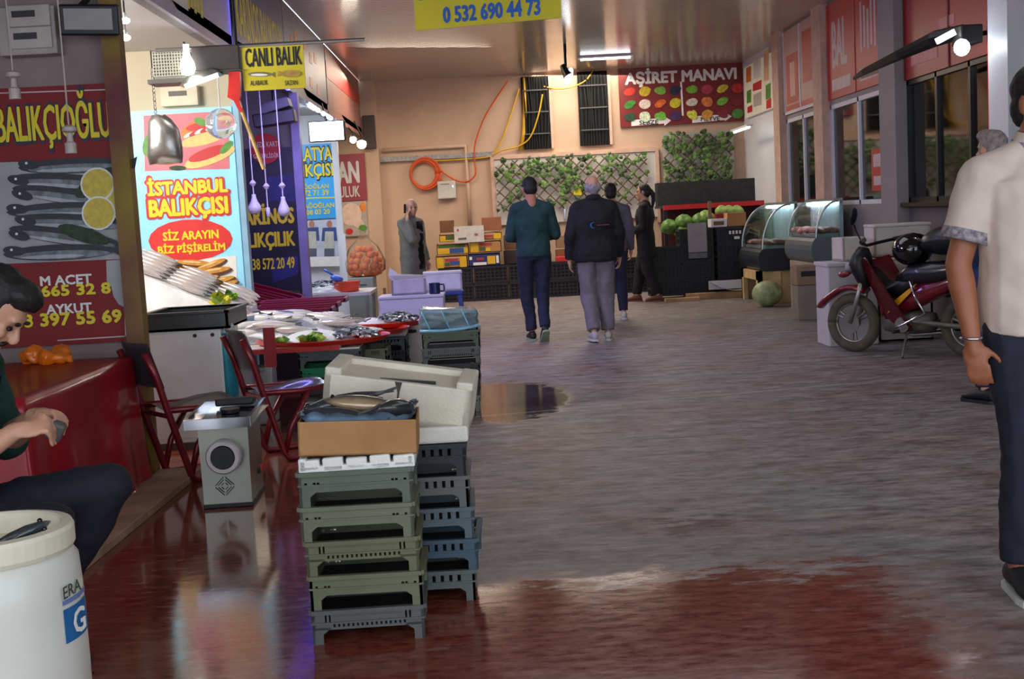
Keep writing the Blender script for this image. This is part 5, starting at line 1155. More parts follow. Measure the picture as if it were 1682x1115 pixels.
# ================================================================ PEOPLE
def V(*a): return Vector(a)
STAND = dict(pel=V(0, 0, .93), wst=V(0, .005, 1.09), chs=V(0, .0, 1.28), shl=V(0, -.015, 1.43), nek=V(0, -.01, 1.50), hd=V(0, .015, 1.625), hf=V(0, 1, 0), hu=V(0, 0, 1),
    sR=V(.172, -.01, 1.405), eR=V(.225, -.03, 1.13), wR=V(.235, .05, .88), sL=V(-.172, -.01, 1.405), eL=V(-.225, -.03, 1.13), wL=V(-.235, .05, .88),
    fR=V(0, .15, -1), fL=V(0, .15, -1), nR=V(-1, 0, 0), nL=V(1, 0, 0),
    hR=V(.09, 0, .91), kR=V(.10, .02, .49), aR=V(.10, -.02, .085), tR=V(.12, .17, .03), hL=V(-.09, 0, .91), kL=V(-.10, .02, .49), aL=V(-.10, -.02, .085), tL=V(-.12, .17, .03))
def ring(c, lat, fwd, w, d, n=20, p=2.4):
    out = []
    for i in range(n):
        a = 2*pi*i/n; x, y = cos(a), sin(a); r = (abs(x)**p+abs(y)**p)**(-1/p); out.append(c+lat*(w*x*r)+fwd*(d*y*r))
    return out
def basis(J):
    lat = (J['sR']-J['sL']).normalized(); hl = (J['hR']-J['hL']).normalized()
    return lat, hl
def torso(mb, J, k, wid, dep, keys):
    lat, hl = basis(J); pts = [J[q] if isinstance(q, str) else q for q in keys]; rings = []
    for i, p in enumerate(pts):
        tg = (pts[min(i+1, len(pts)-1)]-pts[max(i-1, 0)]).normalized(); f = i/(len(pts)-1); l = hl.lerp(lat, f); l = (l-tg*l.dot(tg)).normalized(); fw_ = tg.cross(l)
        rings.append(ring(p, l, fw_, wid[i]*k, dep[i]*k))
    mb.loft(rings)
def hand(mb, w, f, n, s, curl, thumb, r=.0088):
    """w wrist, f finger direction, n palm normal (palm faces n), thumb: +1/-1 side"""
    f = f.normalized(); n = (n-f*n.dot(f)).normalized(); sd = f.cross(n)*thumb
    rot = Matrix((sd, f, n)).transposed().to_4x4()
    mb.ell(w+f*.045*s, (.042*s, .055*s, .016*s), rot, 14, 10); mb.cap(w-f*.01, w+f*.03*s, .026*s, .026*s, 10)
    for i, (off, L) in enumerate(((.032, .07), (.011, .078), (-.011, .072), (-.031, .056))):
        p = w+f*.085*s+sd*off*s; d = f.copy(); a = curl*(1+.12*i)
        for k, ll in enumerate((.45, .32, .23)):
            d = (d*cos(a)+n*sin(a)).normalized() if True else d
            nn = (n-d*n.dot(d)); nn = nn.normalized() if nn.length > 1e-3 else n
            q = p+d*L*ll*s; mb.cap(p, q, r*s*(1-.08*k), r*s*(.94-.08*k), 8); p = q; 
            a = curl*.9; n_ = nn; d = (d*cos(a)+n_*sin(a)).normalized()
    p = w+f*.03*s+sd*.034*s; d = (f*.7+sd*.65+n*.35).normalized()
    for k, L in enumerate((.036, .03, .024)):
        q = p+d*L*s; mb.cap(p, q, .0105*s*(1-.08*k), .0098*s*(1-.1*k), 8); p = q; d = (d+f*.25-sd*.18+n*.12*curl).normalized()
def person(label, loc, rz, J0, sp, height=1.75, vox=.011, group=None):
    s = height/1.75; J = dict(STAND); J.update(J0); J = {k: (v*s if k not in ('hf', 'hu', 'fR', 'fL', 'nR', 'nL') else v) for k, v in J.items()}
    t = T('person', label, 'person', loc, rz, group); g = sp.get('girth', 1.0)*s
    hf, hu = J['hf'].normalized(), J['hu'].normalized(); hu = (hu-hf*hu.dot(hf)).normalized(); hx = hf.cross(hu)
    H = Matrix((hx, hf, hu)).transposed().to_4x4(); hd = J['hd']
    P = lambda x, y, z: hd+hx*x*s+hf*y*s+hu*z*s
    lat, hl = basis(J)
    # ---- body: one continuous surface
    mb = MB()
    mb.ell(P(0, -.012, .03), (.074*s, .094*s, .092*s), H, 20, 14); mb.ell(P(0, .02, -.045), (.058*s, .068*s, .066*s), H, 18, 12)
    mb.ell(P(0, .072, -.088), (.024*s, .022*s, .02*s), H, 10, 8)                                 # chin
    mb.cone(P(0, .082, .022), P(0, .108, -.022), .009*s, .016*s, 8); mb.ell(P(0, .104, -.024), (.017*s, .013*s, .012*s), H, 10, 8)   # nose
    mb.ell(P(0, .074, .036), (.05*s, .014*s, .013*s), H, 12, 8)                                    # brow
    mb.ell(P(0, .082, -.056), (.024*s, .012*s, .006*s), H, 10, 6); mb.ell(P(0, .081, -.066), (.021*s, .012*s, .007*s), H, 10, 6)      # lips
    for sx in (-1, 1):
        mb.ell(P(sx*.076, -.008, -.005), (.011*s, .02*s, .032*s), H, 10, 8); mb.ell(P(sx*.04, .066, -.018), (.022*s, .02*s, .02*s), H, 10, 8)
    mb.cap(J['nek']-(J['hd']-J['nek'])*.45, J['nek'].lerp(J['hd'], .75), .064*g, .06*s, 16)
    torso(mb, J, g, (.155, .16, .145, .165, .165, .10, .06), (.095, .10, .095, .115, .10, .07, .055), ('pel', J['pel'].lerp(J['wst'], .3), 'wst', 'chs', J['chs'].lerp(J['shl'], .6), 'shl', 'nek'))
    for q in 'RL':
        sg = 1 if q == 'R' else -1
        ka = .84 if sp.get('sleeve') is None else 1.0; mb.cap(J['s'+q]-lat*sg*.05*s, J['s'+q], .06*g, .056*g*ka); mb.cap(J['s'+q], J['e'+q], .05*g*ka, .042*g*ka); m_ = J['e'+q].lerp(J['w'+q], .3); mb.cap(J['e'+q], m_, .042*g*ka, .044*g*ka); mb.cap(m_, J['w'+q], .043*g*ka, .027*s)
        hand(mb, J['w'+q], J['f'+q], J['n'+q], 1.02*s, sp.get('curl'+q, sp.get('curl', .35)), sp.get('thumb'+q, sg))
        mb.cap(J['h'+q], J['k'+q], .075*g, .05*g); c_ = J['k'+q].lerp(J['a'+q], .3); mb.cap(J['k'+q], c_, .05*g, .048*g); mb.cap(c_, J['a'+q], .048*g, .034*s)
        fd = (J['t'+q]-J['a'+q]); mb.cap(J['a'+q]+V(0, 0, -.02*s), J['a'+q].lerp(J['t'+q], .6)+V(0, 0, .0), .032*s, .022*s)
    mobj('body', remesh(mb, vox, 3), sp['skin'], t)
    # ---- eyes, brows
    for sx in (-1, 1):
        MB().ell(P(sx*.032, .078, .008), (.013*s, .009*s, .008*s), H, 12, 8).build('eye', M('eye_dark', (40, 30, 26), .15), t)
        if sp.get('brow', True): MB().ell(P(sx*.034, .088, .034), (.022*s, .007*s, .0055*s), H, 10, 6).build('eyebrow', HAIR, t)
    # ---- hair
    hs = sp.get('hair')
    if hs:
        mb = MB()
        if hs == 'fringe':
            for sx in (-1, 1): mb.ell(P(sx*.058, -.045, .0), (.028*s, .055*s, .05*s), H, 14, 10)
            mb.ell(P(0, -.075, -.005), (.062*s, .036*s, .055*s), H, 16, 10); mb.ell(P(0, -.07, -.05), (.05*s, .03*s, .03*s), H, 14, 8)
        else:
            mb.ell(P(0, -.026, .05), (.081*s, .092*s, .086*s), H, 20, 14); mb.ell(P(0, -.05, -.01), (.074*s, .062*s, .075*s), H, 18, 12)
            if hs == 'full': mb.ell(P(0, .03, .1), (.07*s, .065*s, .042*s), H, 16, 10)
            if hs == 'tail':
                pr = P(0, -.105, .04); mb.ell(pr, (.03*s, .03*s, .03*s)); mb.tube([pr, P(0, -.15, -.02), P(.0, -.155, -.12), P(0, -.13, -.25)], [.028*s, .036*s, .032*s, .012*s], 10)
            for sx in (-1, 1): mb.ell(P(sx*.069, .012, .01), (.012*s, .018*s, .03*s), H, 10, 8)
        mobj('hair', remesh(mb, .008, 2, .004, 60), sp.get('hairm', HAIR), t)
    if sp.get('beard'):
        mb = MB(); mb.ell(P(0, .03, -.075), (.06*s, .062*s, .04*s), H, 16, 10); mb.ell(P(0, .088, -.046), (.03*s, .012*s, .008*s), H, 12, 8)
        for sx in (-1, 1): mb.ell(P(sx*.062, .02, -.045), (.012*s, .03*s, .045*s), H, 10, 8)
        mobj('beard', remesh(mb, .007, 2, .003, 70), HAIR, t)
    # ---- trousers
    if sp.get('pants'):
        mb = MB(); torso(mb, J, g, (.15, .175, .17), (.10, .118, .11), (J['pel']-(J['wst']-J['pel']).normalized()*.07*s, 'pel', J['pel'].lerp(J['wst'], .55)))
        lw = sp.get('leg', 1.0)
        for q in 'RL':
            mb.cap(J['h'+q], J['k'+q], .098*g, .074*g*lw); e_ = J['a'+q].lerp(J['k'+q], .06); mb.cone(J['k'+q], e_, .073*g*lw, .06*g*lw, 18); mb.ell(J['k'+q], .074*g*lw)
        mobj('trousers', remesh(mb, vox, 3, .012, 9, 1), sp['pants'], t)
    # ---- top
    if sp.get('top'):
        mb = MB(); hz = sp.get('hem', .88); lo = J['pel'].lerp(J['wst'], (hz-.93)/.16); tk = sp.get('tk', 1.0)
        torso(mb, J, g*tk, (.182, .188, .182, .188, .190, .125, .072), (.125, .13, .125, .138, .12, .088, .066), (lo, lo.lerp(J['wst'], .4), 'wst', 'chs', J['chs'].lerp(J['shl'], .6), 'shl', J['nek']-(J['nek']-J['shl'])*.2))
        for q in 'RL':
            sg = 1 if q == 'R' else -1; sw = sp.get('sleeve_w', 1.0)
            mb.cap(J['s'+q]-lat*sg*.05*s, J['s'+q], .078*g, .074*g); mb.cap(J['nek'].lerp(J['shl'], .35)+lat*sg*.03*s, J['s'+q], .055*g, .068*g)
            if sp.get('sleeve') == 'short': mb.cone(J['s'+q], J['s'+q].lerp(J['e'+q], .7), .074*g*sw, .072*g*sw, 18)
            elif sp.get('sleeve') == 'elbow': mb.cap(J['s'+q], J['e'+q], .070*g*sw, .06*g*sw)
            elif sp.get('sleeve') != 'none':
                mb.cap(J['s'+q], J['e'+q], .072*g*sw, .062*g*sw); mb.cone(J['e'+q], J['e'+q].lerp(J['w'+q], .96), .061*g*sw, .046*g*sw, 16)
        mobj(sp.get('topname', 'sweater'), remesh(mb, vox, 3, sp.get('wob', .012), 8, 2), sp['top'], t)
        cl = sp.get('collar')
        if cl:
            a = J['nek']; d = (J['hd']-J['nek']).normalized(); lt = (lat-d*lat.dot(d)).normalized(); fw_ = d.cross(lt); rg = []
            for r_, z in ((.074, -.03), (.078, .0), (.07, .035), (.063, .035), (.066, 0), (.066, -.03)): rg.append(ring(a+d*z*s, lt, fw_, r_*g, r_*g*.95, 24, 2))
            MB().loft(rg).build('collar', cl, t, smooth=True)
    # ---- shoes
    for q in 'RL':
        a, tt = J['a'+q], J['t'+q]; d = (tt-a); u = V(0, 0, 1) if abs(d.normalized().z) < .5 else V(0, 0, 1)
        heel = a-(d*.32); mb = MB(); fd = d.normalized(); 
        flat = V(d.x, d.y, 0)
        if flat.length < 1e-3: flat = V(0, 1, 0)
        dirn = sp.get('sd'+q); fdir = (dirn or flat).normalized(); sd = fdir.cross(V(0, 0, 1)).normalized(); upv = sd.cross(fdir).normalized()
        b = V(a.x, a.y, a.z-.085*s) if not sp.get('base'+q) else sp['base'+q]*s
        f_ = lambda x, y, z: b+sd*x*s+fdir*y*s+upv*z*s
        rg = []
        for y, w, h_ in ((-.075, .02, .05), (-.06, .034, .085), (-.01, .038, .10), (.05, .042, .085), (.11, .047, .06), (.16, .042, .045), (.19, .02, .03)):
            rg.append([f_(w*cos(a_)*(1 if sin(a_) > -.2 else .95), y, .012+max(0, (h_)*(sin(a_)*.5+.5))) for a_ in [2*pi*i/14 for i in range(14)]])
        mb.loft(rg); sh_ = mb.build('shoe', sp['shoe'], t, smooth=True)
        rg = []
        for y, w in ((-.08, .022), (-.06, .038), (.0, .041), (.06, .045), (.12, .05), (.17, .044), (.195, .022)): rg.append([f_(w, y, 0), f_(w, y, .022), f_(-w, y, .022), f_(-w, y, 0)])
        MB().loft(rg).build('sole', sp.get('sole', sp['shoe']), sh_)
    return t, J, P
def lim(J, **k): d = dict(J); d.update(k); return d
NAVYJ = M('jeans_navy', (34, 36, 62), .8, ns=9, amt=.2); GREYT = M('trousers_grey', (116, 108, 118), .8, ns=9, amt=.12); BLK = M('cloth_black', (16, 16, 22), .8, ns=9, amt=.25)
GRN = M('sweater_green', (30, 66, 66), .85, ns=9, amt=.2, bump=.1, bs=90); SHB = M('shoe_black', (26, 26, 28), .5); SOLE = M('sole_white', (206, 206, 200), .5); SHW = M('shoe_pale', (176, 172, 176), .5)
# A: man in a green sweater walking away
pa = G(884, 559)
person('person in a dark green sweater and navy jeans walking away', (pa.x, pa.y, 0), R(4),
    lim({}, eR=V(.25, .02, 1.12), wR=V(.15, .21, 1.10), fR=V(-.7, .7, .1), eL=V(-.25, .02, 1.12), wL=V(-.15, .21, 1.10), fL=V(.7, .7, .1), nR=V(0, 0, -1), nL=V(0, 0, -1),
        hd=V(-.005, .05, 1.615), hf=V(-.1, 1, -.35), kR=V(.085, .03, .49), aR=V(.06, -.16, .13), tR=V(.05, -.06, .04), kL=V(-.085, .08, .49), aL=V(-.055, .04, .085), tL=V(-.07, .23, .03)),
    dict(skin=SKIN, hair='full', top=GRN, hem=.90, pants=NAVYJ, shoe=SHB, sole=M('sole_greenish', (150, 170, 140), .5), sdR=V(-.05, 1, -.75), baseR=V(.06, -.22, .07), sleeve_w=.93, tk=.97, leg=.95), 1.77)
# B: older man in a black jacket
pb = G(985, 559)
tb, JB, PB = person('grey haired person in a black jacket and grey trousers walking away', (pb.x, pb.y, 0), R(3),
    lim({}, eR=V(.25, -.02, 1.13), wR=V(.265, .08, .88), eL=V(-.26, -.03, 1.13), wL=V(-.275, .03, .87), kR=V(.10, .04, .49), aR=V(.09, -.03, .085), tR=V(.12, .14, .03), kL=V(-.09, .03, .49), aL=V(-.075, -.16, .10), tL=V(-.09, 0.0, .03)),
    dict(skin=SKIN2, hair='fringe', hairm=M('hair_grey', (150, 142, 150), .7, ns=40, amt=.3, bump=.3), top=BLK, topname='jacket', hem=.84, tk=1.1, sleeve_w=1.05, pants=GREYT, shoe=SHW, sole=SOLE, girth=1.12, collar=BLK, leg=1.1), 1.74)
bd = T('x', None, None); bd.name = 'jacket_print'; bd.parent = tb; bd.location = (-.0, -.188, 1.22)
mb = MB(); mb.tube([(-.035+.028*cos(a), 0, .028*sin(a)) for a in [pi*.35+pi*1.3*i/12 for i in range(13)]], [.002+.006*sin(pi*i/12) for i in range(13)], 6); mb.build('moon_mark', M('print_cyan', (40, 110, 160), .5), bd)
txt(bd, 'LOGO', .06, 0, .12, .016, M('print_dark_red', (110, 30, 44), .5), 0, .001) if False else MB().bb(0, .13, -.002, .002, -.006, .004).build('red_line', M('print_dark_red', (110, 30, 44), .5), bd)
# C: man hidden behind B
pc = G(1016, 524)
person('person with grey sleeves and white shoes mostly hidden behind the man in the black jacket', (pc.x-.03, pc.y, 0), R(0),
    lim({}, kR=V(.10, .06, .49), aR=V(.10, -.02, .085), aL=V(-.09, .1, .085), tL=V(-.1, .29, .03), kL=V(-.09, .1, .5)),
    dict(skin=SKIN2, hair='short', top=M('vest_grey', (96, 92, 100), .8, ns=8), topname='jacket', hem=.88, pants=NAVYJ, shoe=M('shoe_white', (206, 202, 184), .5), sole=SOLE), 1.70)
# E: person in black with a ponytail facing left
pe = G(1076, 493)
person('person in long black clothes with a ponytail facing left at the vegetable stand', (pe.x-.12, pe.y-.15, 0), R(75),
    lim({}, eR=V(.22, .0, 1.12), wR=V(.10, .22, 1.08), fR=V(-.6, .8, 0), eL=V(-.22, .0, 1.12), wL=V(-.08, .24, 1.04), fL=V(.6, .8, 0), nR=V(0, 0, 1), nL=V(0, 0, 1), kR=V(.09, .12, .5), aR=V(.09, .18, .085), tR=V(.1, .37, .03), aL=V(-.09, -.16, .085), tL=V(-.09, .02, .03), kL=V(-.09, -.02, .49)),
    dict(skin=SKIN2, hair='tail', top=BLK, topname='coat', hem=.66, tk=1.04, pants=BLK, shoe=M('shoe_brown', (112, 66, 44), .6), leg=1.15), 1.72)
pf = T('x', None, None); pf.name = 'scarf_front'; 
bpy.data.objects.remove(pf)
o = MB().ell((0, 0, 0), (.05, .09, .22)).build('cream_bag', M('cream_cloth', (206, 178, 150), .8, ns=8), None, (pe.x-.36, pe.y-.18, 1.12), 0, True); tag(o, 'cream cloth bag held by the person in black at the vegetable stand', 'bag')
# D: bald man on the phone
pd = A(680, 445, 15.9)
td, JD, PD = person('bald person in a grey jacket holding a phone to the ear by the tan wall', (pd.x, 15.9, 0), R(-128),
    lim({}, hd=V(.0, .03, 1.62), hf=V(.53, .85, -.12), eR=V(.215, .2, 1.18), wR=V(.135, .06, 1.45), fR=V(-.25, -.25, 1), nR=V(-1, .3, 0), eL=V(-.225, -.03, 1.13)),
    dict(skin=SKIN2, hair=None, top=M('jacket_grey', (116, 116, 104), .85, ns=8, amt=.12), topname='jacket', hem=.70, tk=1.08, pants=BLK, shoe=SHB, collar=M('jacket_grey', (116, 116, 104)), brow=False), 1.66)
# dark shirt front
MB().sheet(lambda u, v: V(-.09+.13*u-.0, .128+.012*sin(pi*u)-.004*v, .74+.62*v), 6, 8, .006).build('shirt_front', BLK, td, smooth=True)
MB().box((.085, -.015, 1.53), (.03, .014, .12), (R(-10), 0, R(-30)), .004).build('phone', BLACK, td)
# F: grey haired person behind the right man
pf = G(1616, 660)
person('grey haired person in blue jeans mostly hidden behind the man in the beige polo shirt', (pf.x+.08, pf.y, 0), R(20),
    {}, dict(skin=SKIN2, hair='full', hairm=M('hair_grey_brown', (150, 136, 132), .7, ns=40, amt=.3, bump=.3), top=M('shirt_navy', (26, 32, 60), .8, ns=8), pants=M('jeans_blue', (34, 48, 96), .8, ns=9, amt=.2), shoe=SHB), 1.73)
# R: man in the beige polo at the right edge
POLO = M('polo_beige', (214, 194, 180), .8, ns=10, amt=.06, bump=.08, bs=150)
KN = M('knit_band', (176, 164, 164), .8, ns=60, rgb2=(86, 80, 96))
tr_, JR, PR = person('person in a beige polo shirt and dark jeans at the right edge', (1.815, 3.99, 0), R(180),
    lim({}, sR=V(.185, -.01, 1.40), eR=V(.268, -.01, 1.12), wR=V(.243, .04, .865), fR=V(-.12, .16, -1), nR=V(-.45, -.88, 0), hR=V(.095, 0, .91), kR=V(.075, .03, .49), aR=V(.085, .0, .085), tR=V(.10, .19, .03),
        hd=V(-.01, .015, 1.625), hf=V(-.35, 1, -.02)),
    dict(skin=M('skin_brown', (160, 96, 66), .5, ns=12, amt=.08, bump=.05, bs=90), hair='full', top=POLO, topname='polo_shirt', hem=.885, tk=1.06, sleeve='short', sleeve_w=1.02, pants=M('jeans_dark', (26, 28, 44), .8, ns=12, amt=.25, bump=.15, bs=120), shoe=M('shoe_mesh_black', (24, 24, 26), .7, ns=60, amt=.4), sole=SOLE, collar=POLO, curl=.26, wob=.010, leg=1.05), 1.755, .008)
e_ = JR['s'+'R'].lerp(JR['e'+'R'], .68); d_ = (JR['eR']-JR['sR']).normalized(); l1 = d_.orthogonal().normalized(); l2 = d_.cross(l1)
MB().loft([ring(e_+d_*z, l1, l2, r_, r_, 24, 2) for r_, z in ((.0775, -.02), (.0795, .0), (.0785, .018), (.072, .018), (.072, -.02))]).build('sleeve_band', KN, tr_, smooth=True)
w_ = JR['wR']; d_ = (JR['wR']-JR['eR']).normalized(); l1 = d_.orthogonal().normalized(); l2 = d_.cross(l1)
MB().tube([w_-d_*.012+l1*.0385*cos(a)+l2*.034*sin(a)+d_*.008*sin(a) for a in [2*pi*i/30 for i in range(31)]], [.0042+.0008*(i % 2) for i in range(31)], 6).build('bracelet', CHROME, tr_, smooth=True)
cc = JR['nek']
d_ = (JR['hd']-JR['nek']).normalized(); l1 = (V(1, 0, 0)-d_*d_.x).normalized(); l2 = d_.cross(l1)
MB().loft([ring(cc+d_*z, l1, l2, r_, r_*.95, 24, 2) for r_, z in ((.080, -.045), (.090, -.05), (.087, -.02), (.082, .006), (.077, .006))]).build('collar_band', KN, tr_, smooth=True)
# S: seated man at the left, facing right (+x); joints given directly in world offsets from his base point
B0 = V(-1.62, 3.62, 0)
def w2(x, y, z): return V(x, y, z)-B0
JS = dict(pel=w2(-1.76, 3.62, .53), wst=w2(-1.73, 3.62, .68), chs=w2(-1.66, 3.62, .87), shl=w2(-1.585, 3.62, 1.0), nek=w2(-1.545, 3.62, 1.05), hd=w2(-1.465, 3.60, 1.165), hf=V(.66, -.03, -.75), hu=V(.75, 0, .66),
    sR=w2(-1.60, 3.45, .98), eR=w2(-1.60, 3.40, .70), wR=w2(-1.405, 3.53, .815), fR=V(.9, .25, .12), nR=V(0, .5, -.8), sL=w2(-1.60, 3.79, .98), eL=w2(-1.56, 3.85, .74), wL=w2(-1.40, 3.68, .835), fL=V(.9, -.3, .05), nL=V(0, -.5, -.8),
    hR=w2(-1.74, 3.52, .51), kR=w2(-1.30, 3.44, .555), aR=w2(-1.55, 3.42, .10), tR=w2(-1.37, 3.40, .03), hL=w2(-1.74, 3.72, .51), kL=w2(-1.235, 3.78, .585), aL=w2(-1.53, 3.78, .10), tL=w2(-1.35, 3.77, .03))
JS = {k: v/(1.0) for k, v in JS.items()}
ts, JJ, PS = person('seated person in a dark green sweater with black hair looking down at the hands', B0, 0, JS,
    dict(skin=SKIN2, hair='full', beard=True, top=M('sweater_dark_green', (20, 54, 46), .85, ns=9, amt=.25, bump=.12, bs=90), hem=.93, sleeve='elbow', pants=M('trousers_black_navy', (20, 20, 34), .8, ns=9, amt=.25), shoe=SHB, curl=1.0, wob=.014, thumbR=1, thumbL=-1), 1.75, .008)
MB().sheet(lambda u, v: V(-.03+.005*u, 0, 0)+w2(-1.475+.045*v-.03*abs(2*u-1), 3.55+.1*u, .80+.17*v), 4, 6, .006).build('shirt_front', M('shirt_dark_blue', (22, 28, 60), .8), ts, smooth=True)
o = MB().box((0, 0, 0), (.05, .035, .06), (.3, .5, .2), .008).build('held_scrap', M('scrap_grey', (84, 84, 80), .6), None, (-1.318, 3.605, .80)); tag(o, 'small grey scrap held in the hands of the seated person', 'scrap')
t = T('stool', 'low dark stool under the seated person', 'stool', (-1.80, 3.62, 0)); MB().bb(-.16, .16, -.17, .17, .36, .40, .01).build('seat', BLACK, t)
for sx in (-.13, .13):
    for sy in (-.14, .14): MB().cone((sx, sy, 0), (sx, sy, .36), .02).build('leg', BLACK, t)
# ================================================================ BACK PRODUCE
CB = M('crate_black_big', (30, 30, 34), .55, ns=6, amt=.15, bump=.05)
def veg_crate_mesh(w, d, h):
    mb = MB(); t = .012
    for s in (-1, 1):
        y = s*(d/2-t/2); mb.box((0, y, h-.02), (w, t+.012, .04)); mb.box((0, y, .02), (w, t, .04)); 
        for k in range(3): mb.box((0, y, .09+(h-.15)*k/2.6), (w, t, .02))
        n = 8
        for k in range(n+1): mb.box((-w/2+.02+(w-.04)*k/n, y, h/2), (.022, t, h))
        x = s*(w/2-t/2); mb.box((x, 0, h-.02), (t+.012, d, .04)); mb.box((x, 0, .02), (t, d, .04)); mb.box((x, 0, h*.45), (t, d, .03))
        for k in range(5): mb.box((x, -d/2+.02+(d-.04)*k/4, h/2), (t, .022, h))
    mb.box((0, 0, .01), (w-.02, d-.02, .02)); mb.box((0, 0, h*.5), (w-.05, d-.05, h*.8)); return mb
vm = veg_crate_mesh(.56, .4, .30).build('proto', CB).data; bpy.data.objects.remove(bpy.data.objects['proto'])
def vcrate(label, x, y, z, group, sc=(1, 1, 1)):
    o = bpy.data.objects.new('vegetable_crate', vm); COL.objects.link(o); o.location = (x, y, z); o.scale = sc; return tag(o, label, 'crate', group)
# row under the fruit boxes and behind the men: x from A(755) to A(1030)
ords = ['first', 'second', 'third', 'fourth', 'fifth', 'sixth']
for i in range(6):
    x = A(720, 460, 20.2).x+.3+.575*i
    for j in range(2): vcrate('black vegetable crate, %s column from the left of the row at the back wall, %s' % (ords[i], 'lower' if j == 0 else 'upper'), x, 20.2, .285*j, 'black crates along the back wall', (1, 1, .94))
    if i: vcrate('black crate in the back row of the %s column from the left at the back wall' % ords[i], x, 20.62, .285*1.0, 'black crates along the back wall', (1, .9, .94)) if False else None
zt = .57
# fruit boxes
def fbox(label, px0, py0, px1, py1, Y, main, marks, loc_z=None):
    a, b = A(px0, py1, Y), A(px1, py0, Y); w, h = b.x-a.x, b.z-a.z; z = a.z if loc_z is None else loc_z
    t = T('fruit_box', label, 'fruit box', ((a.x+b.x)/2, Y+.15, z)); mb = MB(); th = .012
    mb.bb(-w/2, w/2, -.15, -.15+th, 0, h).bb(-w/2, w/2, .15-th, .15, 0, h).bb(-w/2, -w/2+th, -.15, .15, 0, h*1.1).bb(w/2-th, w/2, -.15, .15, 0, h*1.1).bb(-w/2, w/2, -.15, .15, 0, th).bb(-w/2, w/2, -.15, -.09, h-.01, h); mb.build('carton', main, t)
    mb = MB()
    for m, x, zz, ww, hh in marks: mb.mat(m).bb(-w/2+x*w, -w/2+(x+ww)*w, -.152-.0012*len(mb.bm.faces)/6, -.1505, zz*h, (zz+hh)*h)
    mb.build('print', None, t); return t
YB_ = M('print_box_yellow', (220, 176, 30), .6, ns=8, amt=.1); GRB = M('print_box_green', (60, 96, 50), .6, ns=8); BLB = M('print_box_blue', (46, 80, 150), .6, ns=8); NVB = M('box_navy', (36, 48, 110), .6, ns=8); RDB = M('print_box_red', (170, 60, 50), .6, ns=8); PKB = M('print_box_pale', (206, 160, 140), .6)
Yf = 20.0
z0 = zt; hh = A(750, 435, Yf).z-A(750, 458, Yf).z
m1 = [(YB_, .02, .02, .22, .9), (RDB, .3, .55, .4, .25), (PKB, .28, .8, .5, .12), (BLB, .45, .25, .3, .3), (YB_, .76, .02, .22, .9), (GRB, .28, .2, .15, .25)]
fbox('yellow printed fruit box lowest of the left column on the black crates', 718, 437, 768, 459, Yf, CARD, m1, zt)
fbox('navy fruit box with white marks lowest of the right column on the black crates', 771, 436, 822, 459, Yf, NVB, [(WHP, .04, .55, .08, .25), (WHP, .15, .1, .42, .22), (RDB, .25, .5, .25, .2), (YB_, .6, .15, .25, .65), (WHP, .88, .2, .08, .6)], zt)
fbox('yellow and green fruit box in the middle of the left column', 719, 415, 770, 434, Yf, CARD, [(YB_, .02, .05, .96, .6), (GRB, .05, .65, .85, .28), (BLB, .4, .1, .45, .5)], zt+.222)
fbox('yellow fruit box in the middle of the right column', 773, 413, 824, 434, Yf, CARD, [(YB_, .02, .05, .25, .85), (RDB, .3, .6, .4, .25), (GRB, .3, .2, .2, .3), (YB_, .5, .1, .15, .3)], zt+.222)
fbox('yellow and dark green fruit box on top of the left column', 723, 399, 773, 413, Yf, M('cardboard_brown2', (140, 96, 50), .85), [(YB_, .02, .05, .96, .8), (GRB, .2, .25, .6, .6)], zt+.43)
fbox('red and yellow printed fruit box on top of the right column', 775, 397, 825, 411, Yf, CARD, [(YB_, .02, .05, .3, .8), (PKB, .28, .7, .5, .2), (RDB, .35, .35, .35, .3), (YB_, .74, .05, .24, .8)], zt+.43)
for px0, py0, px1, py1, lb in ((724, 378, 746, 399, 'empty brown carton standing open on the left fruit boxes'), (793, 374, 824, 397, 'reddish brown carton standing on the right fruit boxes')):
    a, b = A(px0, py1, 20.3), A(px1, py0, 20.3); o = MB().bb(0, b.x-a.x, 0, .2, 0, b.z-a.z, .006).build('carton', CARDD if px0 < 750 else M('carton_reddish', (150, 96, 66), .85, ns=6), None, (a.x, 20.3, zt+.575)); tag(o, lb, 'carton')
s = Sign('notice_board', 'white dirty board leaning on top of the fruit boxes', 'board', (746, 371, 795, 398), 'Y', 19.95, M('board_offwhite', (206, 202, 194), .6, ns=12, amt=.1), .03)
s.shapes('marks', [(M('mark_red', (170, 90, 80), .6), 752, 378, 2, 2, 0), (M('mark_dark', (100, 92, 84), .6), [(753, 391), (766, 390), (766, 393), (753, 394)]), (M('mark_red', (170, 90, 80)), 782, 385, 3, 2, 0)], 1)
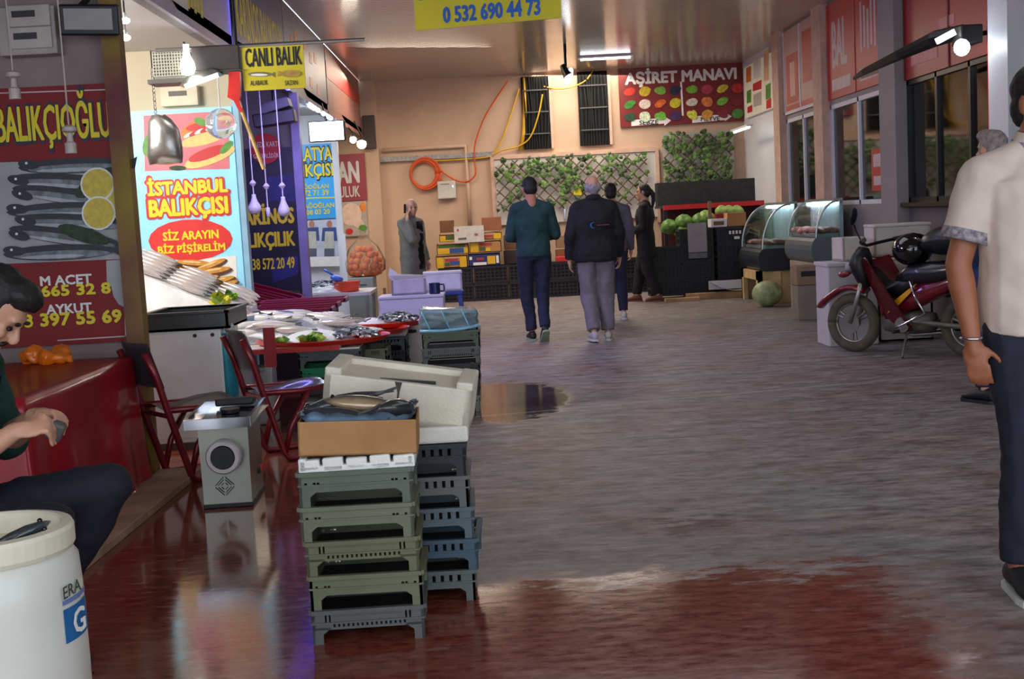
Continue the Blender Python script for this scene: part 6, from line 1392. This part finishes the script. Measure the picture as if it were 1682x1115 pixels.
# shelf boxes behind the men (brown cartons on the row)
for i, (px0, py0, px1, py1, m, lb) in enumerate(((828, 375, 850, 400, CARDD, 'dark brown carton left of the man in the green sweater'), (828, 402, 852, 425, M('carton_black_brown', (58, 48, 46), .8), 'blackish carton on the crates left of the man in the green sweater'), (914, 376, 948, 398, M('carton_greybrown', (140, 116, 86), .85), 'grey brown carton between the two walking men'), (914, 398, 942, 418, CARDD, 'dark carton below the grey brown one between the two walking men'))):
    a, b = A(px0, py1, 20.3), A(px1, py0, 20.3); o = MB().bb(0, b.x-a.x, 0, .3, 0, b.z-a.z, .006).build('carton', m, None, (a.x, 20.3, a.z if i in (0, 2) else zt)); tag(o, lb, 'carton')
    if i in (0, 2): o.location.z = (zt+.235 if i == 0 else zt+.22)
a, b = A(914, 429, 20.0), A(945, 420, 20.0); o = MB().bb(0, .4, 0, .3, 0, .08, .006).build('red_basin', M('red_plastic2', (200, 40, 44), .5), None, (a.x, 20.02, zt)); tag(o, 'red plastic basin on the black crates between the two walking men', 'basin')
# ---- greengrocer stand, right: tiers of crates, red edges, cabbages
Ys = 18.35
xs0 = A(1105, 430, Ys).x
def pxw(p, Y): return A(p, 430, Y).x
cols = [(1092, 'left'), (1142, 'middle'), (1205, 'right'), (1250, 'rightmost')]
wds = [.5, .5, .56, .3]
for (p, nm_), wd in zip(cols, wds):
    for j in range(4 if nm_ in ('middle', 'right') else 3): lc_ = vcrate('black vegetable crate in the %s column of the greengrocer stand, %s' % (nm_, ['lowest', 'second lowest', 'third', 'topmost'][j]), pxw(p, Ys), Ys, .045+.245*j, 'black crates of the greengrocer stand', (wd/.56, 1, .81))
    if nm_ == 'right':
        for k in range(4): MB().box((-.08+.05*k, -.208, .2), (.03, .004, .06)).build('print_mark', WHP, lc_)
        MB().box((.02, -.208, .1), (.08, .004, .05)).build('print_mark', WHP, lc_)
s = Sign('price_card', 'grey blank card standing on the greengrocer stand crates', 'card', (1130, 366, 1161, 414), 'Y', 18.08, M('card_grey', (160, 156, 152), .7), .012)
MB().bb(-s.w/2, s.w/2, .0, .02, -.09, -.01).build('wire_foot', M('wire_grey', (110, 110, 108), .5), s.root)
t = T('display_shelf', 'dark shelf with a red edge behind the cabbages', 'shelf', (0, 0, 0))
DKR = M('shelf_dark_red', (70, 14, 22), .7)
x0, x1 = A(1090, 350, 19.6).x, A(1262, 340, 19.6).x
za = A(1130, 340, 19.6).z; z2 = A(1150, 300, 20.3).z
MB().bb(x0, x1, 19.55, 19.6, za-.03, za+.045).build('red_edge', M('red_edge', (190, 30, 34), .5), t)
MB().bb(x0, x1, 19.9, 19.95, .5, za).build('back_board', DKR, t)
MB().bb(x0, x1, 19.6, 20.6, za, za+.04).build('top_board', BLACK, t)
o = MB().bb(x0, x1, 20.2, 20.5, za+.04, za+.42).build('black_crate', M('crate_back_black', (34, 36, 36), .6, ns=14, amt=.4, bump=.3)); tag(o, 'long black crate on the shelf under the right hand ivy', 'crate')
for x in (x0+.03, x1-.03): MB().bb(x-.03, x+.03, 19.6, 19.66, 0, za).build('leg', BLACK, t)
MB().bb(x0, x1, 18.6, 19.6, .70, .74).build('lower_board', BLACK, t); MB().bb(x0, x1, 19.0, 19.06, 0, .70).build('front_leg', BLACK, t)
a = A(1168, 365, 18.5); o = MB().bb(-.025, .025, 0, .03, a.z-.35, a.z+.32).build('stand_post', M('post_worn', (130, 104, 80), .7), None, (a.x, 18.56, 0)); tag(o, 'thin worn post dividing the greengrocer stand', 'post')
CBG = M('cabbage_green', (96, 140, 58), .5, ns=9, amt=.3, bump=.4, bs=14); CBG2 = M('cabbage_pale', (146, 176, 92), .5, ns=9, amt=.2, bump=.4, bs=14)
random.seed(2)
def cabbage(label, loc, r, m):
    me = MB(); me.ell((0, 0, 0), (r, r, r*.9), None, 16, 10)
    for i in range(5): a = i*1.26; me.ell((r*.5*cos(a), r*.5*sin(a), -.1*r), (r*.65, r*.65, r*.7), (random.random(), random.random(), 0), 12, 8)
    o = mobj('cabbage', remesh(me, .02, 2, .015, 14), m); o.location = loc; return tag(o, label, 'cabbage', None)
for px, py, r, m, lb in ((1100, 372, .13, CBG, 'dark green cabbage at the left end of the greengrocer stand'), (1122, 378, .13, CBG2, 'pale cabbage left of the grey blank card'), (1124, 365, .14, CBG, 'green cabbage just above the pale one, left of the grey card'), (1150, 362, .13, CBG, 'green cabbage behind the grey blank card'), (1160, 356, .12, CBG2, 'cabbage right of the grey blank card by the thin post')):
    a = A(px, py, 18.75); cabbage(lb, a, r, m)
for px, lb in ((1186, 'leftmost'), (1198, 'middle'), (1211, 'rightmost')):
    a = A(px, 346, 19.2); cabbage(lb+' of the three pale cabbages on the red tray', a, .1, CBG2)
a, b = A(1176, 358, 19.15), A(1216, 350, 19.15); o = MB().bb(0, b.x-a.x, 0, .3, 0, .09).build('red_tray', M('tray_red2', (150, 24, 28), .5), None, (a.x, 19.1, a.z-.03)); tag(o, 'red tray under the three pale cabbages', 'tray')
o = MB().bb(0, b.x-a.x, 0, .3, 0, max(.05, a.z-.03-.745)).build('wooden_crate', CARDD, None, (a.x, 19.15, .745)); tag(o, 'dark carton under the red cabbage tray', 'carton')
for px0, py0, px1, py1, m, lb in ((1196, 362, 1226, 386, CARD, 'brown carton on the right column of the greengrocer stand'), (1169, 372, 1195, 387, WHITE_, 'small white carton with a dark window on the greengrocer stand')):
    a, b = A(px0, py1, 18.2), A(px1, py0, 18.2); t = T('carton', lb, 'carton', ((a.x+b.x)/2, 18.35, 1.03)); w = (b.x-a.x)/2; h = b.z-a.z
    MB().bb(-w, w, -.14, .14, 0, h, .005).build('box', m, t)
    if m is WHITE_: MB().bb(-w*.7, w*.6, -.143, -.14, h*.25, h*.7).build('window', CARDD, t)
for k, (px0, py0, px1, py1, m, lb) in enumerate(((1226, 360, 1262, 400, CARD, 'slanted brown cardboard sheet left of the far display case'), (1222, 345, 1262, 362, M('sheet_black', (40, 40, 42), .6), 'slanted black sheet above the brown cardboard at the greengrocer stand'))):
    a, b = A(px0, py1, 18.0), A(px1, py0, 18.0); o = MB().poly([(0, 0, 0), (b.x-a.x, 0, .1), (b.x-a.x, 0, b.z-a.z), (0, 0, (b.z-a.z)*.65)], (0, .03, 0)).build('cardboard_sheet', m, None, (a.x, 18.2+.05*k, .79)); tag(o, lb, 'sheet')
# pallet boards and white bent board at the floor
for px0, px1, lb in ((1105, 1150, 'short wooden board on the floor under the greengrocer crates'), (1135, 1180, 'pale wooden board lying on the floor at the foot of the greengrocer stand')):
    a, b = G(px0, 493), G(px1, 491); hb = .05 if px0 < 1120 else .09; o = MB().box((0, 0, hb/2), (b.x-a.x+(.1 if px0 < 1120 else .9), .16, hb), None, .005).build('board', WOOD, None, ((a.x+b.x)/2+(.4 if px0 > 1120 else -.1), 17.78 if px0 > 1120 else 17.6, 0)); tag(o, lb, 'board')
o = MB().bb(-.6, .6, -.25, .25, 0, .04).build('pallet', WOOD, None, (pxw(1190, 18.3), 18.3, 0)); tag(o, 'flat wooden pallet under the right column of the greengrocer stand', 'pallet')
a = A(1208, 478, 17.85)
o = MB().sheet(lambda u, v: V(-.38+.76*u, -.12+.24*v, .12*(2*u-1)**2-.02*u+.12*(1-v)*0), 16, 3, .025).build('bent_board', WHITE_, None, (a.x, 17.78, .116), 0, True); tag(o, 'white bent foam board lying below the right black crates', 'board')
o = MB().bb(-.3, .3, 0, .03, 0, .13, .005).build('white_sheet', WHITE_, None, (a.x-.08, 17.9, .12)); tag(o, 'white sheet standing behind the bent foam board', 'board')
# ---- curved glass display cases
CGL = glass('case_glass', (222, 236, 232), ior=1.5)
def case(label, x0, x1, y0, y1, zb, zt_, base_m):
    t = T('display_case', label, 'display case', (x0, y0, 0)); w, L = x1-x0, y1-y0; h1 = zb+.30
    n = 12; prof = [(0.06+.0, zb)]+[(.0+.22*(1-cos(a))*.0+.06*(1-sin(a)), zb+.15-.15*cos(a)) for a in [pi*i/8 for i in range(9)]]
    pf = [(w, zb), (.08, zb)]+[(.08-.08*sin(pi*i/8), zb+.15-.15*cos(pi*i/8)) for i in range(1, 8)]+[(.08, h1), (w, h1)]
    MB().poly([(p[0], 0, p[1]) for p in pf], (0, L, 0)).build('base', base_m, t)
    cv = [(.06+(w*.72)*(1-cos(a)), h1+(zt_-h1)*sin(a)) for a in [pi/2*i/n for i in range(n+1)]]
    MB().sheet(lambda u, v: V(cv[int(round(u*n))][0], L*v, cv[int(round(u*n))][1]), n, 4, .008).build('curved_glass', CGL, t, smooth=True)
    for yy, nm_ in ((0.0, 'end_glass'), (L-.008, 'end_glass')):
        MB().poly([(p[0], yy, p[1]) for p in cv]+[(w, yy, zt_), (w, yy, h1)], (0, .008, 0)).build(nm_, CGL, t)
    mb = MB(); 
    for yy in (0, L): mb.tube([(p[0], yy, p[1]) for p in cv], .012, 6)
    mb.bb(w*.74, w, 0, L, zt_, zt_+.03); mb.build('frame', M('case_frame', (166, 172, 172), .3, m=.6), t)
    MB().bb(w-.04, w, 0, L, h1, zt_).build('back_panel', M('case_inner', (214, 222, 236), .4), t)
    MB().bb(w*.2, w-.05, .04, L-.04, h1, h1+.04).build('shelf', WHITE_, t)
    random.seed(int(y0*10)); MEAT = M('meat_pink', (196, 110, 106), .4, ns=10, rgb2=(226, 170, 160))
    proto = None
    for i in range(10):
        loc = (x0+w*(.34+.2*(i % 3)), y0+.14+(L-.28)*(i//3)/3.2, h1+.075)
        if proto is None: proto = tag(MB().ell((0, 0, 0), (.10, .13, .04), (0, .2, 0), 14, 8).build('meat_piece', MEAT, None, loc, 0, True), 'piece of pink meat inside the '+label.split(' display')[0]+' case', 'meat', 'meat in the '+label.split(' display')[0]+' case')
        else: c = proto.copy(); COL.objects.link(c); c.location = loc; c.rotation_euler = (0, random.uniform(-.2, .2), random.random()*3); c.scale = (random.uniform(.7, 1.1), random.uniform(.7, 1.1), random.uniform(.8, 1.2))
    MB().cone((w*.78, .05, zt_-.03), (w*.78, L-.05, zt_-.03), .02).build('tube', M('case_tube', (240, 248, 255), .3, e=8), t)
    return t
def pz(px, py, Y): return A(px, py, Y).z
xa = A(1237, 400, 16.6).x
case('farther glass meat display case with a dark base beside the greengrocer stand', xa, 4.15, 16.3, 17.6, pz(1290, 444, 16.3), pz(1300, 335, 16.3), M('case_navy', (34, 40, 48), .4, ns=2))
xb = A(1318, 400, 14.6).x
case('nearer glass meat display case behind the motorcycle', xb, 4.15, 14.2, 15.5, pz(1370, 428, 14.2)-.02, pz(1400, 328, 14.2), M('case_greyblue', (96, 108, 112), .4, ns=2))
zc_ = pz(1290, 444, 16.3); xc = (xa+4.15)/2
o = MB(); o.bb(-.5, .2, -.55, -.5, 0, zc_).bb(-.5, .2, .5, .55, 0, zc_).bb(-.5, -.44, -.55, .55, zc_-.12, zc_).bb(-.5, -.44, -.55, -.4, 0, zc_).bb(-.5, -.44, .4, .55, 0, zc_).bb(-.3, -.2, -.58, -.55, 0, zc_); o = o.build('wooden_stand', M('stand_wood', (206, 176, 120), .7, ns=5, amt=.2), None, (xa+.5, 16.9, 0)); tag(o, 'rough wooden stand under the farther display case', 'stand')
zc2 = pz(1370, 428, 14.2)-.02; o = MB().bb(xb+.05, 4.12, 14.25, 15.45, 0, zc2, .01).build('case_plinth', M('plinth_beige', (170, 150, 130), .7, ns=3), None, (0, 0, 0)); tag(o, 'beige plinth under the nearer display case', 'plinth')
a = G(1312, 488); o = MB().ell((0, 0, .17), (.2, .19, .17), None, 20, 14).build('watermelon', M('melon_skin', (190, 200, 150), .45, ns=9, rgb2=(120, 146, 84)), None, (3.62, 15.9, 0), 0, True); tag(o, 'pale green melon on the floor below the display cases', 'melon')
a = A(1325, 420, 14.0); t = T('carton', 'beige carton with a dark gap in front of the nearer display case', 'carton', (3.62, 13.9, 0)); MB().bb(-.15, .2, -.15, .15, .4, .62, .01).build('box', M('carton_beige', (150, 124, 104), .85), t); MB().bb(-.14, .19, -.14, .14, 0, .4, .01).build('lower_box', M('carton_grey', (140, 134, 120), .85), t); MB().bb(-.1, .15, -.153, -.15, .5, .56).build('gap', M('dark_gap', (46, 40, 40), .8), t)
# white box and foam boxes around the motorcycle
o = MB(); o.box((0, 0, .375), (.46, .42, .75), None, .012).bb(-.24, .24, -.23, .23, .74, .775, .006); o = o.build('white_freezer', M('freezer_white', (196, 194, 198), .5, ns=2, amt=.05), None, (3.32, 11.32, 0)); tag(o, 'white box freezer standing behind the motorcycle front wheel', 'freezer')
FW = M('foam_white3', (206, 196, 188), .75, ns=5, amt=.06)
foam_box('foam_box', 'white foam box with rounded lid on top behind the motorcycle seat', (3.85, 11.45, .80), .52, .4, .27, (0, 0, R(-4)), FW, True)
foam_box('foam_box', 'white foam box in the middle of the stack behind the motorcycle seat', (3.83, 11.45, .40), .52, .4, .36, (0, 0, R(3)), FW, True)
foam_box('foam_box', 'white foam box on the floor behind the motorcycle seat', (3.85, 11.45, .0), .52, .4, .36, (0, 0, 0), FW, True)
foam_box('foam_box', 'small whitish foam box on the white freezer', (3.36, 11.35, .776), .22, .3, .22, (0, 0, R(4)), FW, False)
# ================================================================ MOTORCYCLE (local +x = forward)
fwp = V(3.19, 10.68, 0); rwp = V(3.90, 9.84, 0)
dv = fwp-rwp; WB = dv.length; t = T('motorcycle', 'dark red moped motorcycle with a black seat parked by the white freezer', 'motorcycle', (fwp+rwp)/2, math.atan2(dv.y, dv.x)); mc = t
RDM = M('moped_red', (120, 16, 34), .25, ns=3, amt=.12, coat=.6); TYR = M('tyre_dusty', (84, 76, 62), .85, ns=14, amt=.2, bump=.2); ALU = M('alloy_grey', (150, 146, 138), .35, m=.7, ns=8); ENG = M('engine_grey', (104, 100, 92), .5, m=.4, ns=12, amt=.25, bump=.2)
wr = .262
for sx, nm_ in ((WB/2, 'front_wheel'), (-WB/2, 'rear_wheel')):
    w = T('x', None, None); w.name = nm_; w.parent = t; w.location = (sx, 0, wr)
    def torus(Rr, r, m, n):
        mb = MB(); mb.loft([[V((Rr+r*cos(b))*cos(a), r*.95*sin(b), (Rr+r*cos(b))*sin(a)) for b in [2*pi*j/10 for j in range(10)]] for a in [2*pi*i/40 for i in range(41)]]); return mb.build(n, m, w, smooth=True)
    torus(wr-.048, .048, TYR, 'tyre'); torus(wr-.09, .016, ALU, 'rim')
    mb = MB(); mb.cone((0, -.05, 0), (0, .05, 0), .045, .045, 16)
    for k in range(3):
        for da in (-.13, .13): a = 2*pi*k/3+da+.5; mb.cone((.04*cos(a), 0, .04*sin(a)), ((wr-.09)*cos(a), 0, (wr-.09)*sin(a)), .014, .012, 8)
    mb.build('hub_spokes', ALU, w)
    if sx > 0: MB().cone((0, .05, 0), (0, .056, 0), .09, .09, 20).build('brake_disc', STEEL, w)
fx = WB/2
for sy in (-.06, .06): MB().tube([(fx, sy, wr), (fx-.07, sy, .45), (fx-.155, sy*.8, .72)], [.02, .022, .024], 8).build('fork_leg', ALU if True else BLACK, t, smooth=True)
MB().loft([ring(V(fx+(wr+.05+.1*max(0, .9-a))*cos(a), 0, wr+(wr+.05+.1*max(0, .9-a))*sin(a)), V(0, 1, 0), V(cos(a), 0, sin(a)), .075*(1-.75*(abs(a-1.5)/1.5)**2)+.004, .03, 14, 2) for a in [.36+.15*i for i in range(12)]]).build('front_fender', RDM, t, smooth=True)
# leg shield: wide curved panel from head down to engine
def shield(sy):
    return lambda u, v: V(fx-.20-.24*u**1.1-.02*v, sy*(.05+.13*sin(pi*min(1, .25+u*.6))*(v)), .80-.58*u+.02*v)
for sy in (-1, 1):
    MB().sheet(lambda u, v: V(fx-.11-.30*u-.26*v*(.55+.45*u), sy*(.05+.14*v*(1-.35*u)), .80-.62*u+.05*v), 12, 6, .016).build('leg_shield', RDM, t, smooth=True)
MB().loft([ring(p, V(0, 1, 0), d, w, h, 14, 2.4) for p, d, w, h in ((V(fx-.12, 0, .92), V(1, 0, .3).normalized(), .05, .04), (V(fx-.1, 0, .86), V(1, 0, .2).normalized(), .10, .07), (V(fx-.09, 0, .78), V(1, 0, 0), .12, .09), (V(fx-.11, 0, .68), V(1, 0, 0), .10, .07), (V(fx-.14, 0, .58), V(1, 0, 0), .06, .05))]).build('front_cowl', BLACK, t, smooth=True)
MB().ell((fx+.0, 0, .75), (.05, .09, .06)).build('headlight', M('headlight_glass', (150, 150, 160), .1), t, smooth=True)
for sy in (-1, 1): MB().ell((fx-.01, sy*.14, .70), (.06, .04, .03), (0, .2, 0)).build('turn_signal', RDM, t, smooth=True)
MB().tube([(fx-.30, -.32, .99), (fx-.22, -.2, .97), (fx-.15, 0, .94), (fx-.22, .2, .97), (fx-.30, .32, .99)], .014, 8).build('handlebar', BLACKM, t, smooth=True)
for sy in (-1, 1):
    MB().cone((fx-.35, sy*.35, 1.0), (fx-.26, sy*.25, .98), .02).build('grip', BLACK, t)
    if sy < 0: continue
    MB().tube([(fx-.23, sy*.2, .98), (fx-.2, sy*.24, 1.08), (fx-.2, sy*.26, 1.13)], .007, 6).build('mirror_stem', BLACKM, t); MB().ell((fx-.2, sy*.27, 1.2), (.018, .05, .075), (0, -.2, 0)).build('mirror', BLACK, t, smooth=True)
MB().loft([ring(p, V(0, 1, 0), V(0, 0, 1), w, h, 14, 2.6) for p, w, h in ((V(.08, 0, .64), .08, .06), (V(-.04, 0, .69), .13, .09), (V(-.3, 0, .71), .15, .10), (V(-.6, 0, .75), .13, .08), (V(-.78, 0, .80), .07, .04))]).build('seat', M('seat_black', (24, 24, 30), .35, ns=5, coat=.3), t, smooth=True)
MB().loft([ring(p, V(0, 1, 0), d, w, h, 14, 2.6) for p, d, w, h in ((V(fx-.30, 0, .42), V(0, 0, 1), .06, .10), (V(.08, 0, .42), V(0, 0, 1), .07, .1), (V(-.1, 0, .52), V(0, 0, 1), .10, .11), (V(-.4, 0, .62), V(0, 0, 1), .11, .07), (V(-.78, 0, .72), V(0, 0, 1), .06, .04))]).build('body_panel', RDM, t, smooth=True)
for sy in (-1, 1): 
    MB().poly([(.16, sy*.075, .36), (.10, sy*.085, .46), (-.06, sy*.105, .57), (-.14, sy*.115, .62), (-.08, sy*.11, .54), (.06, sy*.09, .42)], (0, sy*.012, 0)).build('yellow_flash', M('flash_yellow', (226, 160, 24), .4), t)
MB().loft([ring(p, V(0, 1, 0), V(0, 0, 1), w, h, 12, 3) for p, w, h in ((V(.22, 0, .26), .06, .06), (V(.1, 0, .27), .08, .085), (V(-.06, 0, .28), .10, .10), (V(-.22, 0, .29), .08, .08))]).build('engine', ENG, t, smooth=True)
for sy in (-1, 1): MB().cone((.0, sy*.08, .27), (.0, sy*.13, .27), .075, .065, 20).build('engine_cover', ALU, t)
MB().loft([ring(p, V(0, 1, 0), d, w, h, 14, 2.4) for p, d, w, h in ((V(fx-.2, 0, .74), V(1, 0, .5).normalized(), .09, .05), (V(.14, 0, .55), V(1, 0, 1).normalized(), .10, .10), (V(.0, 0, .6), V(0, 0, 1), .11, .09), (V(-.1, 0, .64), V(0, 0, 1), .11, .06))]).build('inner_cover', BLACK, t, smooth=True)
MB().tube([(.2, -.09, .22), (.05, -.13, .16), (-.3, -.15, .2), (-.72, -.16, .3)], [.018, .02, .035, .04], 10).build('exhaust', CHROME, t, smooth=True)
for sy in (-1, 1): MB().tube([(-WB/2, sy*.09, wr), (-WB/2+.12, sy*.1, .62)], .024, 10).build('rear_shock', ALU, t); MB().cone((.0, sy*.08, .3), (-WB/2, sy*.075, wr), .022).build('swing_arm', ENG, t)
MB().tube([(-.10, .16, .64), (-.16, .17, .5), (-.24, .17, .38), (-.02, .18, .27), (.02, .19, .25)], .012, 8).build('guard_bar', CHROME, t, smooth=True)
MB().tube([(-.02, .08, .2), (-.05, .18, .08), (-.07, .24, .008)], .012, 6).build('kickstand', ENG, t); 
for sy in (-1, 1): MB().cone((.03, sy*.08, .22), (.03, sy*.22, .22), .014).build('foot_peg', BLACK, t)
MB().loft([ring(V(-WB/2+(wr+.05)*cos(a), 0, wr+(wr+.05)*sin(a)), V(0, 1, 0), V(cos(a), 0, sin(a)), .06, .014, 12, 2) for a in [.9+.17*i for i in range(11)]]).build('rear_fender', BLACK, t, smooth=True)
MB().tube([(-.5, -.1, .8), (-.72, -.1, .86), (-.78, 0, .87), (-.72, .1, .86), (-.5, .1, .8)], .012, 8).build('rear_rack', BLACKM, t)
cf, sf = dv.x/WB, dv.y/WB
def mloc(x, y, z): b = (fwp+rwp)/2; return V(b.x+cf*x-sf*y, b.y+sf*x+cf*y, z)
o = MB(); o.ell((0, 0, .0), (.17, .15, .14), None, 24, 16); o.bb(-.15, .1, -.14, .14, -.06, .0, .02) if False else None
o = o.build('helmet', M('helmet_black', (14, 14, 18), .08, coat=.8), None, mloc(-.04, 0, .9), 0, True); tag(o, 'glossy black helmet on the front of the motorcycle seat', 'helmet')
o = MB(); o.ell((0, 0, 0), (.33, .21, .13), (0, R(8), 0), 20, 12); o.ell((-.2, .02, .04), (.16, .16, .1), None, 16, 10); o = o.build('saddle_bag', M('bag_black', (26, 26, 32), .35, ns=6, amt=.3, bump=.3, bs=9), None, mloc(-.45, 0, .985), math.atan2(sf, cf), True); tag(o, 'black shiny bag lying across the rear of the motorcycle seat', 'bag')
